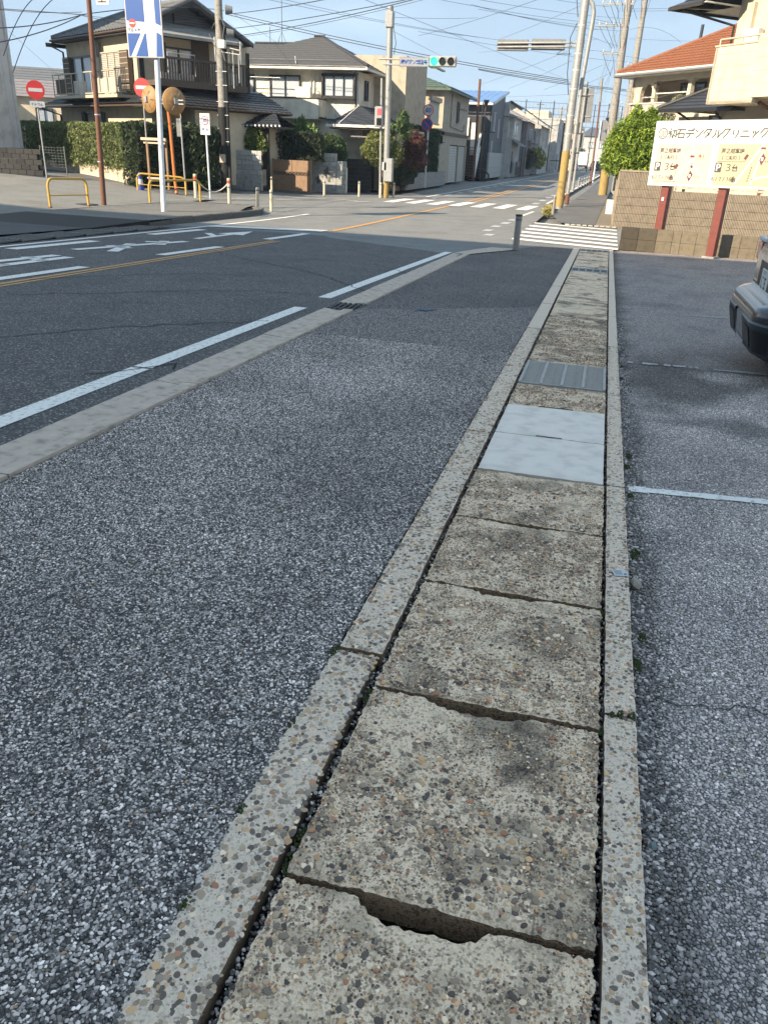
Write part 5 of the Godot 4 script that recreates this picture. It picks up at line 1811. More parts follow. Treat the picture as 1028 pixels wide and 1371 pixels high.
func block_rows(h: Node3D, x0: float, x1: float, y0: float, rows: int, z: float, mat: String, seed_: int, w := 0.39, t := 0.2, depth := 0.15, lo := 0.75) -> void:
	var r := RandomNumberGenerator.new()
	r.seed = seed_
	for i in rows:
		var x := x0 - (w * 0.5 if i % 2 else 0.0)
		while x < x1 - 0.02:
			var a := maxf(x, x0)
			var e := minf(x + w, x1)
			if e - a > 0.05:
				var b := mbn()
				var k := r.randf_range(lo, 1.12)
				b.col = Color(k, k, k * r.randf_range(0.95, 1.02))
				b.box(V((a + e) / 2, y0 + (i + 0.5) * t, z + r.randf_range(-0.003, 0.003)), V(e - a - 0.01, t - 0.01, depth), 0.006)
				part(h, "concrete_block", b, M[mat])
			x += w
	boxes(h, "mortar", "dark_concrete", [[(x0 + x1) / 2, y0 + rows * t / 2, z - 0.012, x1 - x0 - 0.02, rows * t - 0.02, depth]])

func house_pale() -> void:
	# garden wall with the small tiled gate roof
	var w := thing("garden_wall", "grey concrete block garden wall beside the dark utility pole", "wall", on(-17.2, -35.8), "garden walls across the side road")
	boxes(w, "footing", "plaster_grey", [[0.6, 0.3, 0, 2.5, 0.66, 0.2]])
	block_rows(w, -0.66, 1.88, 0.63, 5, 0.0, "block", 31)
	boxes(w, "name_plate", "sign_white", [[1.62, 1.32, 0.09, 0.3, 0.2, 0.03]])
	var gr := thing("gate_roof", "little dark tiled roof over the garden gate with white tile ends", "gate", on(-17.2, -36.8))
	boxes(gr, "wall_panel", "brown_wood", [[1.1, 1.7, 0.1, 1.5, 1.7, 0.12]])
	boxes(gr, "post", "dark_wood", [[0.35, 1.3, 0.25, 0.14, 2.7, 0.14], [1.85, 1.3, 0.25, 0.14, 2.7, 0.14]])
	var rb := mbn()
	tiled(rb, V(-0.1, 2.62, 0.75), V(2.7, 2.66, 0.75), V(2.1, 3.15, -0.2), V(0.4, 3.15, -0.2), 5, 0.03, 14, 0.03)
	tiled(rb, V(2.7, 2.66, -1.1), V(-0.1, 2.62, -1.1), V(0.4, 3.15, -0.2), V(2.1, 3.15, -0.2), 5, 0.03, 14, 0.03)
	rb.box(V(1.3, 2.6, -0.2), V(2.6, 0.06, 1.7))
	var rp := part(gr, "roof", rb, M["dark_tile"])
	for i in 15:
		var tb := mbn()
		tb.disc(V(-0.05 + i * 0.193, 2.63 + i * 0.003, 0), 0.045, 0.79, 0.03, 10)
		part(rp, "tile_end", tb, M["sign_white"])
	boxes(gr, "lettering", "sign_white", [[1.35, 1.98, 0.17, 0.12, 0.12, 0.012], [1.5, 1.98, 0.17, 0.08, 0.12, 0.012], [1.62, 1.97, 0.17, 0.08, 0.1, 0.012]])
	var gd := thing("garden_gate", "tan double leaf gate with a pierced ornamental band", "gate", on(-15.35, -37.2))
	for s in 2:
		var x := 0.46 + s * 0.92
		var lf := boxes(gd, "gate_leaf", "tan_wood", [[x, 0.4, 0, 0.9, 0.66, 0.05], [x, 1.13, 0, 0.9, 0.5, 0.05], [x, 0.8, -0.015, 0.9, 0.16, 0.02]])
		var sc := mbn()
		for i in 5:
			sc.xf = Transform3D(Basis(), V(x - 0.36 + i * 0.18, 0.8, 0.03))
			sc.disc(Vector3.ZERO, 0.075, 0, 0.012, 14, 0.05)
		part(lf, "scrollwork", sc, M["dark_frame"])
	boxes(gd, "frame", "tan_wood", [[0.0, 0.72, 0.02, 0.06, 1.4, 0.09], [1.86, 0.72, 0.02, 0.06, 1.4, 0.09]])
	boxes(gd, "threshold", "dark_concrete", [[0.92, 0.02, 0.1, 1.9, 0.08, 0.3]])
	var dk := thing("dark_trellis", "black shaded trellis and shrub above the tan gate", "trellis", on(-15.4, -37.8))
	var tr: Array = []
	for i in 16:
		tr.append([V(i * 0.13, 1.4, 0), V(i * 0.13, 2.45, 0)])
	for i in 6:
		tr.append([V(0, 1.45 + i * 0.19, 0), V(2.0, 1.45 + i * 0.19, 0)])
	bars(dk, "lattice", "dark_frame", tr, 0.018, 5)
	boxes(dk, "backing", "hedge_core", [[1.0, 1.9, -0.35, 2.0, 1.1, 0.3]])
	leaves(dk, "foliage", 2600, box_place(V(1.0, 1.95, -0.2), V(2.2, 1.15, 0.6), 0.2), 0.09, Color(0.016, 0.028, 0.01), Color(0.05, 0.07, 0.025), 9)
	# second wall: patched plaster below, blocks above
	w = thing("garden_wall", "patched grey plaster garden wall with block courses on top", "wall", on(-14.6, -38.8), "garden walls across the side road")
	boxes(w, "plaster", "plaster_grey", [[0.92, 0.6, 0, 1.86, 1.2, 0.2]])
	block_rows(w, -0.03, 1.84, 1.2, 3, 0.0, "block", 33, 0.39, 0.185)
	block_rows(w, 1.86, 2.32, 0.0, 7, 0.02, "block", 34, 0.39, 0.205)
	var st := mbn()
	for q in [[0.93, 0.55, 0.13, 0.26], [1.35, 0.95, 0.18, 0.22], [1.5, 0.6, 0.1, 0.2]]:
		var pp := PackedVector2Array()
		for k in 14:
			var a := TAU * k / 14
			var rr := 0.75 + 0.5 * wob.get_noise_2d(k * 60.0, q[0] * 300)
			pp.append(Vector2(q[0] + cos(a) * q[2] * rr, q[1] + sin(a) * q[3] * rr))
		st.prism(pp, 0.10, 0.1025)
	part(w, "stain", st, M["dark_concrete"])
	boxes(w, "post_stub", "white_trim", [[1.6, 0.95, 0.13, 0.22, 0.05, 0.03], [2.36, 0.6, 0.06, 0.04, 1.1, 0.1]])
	w = thing("garden_wall", "black stained block wall before the porch of the pale house", "wall", on(-12.4, -41.0), "garden walls across the side road")
	block_rows(w, -0.53, 0.72, 0.0, 8, 0.0, "dark_block", 35, 0.39, 0.195, 0.15, 0.5)
	# garden plants
	var p := thing("garden_shrub", "yellow green leafy shrub beside the utility pole above the block wall", "shrub", on(-16.0, -36.4))
	boxes(p, "branches", "bark", [[0.0, 1.6, 0, 0.06, 1.2, 0.06]])
	leaves(p, "foliage", 2400, blob_place([[0.05, 2.2, 0, 0.45, 0.4, 0.4], [0.3, 1.9, 0.05, 0.4, 0.35, 0.35], [-0.35, 2.05, 0, 0.3, 0.45, 0.3]]), 0.09, Color(0.05, 0.09, 0.02), Color(0.25, 0.27, 0.06), 11)
	p = thing("small_tree", "light green broad leaved young tree behind the dark trellis", "tree", on(-14.9, -39.8))
	bars(p, "trunk", "bark", [[V(0.1, 0, 0), V(0.0, 1.6, 0), V(-0.1, 3.0, 0)]], 0.05)
	leaves(p, "crown", 620, blob_place([[-0.3, 2.6, 0, 0.45, 0.22, 0.4], [0.3, 2.7, 0, 0.45, 0.25, 0.4], [-0.05, 3.0, 0, 0.25, 0.22, 0.25], [0.55, 2.4, 0.1, 0.3, 0.2, 0.25]]), 0.16, Color(0.06, 0.12, 0.03), Color(0.2, 0.26, 0.08), 12)
	p = thing("garden_bush", "large rounded dark green bush overhanging the patched wall", "shrub", on(-13.6, -39.6))
	boxes(p, "branches", "hedge_core", [[0.2, 1.95, 0, 0.8, 0.6, 0.6]])
	leaves(p, "foliage", 6000, blob_place([[0.2, 2.05, 0, 0.75, 0.5, 0.6], [0.75, 1.65, 0.3, 0.35, 0.5, 0.35], [-0.4, 1.85, 0.1, 0.35, 0.25, 0.35], [0.3, 2.3, 0, 0.45, 0.3, 0.45]]), 0.085, Color(0.02, 0.05, 0.014), Color(0.09, 0.14, 0.04), 13)
	p = thing("low_shrub", "low pale leaved shrub on top of the patched wall", "shrub", on(-14.1, -39.0))
	leaves(p, "foliage", 900, blob_place([[0.1, 1.95, 0, 0.5, 0.2, 0.25]]), 0.08, Color(0.08, 0.12, 0.03), Color(0.24, 0.26, 0.09), 14)
	p = thing("round_topiary", "clipped round yellow green topiary bush beside the signal pole", "shrub", on(-11.15, -41.3))
	bars(p, "trunk", "bark", [[V(0, 0, 0), V(0, 1.6, 0)]], 0.06)
	boxes(p, "branches", "hedge_core", [[-0.15, 1.95, 0, 0.9, 0.7, 0.8]])
	leaves(p, "foliage", 7000, blob_place([[-0.15, 2.05, 0, 0.98, 0.78, 0.85], [-0.7, 1.75, 0.1, 0.4, 0.45, 0.4], [0.5, 1.8, 0.0, 0.5, 0.6, 0.5]]), 0.06, Color(0.05, 0.08, 0.018), Color(0.3, 0.3, 0.085), 15)
	p = thing("climbing_plant", "bright green leafy vine tip rising behind the signal pole", "plant", on(-10.7, -41.8))
	leaves(p, "foliage", 700, blob_place([[-0.4, 3.0, 0, 0.5, 0.25, 0.4], [0.35, 3.3, 0, 0.25, 0.5, 0.3], [0.5, 2.9, 0, 0.3, 0.4, 0.3]]), 0.12, Color(0.04, 0.09, 0.02), Color(0.18, 0.24, 0.07), 16)
	p = thing("red_shrub", "dark red leaved shrub behind the signal pole", "shrub", on(-10.4, -43.6))
	leaves(p, "foliage", 2600, blob_place([[0.3, 2.3, 0, 0.62, 0.7, 0.6], [0.0, 1.7, 0, 0.5, 0.5, 0.5], [0.6, 1.6, 0, 0.4, 0.5, 0.5]]), 0.085, Color(0.04, 0.015, 0.012), Color(0.18, 0.065, 0.05), 17)
	p = thing("dark_shrub", "low round shaded shrubs behind the cracked white retaining wall", "shrub", on(-10.9, -45.0))
	boxes(p, "branches", "hedge_core", [[-0.1, 0.8, 0.4, 0.8, 0.9, 3.0]])
	leaves(p, "foliage", 5200, blob_place([[-0.1, 0.9, 1.6, 0.55, 0.6, 0.6], [0.0, 1.0, 0.4, 0.6, 0.65, 0.7], [-0.1, 1.0, -0.8, 0.6, 0.7, 0.7], [-0.6, 1.5, 1.5, 0.6, 0.8, 0.8]]), 0.08, Color(0.014, 0.03, 0.009), Color(0.05, 0.085, 0.024), 18)
	p = thing("tall_hedge", "tall dark green layered hedge along the far pavement", "hedge", on(-11.4, -51.0))
	boxes(p, "branches", "hedge_core", [[-0.2, 2.0, 0.0, 0.6, 2.2, 8.0]])
	leaves(p, "foliage", 9000, box_place(V(-0.15, 2.0, 0.2), V(0.95, 2.5, 8.6), 0.18), 0.095, Color(0.014, 0.034, 0.01), Color(0.05, 0.095, 0.028), 19)
	w = thing("low_wall", "low white stained retaining wall below the tall dark hedge", "wall", on(-11.05, -51))
	for i in 10:
		boxes(w, "wall_panel", "plaster_grey", [[0, 0.42, 5.0 - i * 1.15, 0.2, 0.85, 1.13]])
	# the pale house itself
	var h := thing("pale_house", "two storey pale cream house with dark hipped roof and balcony", "house", V(-16.4, -0.5, -43.0))
	boxes(h, "wall", "pale_siding", [[-0.15, 4.0, -4.0, 7.0, 3.2, 8.0], [-0.6, 1.3, -4.5, 8.5, 2.6, 8.0], [-4.5, 3.0, -5.5, 3.0, 5.2, 6.0]])
	for i in 8:
		boxes(h, "panel_joint", "beige_wall", [[-3.3 + i * 0.91, 4.0, 0.006, 0.012, 3.1, 0.012]])
	boxes(h, "corner_trim", "white_trim", [[3.33, 4.0, -0.02, 0.1, 3.2, 0.1]])
	boxes(h, "belt_course", "slate_wall", [[2.3, 3.32, 0.05, 2.2, 0.08, 0.12]])
	boxes(h, "fascia", "white_trim", [[-0.6, 5.62, 0.72, 9.0, 0.16, 0.08], [3.98, 5.62, -3.7, 0.08, 0.16, 9.0], [-0.6, 5.56, -0.2, 8.9, 0.05, 1.9], [3.6, 5.56, -4, 0.8, 0.05, 8.4]])
	bars(h, "downpipe", "dark_frame", [[V(3.3, 5.5, 0.7), V(3.25, 5.3, 0.1), V(3.25, 3.3, 0.1)]], 0.04, 6)
	var b := mbn()
	tiled(b, V(-5.2, 5.66, 0.8), V(4.05, 5.66, 0.8), V(0.05, 7.48, -4.0), V(-0.35, 7.48, -4.0), 16, 0.016)
	tiled(b, V(4.05, 5.66, 0.8), V(4.05, 5.66, -8.8), V(0.05, 7.48, -4.2), V(0.05, 7.48, -4.0), 16, 0.016)
	tiled(b, V(4.05, 5.66, -8.8), V(-5.2, 5.66, -8.8), V(-0.35, 7.48, -4.2), V(0.05, 7.48, -4.2), 16, 0.016)
	tiled(b, V(-5.2, 5.66, -8.8), V(-5.2, 5.66, 0.8), V(-0.35, 7.48, -4.0), V(-0.35, 7.48, -4.2), 16, 0.016)
	tiled(b, V(-8.0, 5.6, 0.6), V(-1.4, 5.6, 0.6), V(-1.4, 7.08, -3.6), V(-3.8, 7.08, -3.6), 14, 0.016)
	tiled(b, V(-8.0, 5.6, -8.0), V(-8.0, 5.6, 0.6), V(-3.8, 7.08, -3.6), V(-3.8, 7.08, -3.6), 14, 0.016)
	var rf := part(h, "roof", b, M["shingle"])
	bars(rf, "ridge_cap", "navy_shingle", [[V(-3.8, 7.12, -3.6), V(-1.2, 7.12, -3.6)], [V(-0.45, 7.52, -4.0), V(0.15, 7.52, -4.0)], [V(0.05, 7.5, -4.0), V(4.05, 5.72, 0.8)]], 0.07, 6)
	bars(rf, "valley_flashing", "sign_white", [[V(-1.5, 7.12, -3.5), V(0.25, 5.78, 0.68)]], 0.022, 5)
	bars(rf, "aerial", "grey_wire", [[V(-2.2, 7.1, -3.6), V(-2.2, 9.9, -3.6)], [V(-2.45, 7.1, -3.6), V(-2.2, 7.7, -3.6), V(-1.95, 7.1, -3.6)], [V(-2.9, 7.1, -3.6), V(-2.9, 7.9, -3.6)]], 0.02, 5)
	bars(rf, "snow_guard", "grey_tile", [[V(-4, 6.0, 0.1), V(2.8, 6.0, 0.1)]], 0.02, 4)
	# windows and balcony
	window(h, -0.6, 4.78, 0.02, 1.62, 0.98, "dark_frame", 2)
	window(h, -2.65, 4.76, 0.02, 0.62, 0.98, "dark_frame", 1)
	boxes(h, "bay_box", "dark_frame", [[2.37, 5.36, 0.16, 1.78, 0.09, 0.36], [2.37, 4.33, 0.16, 1.78, 0.09, 0.36], [1.52, 4.85, 0.16, 0.09, 1.0, 0.36], [3.22, 4.85, 0.16, 0.09, 1.0, 0.36]])
	window(h, 2.37, 4.85, 0.2, 1.6, 0.94, "dark_frame", 3)
	window(h, 3.37, 4.75, -1.3, 0.45, 0.85, "dark_frame", 1, "room_dark", PI / 2)
	window(h, 3.37, 4.75, -4.2, 0.5, 0.9, "dark_frame", 1, "room_dark", PI / 2)
	boxes(h, "balcony", "pale_siding", [[-0.8, 3.74, 1.16, 4.9, 0.9, 0.12], [1.59, 3.74, 0.6, 0.12, 0.9, 1.1], [-0.8, 3.33, 0.6, 4.9, 0.12, 1.2]])
	boxes(h, "balcony_coping", "dark_frame", [[-0.8, 4.21, 1.16, 5.0, 0.05, 0.18], [1.59, 4.21, 0.6, 0.18, 0.05, 1.2]])
	bars(h, "laundry_pole", "silver_frame", [[V(-3.2, 4.42, 1.16), V(0.9, 4.36, 1.16)], [V(-3.2, 5.15, 0.7), V(-0.6, 5.12, 0.7)]], 0.02, 6)
	air_con(h, 0.62, 4.45, 0.5)
	bars(h, "pipe", "white_trim", [[V(1.0, 4.2, 0.05), V(1.0, 5.4, 0.05)], [V(0.8, 4.2, 0.05), V(0.8, 5.4, 0.05)]], 0.03, 6)
	# porch with its own hipped roof
	b = mbn()
	tiled(b, V(2.3, 3.1, 1.7), V(5.35, 3.05, 1.7), V(3.45, 4.02, -0.1), V(3.4, 4.02, -0.1), 8, 0.015)
	tiled(b, V(5.35, 3.05, 1.7), V(5.35, 3.05, -6.5), V(3.45, 4.02, -6.5), V(3.45, 4.02, -0.1), 8, 0.015)
	b.tri(V(2.3, 3.1, 1.7), V(3.4, 4.02, -0.1), V(2.3, 3.1, 0.1))
	rf = part(h, "porch_roof", b, M["navy_shingle"])
	bars(rf, "hip_flashing", "white_trim", [[V(3.42, 4.04, -0.1), V(2.9, 3.12, 1.72)]], 0.03, 5)
	boxes(h, "porch_gutter", "white_trim", [[3.8, 3.02, 1.76, 3.1, 0.12, 0.1], [5.4, 2.98, -2.4, 0.1, 0.12, 8.2]])
	boxes(h, "porch_ceiling", "brown_wood", [[3.85, 2.9, -2.3, 2.9, 0.06, 8.0]])
	boxes(h, "porch_post", "dark_wood", [[4.4, 1.45, 1.4, 0.14, 2.9, 0.14]])
	boxes(h, "porch_wall", "beige_wall", [[3.9, 1.5, -4.5, 2.5, 3.0, 7.0]])
	boxes(h, "front_door", "dark_wood", [[3.6, 1.1, -0.95, 0.9, 2.1, 0.08]])
	boxes(h, "canopy", "sign_back", [[3.9, 2.56, 1.2, 0.9, 0.06, 0.5]])

func left_row() -> void:
	# beige stucco house with a balcony, side on to the road
	var h := thing("beige_house", "beige stucco house with stepped roofline and shuttered window facing the road", "house", V(-11.3, -0.5, -51.0))
	boxes(h, "lower_wall", "beige_wall", [[-2.5, 1.5, -3.0, 4.98, 3.1, 6.0]])
	var b := mbn()
	var pp := PackedVector2Array([Vector2(-5.1, 3.0), Vector2(0, 3.0), Vector2(0, 6.85), Vector2(-1.6, 6.6), Vector2(-5.1, 6.55)])
	b.xf = Transform3D(Basis(Vector3.UP, PI / 2), Vector3.ZERO)
	b.prism(pp, -4.2, 0.0)
	b.xf = Transform3D()
	b.box(V(-0.5, 4.85, 0.02), V(0.9, 3.6, 0.16))
	part(h, "upper_wall", b, M["beige_wall"])
	boxes(h, "coping", "tan_frame", [[-0.0, 6.62, -0.8, 0.22, 0.08, 1.7], [-0.02, 6.73, -3.3, 0.22, 0.08, 3.4]])
	boxes(h, "recessed_wall", "beige_wall", [[-3.2, 4.9, -0.9, 4.6, 3.2, 0.3]])
	b = mbn()
	tiled(b, V(-5.4, 5.45, 0.5), V(-0.9, 5.45, 0.5), V(-0.9, 6.65, -1.0), V(-5.4, 6.65, -1.0), 8, 0.05, 18, 0.03)
	part(h, "roof", b, M["brown_wood"])
	boxes(h, "eaves", "tan_frame", [[-3.2, 5.4, 0.5, 4.5, 0.12, 0.08]])
	window(h, -1.55, 4.3, -0.72, 1.3, 1.5, "silver_frame", 2)
	boxes(h, "transom", "silver_frame", [[-1.55, 5.08, -0.7, 1.3, 0.3, 0.08]])
	railing(h, "balcony_bars", "brown_metal", V(-2.4, 3.55, 0.25), V(-0.38, 3.55, 0.25), 0.95, 0.12, 0.014)
	boxes(h, "balcony_floor", "beige_wall", [[-2.0, 3.45, 0.0, 3.4, 0.16, 0.7], [-0.2, 3.98, 0.15, 0.36, 1.1, 0.3]])
	bars(h, "drain_pipe", "white_trim", [[V(-1.5, 3.4, 0.3), V(-1.5, 6.3, 0.3)]], 0.05, 8)
	bars(h, "aerial_mast", "brown_metal", [[V(-0.9, 4.4, 0.2), V(-0.9, 5.0, 0.2), V(-0.6, 5.0, 0.2)]], 0.03, 6)
	boxes(h, "shutter_case", "beige_wall", [[0.1, 4.98, -2.5, 0.22, 0.26, 3.1], [0.06, 3.62, -2.5, 0.14, 0.08, 2.9]])
	shutter(h, "window_shutter", "louver", 0.05, 4.28, -2.5, 2.7, 1.2, 18, PI / 2)
	boxes(h, "storey_band", "brown_wood", [[0.03, 3.2, -2.9, 0.1, 0.2, 6.2], [0.03, 3.2, -10.4, 0.1, 0.2, 10.5]])
	# garage house with a green roof
	h = thing("garage_house", "beige house with green hipped roof above two ribbed garage shutters", "house", V(-11.3, -0.45, -56.5))
	boxes(h, "upper_wall", "beige_wall", [[-3.0, 4.4, -5.0, 6.0, 2.9, 9.8]])
	boxes(h, "lower_wall", "beige_wall", [[-3.0, 2.75, -4.8, 5.98, 0.5, 10.6], [-3.5, 1.5, -4.8, 5.98, 3.0, 10.6], [-0.3, 1.25, -1.5, 0.6, 2.5, 3.4], [-0.3, 1.25, -6.85, 0.6, 2.5, 0.3], [-0.3, 1.25, -10.15, 0.6, 2.5, 0.3]])
	b = mbn()
	tiled(b, V(0.5, 5.78, 0.4), V(0.5, 5.78, -10.6), V(-2.6, 6.75, -7.8), V(-2.6, 6.75, -2.4), 7, 0.04, 36, 0.03)
	tiled(b, V(-6.2, 5.78, 0.4), V(0.5, 5.78, 0.4), V(-2.6, 6.75, -2.4), V(-2.7, 6.75, -2.4), 7, 0.04, 22, 0.03)
	part(h, "roof", b, M["green_roof"])
	boxes(h, "eaves", "green_roof", [[0.46, 5.7, -5.1, 0.1, 0.14, 11.0], [-2.8, 5.7, 0.36, 6.6, 0.14, 0.1], [-2.8, 5.76, -5.0, 6.4, 0.04, 10.8]])
	for s in 2:
		shutter(h, "garage_shutter", "louver", -0.12, 1.22, -5.1 - s * 3.35, 3.0, 2.44, 14, PI / 2)
	window(h, 0.02, 4.6, -5.3, 0.7, 1.3, "dark_frame", 1, "room_dark", PI / 2)
	bars(h, "service_pipe", "dark_frame", [[V(0.06, 5.6, -2.6), V(0.06, 3.6, -2.6)], [V(0.06, 4.9, -5.0), V(0.06, 4.9, -9.0)], [V(0.06, 3.6, -3.0), V(0.06, 3.45, -8.0), V(0.06, 3.9, -8.0)]], 0.025, 5)
	bars(h, "wall_lamp", "silver_frame", [[V(0.3, 2.6, -0.2), V(0.05, 2.6, -0.2)]], 0.05, 6)
	# rusty pole and stair between the houses
	var p := thing("rusty_column", "rust brown steel column at the corner beside the garage shutters", "utility pole", V(-10.7, -0.45, -67.6))
	bars(p, "pole", "rust_pole", [[V(0, 0, 0), V(-0.1, 7.2, 0)]], 0.1, 8)
	var s := thing("outdoor_stair", "white steel outdoor stair beside the dark slate house", "stair", V(-10.8, -0.4, -69.0))
	for i in 14:
		boxes(s, "tread", "rust_pole", [[-0.7, 0.3 + i * 0.21, -0.1 - i * 0.18, 1.0, 0.04, 0.24]])
	bars(s, "stringer", "white_trim", [[V(-0.1, 0.2, 0), V(-0.1, 3.3, -2.6)], [V(-0.1, 1.2, 0), V(-0.1, 4.3, -2.6)]], 0.1, 6)
	# slate grey house with the blue roof
	h = thing("slate_house", "narrow slate grey house with bright blue sloping metal roof", "house", V(-10.3, -0.35, -71.0))
	boxes(h, "wall", "slate_wall", [[-3.0, 2.9, -5.0, 5.9, 5.6, 8.0]])
	b = mbn()
	b.xf = Transform3D(Basis(Vector3.UP, PI / 2), Vector3.ZERO)
	b.prism(PackedVector2Array([Vector2(1.0, 0.0), Vector2(9.0, 0.0), Vector2(9.0, 6.9), Vector2(1.0, 5.7)]), -0.12, 0.0)
	part(h, "side_wall", b, M["slate_wall"])
	b = mbn()
	tiled(b, V(-6.2, 5.72, 0.0), V(0.25, 5.72, 0.0), V(0.25, 7.15, -9.2), V(-6.2, 7.15, -9.2), 14, 0.02, 12, 0.04)
	part(h, "roof", b, M["blue_roof"])
	boxes(h, "fascia", "white_trim", [[-3.0, 5.62, 0.02, 6.4, 0.14, 0.08]])
	var vb := mbn()
	vb.quad(V(0.28, 5.55, 0.0), V(0.28, 6.98, -9.2), V(0.28, 7.16, -9.2), V(0.28, 5.74, 0.0))
	part(h, "verge", vb, M["white_trim"])
	for i in 3:
		window(h, 0.02, [4.4, 4.0, 2.2][i], [-2.6, -5.6, -2.2][i], 0.36, 1.4, "silver_frame", 1, "curtain", PI / 2)
	boxes(h, "porch_block", "dark_wood", [[-2.0, 2.4, -0.6, 3.2, 4.6, 1.4]])
	boxes(h, "stair_panel", "white_trim", [[-1.2, 3.0, 0.15, 0.4, 2.4, 0.1], [-1.9, 3.9, 0.2, 0.6, 1.3, 0.06]])
	boxes(h, "white_fin", "white_wall", [[0.2, 3.0, -9.3, 0.5, 6.6, 0.4]])
	bars(h, "downpipe", "dark_frame", [[V(-0.6, 5.7, 0.2), V(-0.6, 0.2, 0.2)]], 0.05, 6)
	var w := thing("panel_fence", "pale grey block wall beside the slate house along the pavement", "wall", V(-10.2, -0.3, -71.5))
	for r in 5:
		for i in 9:
			boxes(w, "wall_panel", "block", [[0, 0.2 + r * 0.4, -0.7 - i * 1.45, 0.16, 0.385, 1.43]])
	p = thing("parked_motorcycle", "dark covered motorbike parked at the foot of the outdoor stair", "motorbike", V(-10.6, -0.4, -69.6))
	for q in [-0.6, 0.6]:
		b = mbn()
		b.xf = Transform3D(Basis(V(1, 0, 0), PI / 2), V(q, 0.3, 0))
		b.lathe([Vector2(0.2, -0.06), Vector2(0.31, -0.05), Vector2(0.31, 0.05), Vector2(0.2, 0.06), Vector2(0.2, -0.06)], 14)
		part(p, "wheel", b, M["tyre"])
	b = mbn()
	b.tube([V(-0.6, 0.5, 0), V(-0.2, 0.75, 0), V(0.3, 0.8, 0), V(0.6, 0.6, 0)], 0.16, 0.1, 8)
	b.tube([V(0.5, 0.6, 0), V(0.45, 1.05, 0)], 0.04)
	part(p, "body", b, M["car_black"])
	# streetlight on a short arm before the blue roof
	p = thing("street_lamp", "small dark street lamp on a hooked pole before the blue roof", "street lamp", V(-10.3, -0.4, -68.5))
	bars(p, "pole", "brown_metal", [[V(0, 0, 0), V(-0.05, 4.9, 0), V(0.0, 5.3, 0)], [V(-0.05, 3.6, 0), V(0.9, 3.55, 0)]], 0.05, 6)
	b = mbn()
	b.lathe([Vector2(0.05, 5.3), Vector2(0.22, 5.7), Vector2(0.24, 5.8), Vector2(0, 5.8)], 10)
	part(p, "lamp_head", b, M["dark_frame"])
	# the houses beyond
	h = thing("cream_house", "pale house with green tinted window and tiled porch past the slate house", "house", V(-9.4, -0.35, -80.5))
	boxes(h, "wall", "white_wall", [[-3.0, 2.6, -3.5, 6.0, 5.2, 7.0]])
	b = mbn()
	tiled(b, V(0.5, 5.1, 0.5), V(0.5, 5.1, -7.4), V(-3, 6.2, -7.4), V(-3, 6.2, -1.6), 6)
	tiled(b, V(-6.5, 5.1, 0.5), V(0.5, 5.1, 0.5), V(-3, 6.2, -1.6), V(-3, 6.2, -1.6), 6)
	part(h, "roof", b, M["grey_tile"])
	window(h, 0.03, 4.1, -2.0, 3.2, 1.4, "white_trim", 2, "green_glass", PI / 2)
	window(h, -1.2, 4.1, 0.02, 1.6, 1.2, "white_trim", 2, "green_glass")
	b = mbn()
	tiled(b, V(0.9, 2.7, 0.2), V(0.9, 2.7, -6.0), V(-0.1, 3.3, -6.0), V(-0.1, 3.3, 0.2), 4)
	part(h, "porch_roof", b, M["grey_tile"])
	boxes(h, "door", "dark_frame", [[0.03, 1.3, -1.0, 0.06, 1.9, 1.1]])
	bars(h, "porch_post", "dark_frame", [[V(0.8, 0, -2.4), V(0.8, 2.7, -2.4)], [V(0.8, 0, -5.4), V(0.8, 2.7, -5.4)]], 0.05, 6)
	var f := thing("iron_gate", "dark iron gate and fence before the pale house", "gate", V(-8.9, -0.3, -83.5))
	railing(f, "bars", "dark_frame", V(0, 0.1, 2.4), V(0, 0.1, -2.6), 1.2, 0.2, 0.025)
	boxes(f, "panel", "brown_metal", [[0, 1.1, 0.5, 0.08, 0.5, 2.4]])
	h = thing("mauve_house", "dull mauve grey two storey house in the middle of the row", "house", V(-8.9, -0.3, -88.5))
	boxes(h, "wall", "mauve_wall", [[-3.0, 2.55, -4.0, 6.0, 5.1, 8.0]])
	b = mbn()
	tiled(b, V(0.5, 5.0, 0.5), V(0.5, 5.0, -8.5), V(-3, 6.5, -6.5), V(-3, 6.5, -1.8), 6)
	tiled(b, V(-6.5, 5.0, 0.5), V(0.5, 5.0, 0.5), V(-3, 6.5, -1.8), V(-3, 6.5, -1.8), 6)
	part(h, "roof", b, M["mauve_wall"])
	window(h, 0.03, 3.9, -3.0, 1.6, 1.0, "silver_frame", 2, "curtain", PI / 2)
	boxes(h, "balcony", "mauve_wall", [[0.4, 3.1, -3.5, 0.8, 0.1, 4.0], [0.78, 3.5, -3.5, 0.06, 0.8, 4.0]])
	h = thing("gable_house", "light grey house with long dark roof and a dark green window", "house", V(-8.3, -0.25, -98.0))
	boxes(h, "wall", "white_wall", [[-3.5, 2.5, -6.0, 7.0, 5.0, 13.0]])
	b = mbn()
	tiled(b, V(0.7, 4.9, 1.4), V(0.7, 4.9, -13.5), V(-3.5, 7.3, -13.5), V(-3.5, 7.3, 1.4), 8)
	tiled(b, V(-7.7, 4.9, -13.5), V(-7.7, 4.9, 1.4), V(-3.5, 7.3, 1.4), V(-3.5, 7.3, -13.5), 8)
	part(h, "roof", b, M["slate_wall"])
	b = mbn()
	poly(b, [V(-7.0, 4.9, 0.52), V(0.0, 4.9, 0.52), V(-3.5, 7.0, 0.52)])
	part(h, "gable", b, M["white_wall"])
	window(h, 0.03, 3.9, -3.5, 1.4, 1.2, "white_trim", 1, "green_glass", PI / 2)
	window(h, -1.3, 3.9, 0.52, 1.6, 1.1, "white_trim", 2, "green_glass")
	window(h, 0.03, 3.6, -8.5, 0.8, 1.6, "silver_frame", 1, "curtain", PI / 2)
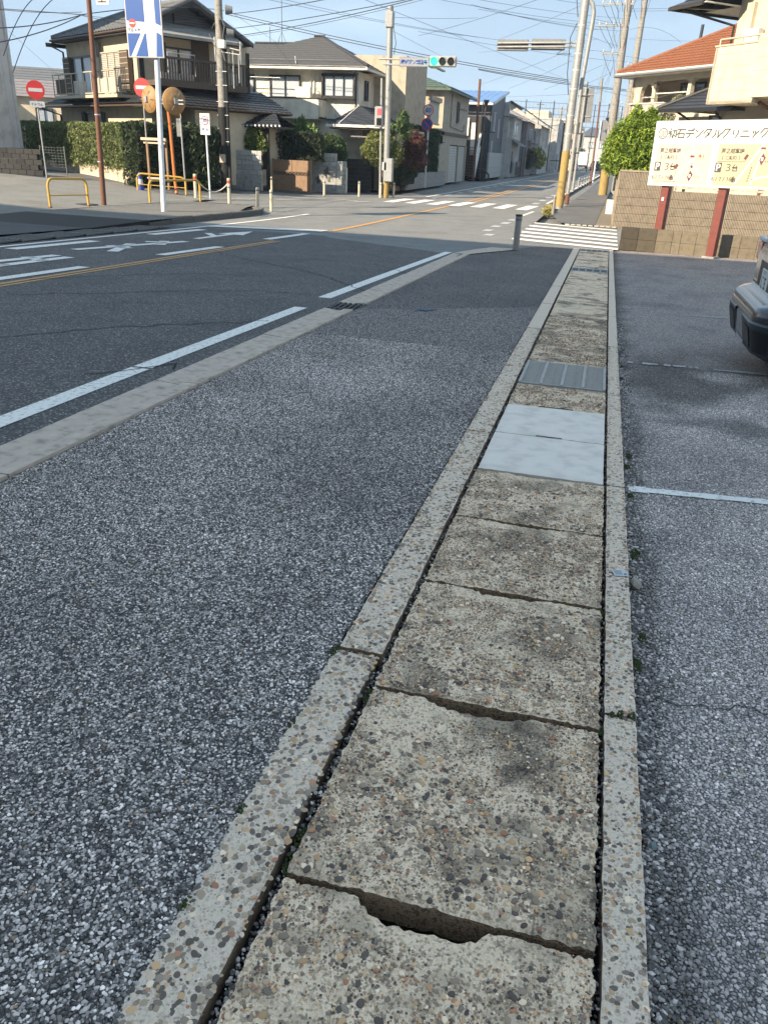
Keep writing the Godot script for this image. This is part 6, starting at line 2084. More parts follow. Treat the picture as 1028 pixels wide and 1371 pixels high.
	boxes(h, "green_panel", "green_glass", [[0.2, 2.2, -0.2, 0.1, 1.5, 0.9]])
	h = thing("white_house", "white boxy house with dark entrance beyond the gable house", "house", V(-7.6, -0.2, -116.0))
	boxes(h, "wall", "white_wall", [[-3.0, 3.2, -5.0, 6.0, 6.6, 9.0]])
	boxes(h, "dark_pier", "dark_frame", [[-0.4, 3.1, -10.2, 1.6, 6.4, 1.0]])
	window(h, 0.03, 4.4, -4.0, 1.2, 1.6, "silver_frame", 2, "curtain", PI / 2)
	boxes(h, "door", "dark_frame", [[0.03, 1.2, -3.0, 0.06, 2.0, 1.3], [0.03, 1.4, 0.7, 1.2, 0.1, 0.1]])
	boxes(h, "blue_board", "sign_blue", [[0.6, 2.6, -9.0, 0.1, 0.6, 1.4]])
	h = thing("flat_block", "three storey pale block with worn balconies far along the road", "building", V(-6.2, -0.15, -136.0))
	boxes(h, "wall", "cream_wall", [[-4.0, 3.5, -5.0, 8.0, 7.0, 10.0]])
	for k in 2:
		boxes(h, "balcony", "beige_wall", [[-1.8, 2.6 + k * 2.2, 0.4, 3.4, 0.8, 0.9]])
		window(h, -1.8, 3.7 + k * 2.2, 0.02, 2.6, 1.1, "dark_frame", 2, "room_dark")
	boxes(h, "roof_slab", "white_trim", [[-4.0, 7.1, -5.0, 8.4, 0.25, 10.4]])
	h = thing("rooftop_block", "cream tower block with small aerials showing over the dark roof", "building", V(-13.0, -0.1, -142.0))
	boxes(h, "wall", "cream_wall", [[0, 4.2, -4.0, 3.6, 8.6, 8.0]])
	window(h, -0.4, 6.9, 0.02, 2.0, 0.8, "dark_frame", 2, "room_dark")
	bars(h, "aerial", "grey_wire", [[V(0.3, 8.5, -1), V(0.3, 10.0, -1)], [V(-0.3, 9.4, -1), V(0.9, 9.4, -1)]], 0.06, 5)
	p = thing("garden_shrub", "yellow flowering shrub leaning over the far pavement", "shrub", V(-8.3, -0.25, -94.0))
	leaves(p, "foliage", 700, blob_place([[0.2, 1.8, 0, 0.9, 0.8, 1.2], [0.3, 1.2, -1.5, 0.7, 0.6, 0.8]]), 0.2, Color(0.1, 0.13, 0.02), Color(0.4, 0.36, 0.05), 22)
	p = thing("dark_arbor", "dark round topped shrub between the far houses", "shrub", V(-8.8, -0.3, -92.0))
	leaves(p, "foliage", 900, blob_place([[0.1, 1.6, 1.0, 0.7, 0.9, 0.8]]), 0.17, Color(0.012, 0.022, 0.01), Color(0.04, 0.06, 0.02), 23)

func right_side() -> void:
	# low plinth wall at the back of the parking lot
	var w := thing("plinth_wall", "low brown block wall with sooty end at the back of the parking lot", "wall", V(0.44, -0.58, -21.55))
	var xs := [0.0, 0.42, 0.86, 1.24, 1.44, 1.8, 2.22, 2.62, 2.82, 3.2, 3.62, 4.0, 4.2, 4.6, 5.0, 5.4]
	for i in xs.size() - 1:
		var slot := false
		if slot:
			boxes(w, "dark_slot", "dark_block", [[(xs[i] + xs[i + 1]) / 2, 0.27 - i * 0.008, -0.02, xs[i + 1] - xs[i] - 0.01, 0.53, 0.18]])
		else:
			for r in 2:
				var b := mbn()
				var k := 0.3 + 0.15 * i if i < 2 else rng.randf_range(0.86, 1.06)
				b.col = Color(k, k * 0.97, k * 0.93)
				b.box(V((xs[i] + xs[i + 1]) / 2, 0.14 + r * 0.275 - i * 0.006, 0), V(xs[i + 1] - xs[i] - 0.007, 0.272, 0.18), 0.005)
				part(w, "block", b, M["plinth_block"])
	boxes(w, "mortar", "dark_concrete", [[2.7, 0.22, -0.05, 5.36, 0.44, 0.08]])
	# ribbed block wall across the side road
	w = thing("ribbed_wall", "tan ribbed block wall on the far side of the striped crossing", "wall", V(0.25, -0.6, -28.65))
	var proto: Array = []
	for v_ in 3:
		var b := mbn()
		for i in 9:
			var x := -0.215 + i * 0.049
			var k := 0.88 + 0.3 * absf(sin(i * 5.3 + v_ * 2.1))
			b.col = Color(k, k, k)
			b.box(V(x + 0.019, 0, 0.004 * ((i + v_) % 3)), V(0.03, 0.242, 0.15))
		b.col = Color(0.6, 0.58, 0.55)
		b.box(V(0, 0, -0.024), V(0.435, 0.246, 0.15))
		proto.append(b.mesh())
	for r in 7:
		for i in 15:
			if r > 4 and i > 3:
				continue
			var o := part(w, "ribbed_block", proto[(i * 2 + r) % 3], M["ribbed_block"])
			o.position = V(0.22 + i * 0.44 + (0.0 if r % 2 else -0.0), 0.12 + r * 0.252, 0)
	boxes(w, "coping", "ribbed_block", [[0.88, 1.79, 0, 1.78, 0.05, 0.2]])
	for i in 22:
		var o := part(w, "side_block", proto[i % 3], M["ribbed_block"])
		o.position = V(0.06, 0.9, -0.32 - i * 0.44)
		o.rotation.y = -PI / 2
		o.scale = V(1, 7.1, 1)
	for i in 5:   # louvred boards on the lower stretch
		boxes(w, "louver_board", "louver", [[4.3, 1.36 + i * 0.085, 0.02, 5.0, 0.06, 0.03]])
	boxes(w, "louver_post", "louver", [[1.82, 1.5, -0.02, 0.06, 0.5, 0.06], [3.1, 1.5, -0.02, 0.06, 0.5, 0.06], [4.4, 1.5, -0.02, 0.06, 0.5, 0.06], [5.7, 1.5, -0.02, 0.06, 0.5, 0.06]])
	w = thing("meter_box", "small white box at the foot of the ribbed wall corner", "box", on(0.12, -34.5))
	boxes(w, "box", "white_trim", [[0, 0.32, 0, 0.3, 0.55, 0.3]])
	# bush behind the wall
	var p := thing("bamboo_bush", "bright yellow green feathery bush rising over the ribbed wall", "shrub", V(0.7, -0.56, -30.2))
	bars(p, "stem", "bark", [[V(0, 0, 0), V(-0.2, 2.2, 0)], [V(0.2, 0, 0), V(0.3, 2.4, 0)], [V(0.4, 0, -0.2), V(0.7, 2.0, -0.2)]], 0.05, 6)
	leaves(p, "foliage", 22000, blob_place([[-0.2, 2.55, 0, 0.85, 0.75, 0.7], [0.5, 2.55, 0, 0.8, 0.8, 0.7], [-0.35, 2.05, 0.1, 0.75, 0.5, 0.6], [-0.05, 3.05, 0, 0.5, 0.45, 0.5], [0.75, 2.1, 0.1, 0.6, 0.6, 0.6], [0.2, 2.1, 0.3, 0.8, 0.6, 0.6], [0.55, 3.0, -0.1, 0.35, 0.35, 0.4], [-0.6, 2.75, 0.0, 0.35, 0.3, 0.4], [-0.15, 3.3, 0.1, 0.22, 0.35, 0.25], [0.95, 2.7, 0.1, 0.35, 0.35, 0.3], [-0.75, 2.2, 0.2, 0.3, 0.3, 0.3], [0.3, 3.3, 0, 0.18, 0.35, 0.2]]), 0.085, Color(0.05, 0.1, 0.01), Color(0.32, 0.42, 0.04), 24, 0.2)
	# cream house with orange tiles
	var h := thing("orange_roof_house", "cream house with orange tiled roof and arched balcony", "house", V(0.29, -0.4, -49.84), "", -0.902)
	var b := mbn()
	var front := PackedVector2Array([Vector2(0.2, 4.75), Vector2(0.9, 4.75)])
	for i in 9:
		var a := PI - PI * i / 8.0
		front.append(Vector2(1.36 + cos(a) * 0.46, 5.2 + sin(a) * 0.46))
	front.append_array(PackedVector2Array([Vector2(1.82, 4.75), Vector2(2.05, 4.75), Vector2(2.05, 6.0), Vector2(0.2, 6.0)]))
	b.box(V(1.125, 2.37, -0.125), V(1.85, 4.74, 0.25))
	b.prism(front, -0.25, 0.0)
	b.box(V(5.8, 2.35, -0.12), V(7.5, 4.7, 0.25))
	b.box(V(5.8, 5.86, -0.12), V(7.5, 0.28, 0.25))
	b.box(V(4.5, 5.2, -0.12), V(0.22, 1.2, 0.24))
	b.box(V(4.5, 5.7, -0.11), V(0.5, 0.12, 0.26))
	b.box(V(4.9, 3.0, -4.8), V(9.4, 6.0, 6.8))
	b.box(V(0.3, 3.0, -3.2), V(0.25, 6.0, 6.4))
	part(h, "wall", b, M["warm_white_wall"])
	b = mbn()
	tiled(b, V(-0.5, 6.12, 0.65), V(10.2, 6.12, 0.65), V(8.5, 8.7, -4.2), V(3.9, 8.7, -4.2), 16, 0.05, 40, 0.04)
	tiled(b, V(-0.5, 6.12, -9.0), V(-0.5, 6.12, 0.65), V(3.9, 8.7, -4.2), V(3.9, 8.7, -4.2), 14, 0.05, 36, 0.04)
	var rf := part(h, "roof", b, M["orange_tile"])
	bars(rf, "ridge_tile", "orange_tile", [[V(3.9, 8.76, -4.2), V(8.5, 8.76, -4.2)], [V(3.9, 8.76, -4.2), V(-0.5, 6.2, 0.65)]], 0.11, 6)
	boxes(h, "fascia", "white_trim", [[4.9, 6.05, 0.68, 10.8, 0.2, 0.1], [-0.5, 6.05, -4.2, 0.1, 0.2, 9.7], [4.9, 6.0, 0.3, 10.7, 0.06, 0.75]])
	bars(h, "rain_gutter", "sign_back", [[V(-0.5, 6.02, 0.78), V(10.2, 6.02, 0.78)]], 0.07, 6)
	window(h, 3.3, 5.0, -1.38, 1.7, 1.3, "brown_metal", 2, "room_dark")
	window(h, 6.0, 4.9, -1.38, 2.2, 1.4, "silver_frame", 2)
	bars(h, "balcony_rail", "white_trim", [[V(1.0, 5.0, -0.12), V(1.85, 5.0, -0.12)], [V(2.05, 5.15, -0.12), V(4.5, 5.15, -0.12)], [V(0.25, 4.7, 0.1), V(3.0, 4.7, 0.1)]], 0.035, 6)
	railing(h, "lattice_panel", "white_trim", V(1.3, 4.1, 0.06), V(3.0, 4.1, 0.06), 0.55, 0.085, 0.02)
	boxes(h, "hanging_planter", "brown_wood", [[2.15, 5.5, 0.05, 0.2, 0.25, 0.2]])
	leaves(h, "balcony_plants", 500, blob_place([[4.0, 4.75, -0.2, 0.7, 0.25, 0.3], [3.4, 4.1, 0.1, 0.5, 0.35, 0.3]]), 0.12, Color(0.12, 0.14, 0.08), Color(0.3, 0.3, 0.2), 25)
	bars(h, "wall_cable", "grey_wire", [[V(0.25, 5.6, 0.03), V(1.0, 5.1, 0.03), V(2.2, 4.9, 0.03), V(3.4, 5.1, 0.03)]], 0.012, 4)
	# near cream house with the big balcony
	h = thing("balcony_house", "cream house with a large panelled balcony box and dark eaves", "house", V(3.21, -0.45, -37.08), "", -0.902)
	boxes(h, "wall", "warm_white_wall", [[5.2, 4.4, -4.6, 12.0, 8.9, 6.0]])
	boxes(h, "lower_wall", "warm_white_wall", [[-0.9, 1.9, -3.2, 5.0, 3.8, 2.8]])
	boxes(h, "wall_pilaster", "warm_white_wall", [[-0.1, 6.6, -1.52, 0.35, 2.2, 0.2], [0.9, 6.6, -1.55, 0.3, 2.2, 0.16]])
	var bal := boxes(h, "balcony", "warm_white_wall", [[1.2, 5.09, -0.06, 2.42, 1.97, 0.12], [0.06, 5.09, -0.75, 0.12, 1.97, 1.5], [1.2, 4.15, -0.8, 2.3, 0.1, 1.6], [4.4, 5.25, 0.25, 4.0, 2.0, 0.14], [2.46, 5.25, 0.1, 0.12, 2.0, 0.4], [4.4, 4.3, -0.6, 4.0, 0.1, 1.8]])
	for i in 4:
		boxes(bal, "panel_joint", "cream_wall", [[1.2, 4.55 + i * 0.42, 0.004, 2.4, 0.012, 0.012], [4.4, 4.7 + i * 0.42, 0.324, 4.0, 0.012, 0.012]])
	for i in 3:
		boxes(bal, "panel_joint", "cream_wall", [[0.6 + i * 0.6, 5.09, 0.004, 0.01, 1.96, 0.012]])
	boxes(h, "balcony_coping", "tan_frame", [[1.2, 6.1, -0.06, 2.5, 0.06, 0.18], [0.06, 6.1, -0.75, 0.18, 0.06, 1.5]])
	bars(h, "hand_rail", "tan_frame", [[V(0.1, 6.32, -0.06), V(2.4, 6.32, -0.06)], [V(0.1, 6.1, -0.06), V(0.1, 6.32, -0.06)], [V(1.2, 6.1, -0.06), V(1.2, 6.32, -0.06)]], 0.035, 6)
	air_con(h, 0.45, 6.45, -1.25)
	boxes(h, "panel_box", "sign_back", [[1.6, 6.6, -1.4, 0.4, 0.8, 0.2]])
	b = mbn()
	tiled(b, V(-2.7, 7.65, 0.3), V(-0.9, 7.65, 0.3), V(0.6, 8.6, -1.4), V(-0.4, 8.6, -1.4), 5, 0.03)
	tiled(b, V(-0.9, 7.65, 0.3), V(-0.9, 7.65, 0.3), V(0.6, 8.6, -1.4), V(0.6, 8.6, -1.4), 5, 0.03)
	tiled(b, V(-2.7, 7.65, -8.0), V(-2.7, 7.65, 0.3), V(-0.4, 8.9, -2.0), V(-0.4, 8.9, -6.0), 6, 0.03)
	b.box(V(3.0, 8.9, -4.4), V(12, 0.2, 7.5))
	part(h, "roof", b, M["dark_tile"])
	boxes(h, "eaves", "dark_wood", [[-1.8, 7.6, 0.3, 1.9, 0.12, 0.08], [-2.68, 7.6, -3.9, 0.08, 0.12, 8.4]])
	boxes(h, "soffit", "white_trim", [[-1.7, 7.66, -3.8, 1.9, 0.04, 8.0], [-1.8, 7.66, -0.6, 1.8, 0.04, 1.7]])
	bars(h, "downpipe", "dark_frame", [[V(-2.0, 7.5, 0.2), V(-0.85, 7.0, -1.5), V(-0.85, 4.4, -1.5)], [V(-2.9, 4.0, -1.1), V(-2.2, 3.5, -1.7), V(-2.2, 0.4, -1.7)], [V(-0.6, 4.0, -1.0), V(-0.7, 3.6, -1.7), V(-0.2, 3.2, -1.7)]], 0.055, 6)
	bars(h, "brown_downpipe", "rust_pole", [[V(2.5, 4.1, -0.2), V(2.3, 3.8, -1.5), V(2.2, 0.4, -1.55)]], 0.08, 6)
	b = mbn()
	tiled(b, V(-3.9, 4.05, -0.9), V(0.5, 4.05, -0.9), V(0.5, 5.2, -3.0), V(-1.9, 5.2, -3.0), 8, 0.03)
	tiled(b, V(-3.9, 4.05, -5.4), V(-3.9, 4.05, -0.9), V(-1.9, 5.2, -3.0), V(-1.9, 5.2, -3.2), 8, 0.03)
	rf = part(h, "lower_roof", b, M["dark_tile"])
	bars(rf, "hip_cap", "dark_tile", [[V(-3.9, 4.1, -0.9), V(-1.9, 5.25, -3.0)]], 0.09, 6)
	boxes(h, "lower_fascia", "dark_frame", [[-1.7, 4.0, -0.88, 4.5, 0.13, 0.08], [-1.7, 3.98, -1.3, 4.4, 0.04, 0.9]])
	window(h, -0.9, 3.3, -1.78, 1.1, 1.0, "brown_metal", 2, "room_dark")
	window(h, 1.6, 2.9, -1.58, 1.4, 1.4, "brown_metal", 2, "curtain")

func sign_board() -> void:
	# clinic sign on two red posts
	var h := thing("clinic_sign", "large cream dental clinic sign with two parking maps on dark red posts", "sign board", V(0.88, -0.56, -21.78), "", -0.5236)
	var bd := Node3D.new()
	bd.name = "board"
	h.add_child(bd)
	bd.position = V(0, 1.505, 0)
	bd.rotation.z = 0.022
	boxes(bd, "panel", "sign_cream", [[1.55, 0.71, -0.03, 3.1, 1.42, 0.06]], 0.006)
	boxes(bd, "map_panel", "sign_pink", [[0.80, 0.49, 0.002, 1.36, 0.86, 0.004]])
	boxes(bd, "map_panel", "sign_tan", [[2.32, 0.49, 0.002, 1.36, 0.86, 0.004]])
	var b := mbn()
	var gl := ["2031 033305 2529 3546 52929877 725947", "0191 4106 2585892925", "2272 0595 55473829 7182 8091", "1233 295792", "3105 318157 5629 4466", "323609 626995", "3105 318156 5629", "2226 727559", "2373 0898", "2335 4355 834739", "3105 318156 5629"]
	for i in 11:
		b.stroke(gl[i], V(0.36 + i * 0.215, 1.06, 0.004), 0.19, 0.021, 0.0)
	part(bd, "lettering", b, M["sign_ink"])
	b = mbn()
	b.disc(V(0.215, 1.15, 0), 0.118, 0.004, 0.003, 28, 0.103)
	for s in [-0.035, 0.035]:
		b.stroke("4017 1729 2949 4961 6140", V(0.175 + s, 1.085, 0.004), 0.12, 0.009, 0.0)
	part(bd, "emblem", b, M["sign_ink"])
	var ne := ["2010 1141 5191 6043 1373 7375 1575 1787 4309", "22416173641989", "1117 1141 1343 1545 174749 0908 7081 5292 5595 5999 7279", "0191 1373 1377 7377 1777 1575 0898 4049", "0333 1118 0838 4181854541 4383 3696 5639"]
	for m in 2:
		var x0 := 0.22 + m * 1.5
		var ink := "sign_ink" if m == 0 else "sign_black"
		b = mbn()
		for i in 5:
			b.stroke(ne[i], V(x0 + i * 0.105, 0.74, 0.006), 0.09, 0.013, 0.0)
		b.stroke("201429", V(x0 + 0.03, 0.6, 0.006), 0.08, 0.011, 0.0)
		for i in 3:
			b.stroke(["2262 274788 7081", "1171 2363 0595 4059 4509 4599", "19119199 4145 4517 4567"][i], V(x0 + 0.1 + i * 0.09, 0.6, 0.006), 0.075, 0.010, 0.0)
		b.stroke("608569", V(x0 + 0.37, 0.6, 0.006), 0.08, 0.011, 0.0)
		b.stroke("401484 7284 2585892925", V(x0 + 0.3, 0.37, 0.006), 0.13, 0.018, 0.0)
		b.stroke("2161 1383 4049 4306 4396 2585892925 2787 5559", V(x0 + 0.32, 0.14, 0.006), 0.11, 0.014, 0.0)
		b.box(V(x0 + 0.22, 0.105 if m == 0 else 0.56, 0.006), V(0.56, 0.007, 0.003))
		part(bd, "lettering", b, M[ink])
		text(bd, "numeral", "3", 0.15, V(x0 + 0.22, 0.435, 0.006), ink)
		text(bd, "numeral", "6 / 7 / 16", 0.085, V(x0 + 0.1, 0.19, 0.006), ink)
		boxes(bd, "parking_mark", "sign_black", [[x0 - 0.02, 0.435, 0.006, 0.15, 0.2, 0.006]], 0.002)
		text(bd, "parking_letter", "P", 0.15, V(x0 - 0.02, 0.435, 0.0105), "sign_white", true)
		# the little street map
		b = mbn()
		if m == 0:
			for s in [[0.62, 0.9, 0.99, 0.45, 0.02], [1.02, 0.9, 1.06, 0.08, 0.05], [0.6, 0.1, 1.0, 0.6, 0.045], [1.0, 0.55, 1.35, 0.2, 0.03]]:
				map_road(b, V(s[0] + 0.02, s[1], 0.0055), V(s[2] + 0.02, s[3], 0.0055), s[4])
		else:
			for s in [[2.62, 0.9, 2.14, 0.1, 0.05], [2.66, 0.9, 2.5, 0.08, 0.05], [2.5, 0.2, 2.98, 0.3, 0.05], [2.72, 0.86, 2.98, 0.6, 0.03]]:
				map_road(b, V(s[0], s[1], 0.0055), V(s[2], s[3], 0.0055), s[4])
		part(bd, "map_road", b, M["sign_cream"])
		b = mbn()
		var q := [[0.68, 0.44, 0.07, 0.11, -0.5], [1.04, 0.66, 0.1, 0.045, 0.0], [1.06, 0.44, 0.05, 0.06, 0.6]] if m == 0 else [[2.3, 0.66, 0.06, 0.11, -0.5], [2.64, 0.84, 0.1, 0.04, 0.0]]
		for e in q:
			b.xf = Transform3D(Basis(V(0, 0, 1), e[4]), V(e[0], e[1], 0.0075))
			b.box(Vector3.ZERO, V(e[2], e[3], 0.003))
		part(bd, "map_mark", b, M["sign_maroon"])
		b = mbn()
		var cx := 1.05 if m == 0 else 2.66
		var cy := 0.24 if m == 0 else 0.62
		b.prism(PackedVector2Array([Vector2(cx - 0.06, cy - 0.02), Vector2(cx, cy - 0.13), Vector2(cx + 0.07, cy + 0.03), Vector2(cx, cy + 0.12)]), 0.006, 0.009)
		part(bd, "map_block", b, M["sign_maroon"])
		b = mbn()
		b.box(V(cx, cy, 0.0105), V(0.05, 0.07, 0.002))
		part(bd, "map_block_core", b, M["sign_white"])
		b = mbn()
		b.tube([V(x0 + 0.5, 0.105 if m == 0 else 0.56, 0.007), V(x0 + (0.45 if m == 0 else 0.56), 0.11 if m == 0 else 0.57, 0.007), V(x0 + (0.47 + 0.0 if m == 0 else 0.6), 0.4 if m == 0 else 0.64, 0.007)], 0.003, 0.003, 4)
		part(bd, "leader_line", b, M["sign_ink"])
	b = mbn()
	b.stroke("1171 2363 0595 4059", V(1.19, 0.62, 0.007), 0.08, 0.011, 0.0)
	b.stroke("4049", V(1.27, 0.62, 0.007), 0.08, 0.011, 0.0)
	b.box(V(1.25, 0.59, 0.007), V(0.24, 0.005, 0.003))
	part(bd, "lettering", b, M["sign_red"])
	b = mbn()
	for i in 3:
		b.stroke("1171 1919 5159 1555", V(1.14 + i * 0.05, 0.2, 0.007), 0.04, 0.005, 0.0)
	part(bd, "lettering", b, M["sign_ink"])
	b = mbn()
	for i in 3:
		b.stroke("1171 1919 5159 1555", V(2.72 + i * 0.05, 0.55, 0.007), 0.04, 0.005, 0.0)
	part(bd, "lettering", b, M["sign_ink"])
	b = mbn()
	for i in 6:
		b.stroke("1171 2575 5159", V(2.44 - i * 0.008, 0.42 - i * 0.055, 0.007), 0.04, 0.006, 0.0)
	part(bd, "lettering", b, M["sign_ink"])
	for s in [[0.45, 0.0], [1.87, 0.0]]:
		boxes(h, "post", "red_post", [[s[0], 0.92, -0.16, 0.19, 2.0, 0.19]], 0.008)
	boxes(h, "sticker", "sign_white", [[0.44, 1.22, -0.062, 0.06, 0.08, 0.006]])
	boxes(h, "footing", "plain_concrete", [[0.45, -0.02, -0.16, 0.3, 0.1, 0.3], [1.87, -0.02, -0.16, 0.3, 0.1, 0.3]])

func map_road(b: MB, p: Vector3, q: Vector3, w: float) -> void:
	var d := (q - p).normalized()
	var s := V(-d.y, d.x, 0) * w * 0.5
	b.quad(p - s, q - s, q + s, p + s)

func car_ring(hl: float, hw: float, r: float, y: float, in_l: float, in_r: float, in_s: float, n := 14) -> Array:   # rounded rectangle in plan; ends at -hl + in_l and hl - in_r
	var out: Array = []
	var cs := [[hl - in_r - r, hw - in_s - r, 0.0], [-hl + in_l + r, hw - in_s - r, PI / 2], [-hl + in_l + r, -hw + in_s + r, PI], [hl - in_r - r, -hw + in_s + r, PI * 1.5]]
	for c in cs:
		for k in n + 1:
			var a: float = c[2] + PI / 2 * k / n
			out.append(V(c[0] + cos(a) * r, y, c[1] + sin(a) * r))
	return out

func loft(b: MB, rings: Array, cap := true) -> void:
	var n: int = rings[0].size()
	var nor: Array = []
	for i in rings.size():
		var row: Array = []
		for k in n:
			var t: Vector3 = rings[i][(k + 1) % n] - rings[i][(k + n - 1) % n]
			var u: Vector3 = rings[mini(i + 1, rings.size() - 1)][k] - rings[maxi(i - 1, 0)][k]
			row.append(u.cross(t).normalized())
		nor.append(row)
	for i in rings.size() - 1:
		for k in n:
			var m := (k + 1) % n
			b.stri(rings[i][k], rings[i + 1][m], rings[i][m], nor[i][k], nor[i + 1][m], nor[i][m])
			b.stri(rings[i][k], rings[i + 1][k], rings[i + 1][m], nor[i][k], nor[i + 1][k], nor[i + 1][m])
	if cap:
		var top: Array = rings[rings.size() - 1]
		for k in range(1, n - 1):
			b.tri(top[0], top[k + 1], top[k])

func ring_panel(b: MB, hl: float, hw: float, r: float, y0: float, y1: float, s0: float, s1: float, proud: float, in0: float, in1: float) -> void:   # a patch on the bumper's rounded corner; s runs from the end face (0) round to the side
	var f := func(s: float, y: float, inset: float) -> Vector3:
		var flat := hw - r
		var p := V(-hl, y, -flat * 0.0)
		if s < flat:
			p = V(-hl + inset - proud, y, -s)
		else:
			var a := minf((s - flat) / r, PI / 2)
			p = V(-hl + r - cos(a) * (r - inset + proud), y, -flat - sin(a) * (r - inset + proud))
		return p
	var n := 20
	for k in n:
		var a := lerpf(s0, s1, float(k) / n)
		var e := lerpf(s0, s1, float(k + 1) / n)
		var p0: Vector3 = f.call(a, y0, in0)
		var p1: Vector3 = f.call(e, y0, in0)
		var p2: Vector3 = f.call(e, y1, in1)
		var p3: Vector3 = f.call(a, y1, in1)
		b.quad(p1, p0, p3, p2)

func parked_suv() -> void:
	var h := thing("parked_suv", "dark blue grey sport utility vehicle backed into the parking bay, its bumper corner showing", "car", on(3.49, -7.72, -0.035))
	var hl := 2.2
	var hw := 0.92
	var b := mbn()
	# [height, inset of the rear end, of the front end, of the sides, corner radius]
	var lv := [[0.30, 0.04, 0.10, 0.06, 0.34], [0.50, 0.0, 0.02, 0.02, 0.36], [0.58, 0.005, 0.0, 0.01, 0.36], [0.64, 0.03, 0.0, 0.0, 0.35], [0.665, 0.08, 0.0, 0.0, 0.33], [0.68, 0.15, 0.01, 0.0, 0.30], [0.74, 0.17, 0.02, 0.0, 0.28], [0.95, 0.165, 0.05, 0.005, 0.26], [1.06, 0.18, 0.12, 0.02, 0.26]]
	var rings: Array = []
	for l in lv:
		rings.append(car_ring(hl, hw, l[4], l[0], l[1], l[2], l[3]))
	loft(b, rings)
	part(h, "body", b, M["car_paint"])
	b = mbn()
	rings = []
	for l in [[1.05, 0.20, 1.25, 0.05, 0.25], [1.40, 0.38, 1.75, 0.15, 0.25], [1.60, 0.52, 2.05, 0.23, 0.25]]:
		rings.append(car_ring(hl, hw, l[4], l[0], l[1], l[2], l[3]))
	loft(b, rings)
	part(h, "window", b, M["car_glass"])
	b = mbn()
	rings = []
	for l in [[1.59, 0.42, 2.0, 0.2, 0.25], [1.66, 0.46, 2.1, 0.24, 0.25], [1.70, 0.6, 2.3, 0.32, 0.25]]:
		rings.append(car_ring(hl, hw, l[4], l[0], l[1], l[2], l[3]))
	loft(b, rings)
	part(h, "roof", b, M["car_paint"])
	b = mbn()
	rings = []
	for l in [[0.18, 0.22, 0.3, 0.12, 0.3], [0.24, 0.10, 0.2, 0.08, 0.34], [0.31, 0.03, 0.1, 0.05, 0.35]]:
		rings.append(car_ring(hl, hw, l[4], l[0], l[1], l[2], l[3]))
	loft(b, rings)
	part(h, "under_bumper", b, M["car_black"])
	# the bumper's dark panels in their pale surround
	for s in [-1.0, 1.0]:
		b = mbn()
		b.xf = Transform3D(Basis.from_scale(V(1, 1, s)), Vector3.ZERO)
		ring_panel(b, hl, hw, 0.36, 0.27, 0.52, 0.20, 1.10, 0.012, 0.06, 0.0)
		ring_panel(b, hl, hw, 0.36, 0.52, 0.535, 0.20, 1.10, 0.012, 0.0, 0.02)
		part(h, "bumper_surround", b, M["car_trim"])
		for q in [[0.28, 0.60], [0.66, 0.86], [0.91, 1.06]]:
			b = mbn()
			b.xf = Transform3D(Basis.from_scale(V(1, 1, s)), Vector3.ZERO)
			ring_panel(b, hl, hw, 0.36, 0.295, 0.475, q[0], q[1], 0.018, 0.055, 0.008)
			part(h, "bumper_insert", b, M["car_black"])
	boxes(h, "rear_plate", "plate", [[-2.04, 0.79, -0.07, 0.012, 0.165, 0.33]], 0.003)
	b = mbn()
	b.xf = Transform3D(Basis(Vector3.UP, -PI / 2), V(-2.047, 0.72, -0.22))
	for i in 2:
		b.stroke(["1149 4979 7191", "9121 2189 3575 8939"][i], V(0.02 + i * 0.13, 0.0, 0.0), 0.09, 0.018, 0.0)
	for i in 3:
		b.stroke("1171 2575 5159", V(0.06 + i * 0.05, 0.105, 0.0), 0.035, 0.006, 0.0)
	part(h, "plate_lettering", b, M["plate_ink"])
	boxes(h, "tailgate_recess", "car_black", [[-2.03, 0.8, -0.05, 0.02, 0.26, 0.75]], 0.008)
	for s in [-1.0, 1.0]:
		boxes(h, "tail_lamp", "lamp_red", [[-1.97, 0.98, s * 0.72, 0.12, 0.2, 0.26]], 0.03)
		boxes(h, "lamp_strip", "plate", [[-2.02, 1.09, s * 0.6, 0.04, 0.04, 0.4]], 0.008)
		boxes(h, "headlight", "plate", [[2.05, 0.75, s * 0.65, 0.16, 0.16, 0.34]], 0.03)
		boxes(h, "door_mirror", "car_black", [[0.85, 1.1, s * 1.0, 0.14, 0.14, 0.2]], 0.03)
		for x in [-1.35, 1.35]:
			var wb := mbn()
			wb.xf = Transform3D(Basis(V(1, 0, 0), PI / 2), V(x, 0.34, s * 0.80))
			wb.lathe([Vector2(0.0, -0.11), Vector2(0.30, -0.11), Vector2(0.34, -0.09), Vector2(0.34, 0.09), Vector2(0.30, 0.11), Vector2(0.0, 0.11)], 24)
			var wo := part(h, "wheel", wb, M["tyre"])
			var rb := mbn()
			rb.xf = Transform3D(Basis(V(1, 0, 0), PI / 2), V(x, 0.34, s * 0.905))
			rb.lathe([Vector2(0.225, -0.012), Vector2(0.22, 0.012), Vector2(0.19, 0.012), Vector2(0.185, -0.012), Vector2(0.225, -0.012)], 20)
			rb.lathe([Vector2(0.05, -0.012), Vector2(0.045, 0.014), Vector2(0.0, 0.014), Vector2(0.0, -0.012), Vector2(0.05, -0.012)], 12)
			for k in 5:
				rb.xf = Transform3D(Basis(V(1, 0, 0), PI / 2), V(x, 0.34, s * 0.905)) * Transform3D(Basis(Vector3.UP, TAU * k / 5), Vector3.ZERO)
				rb.box(V(0.12, 0, 0), V(0.16, 0.02, 0.05), 0.004)
			part(wo, "rim", rb, M["rim"])

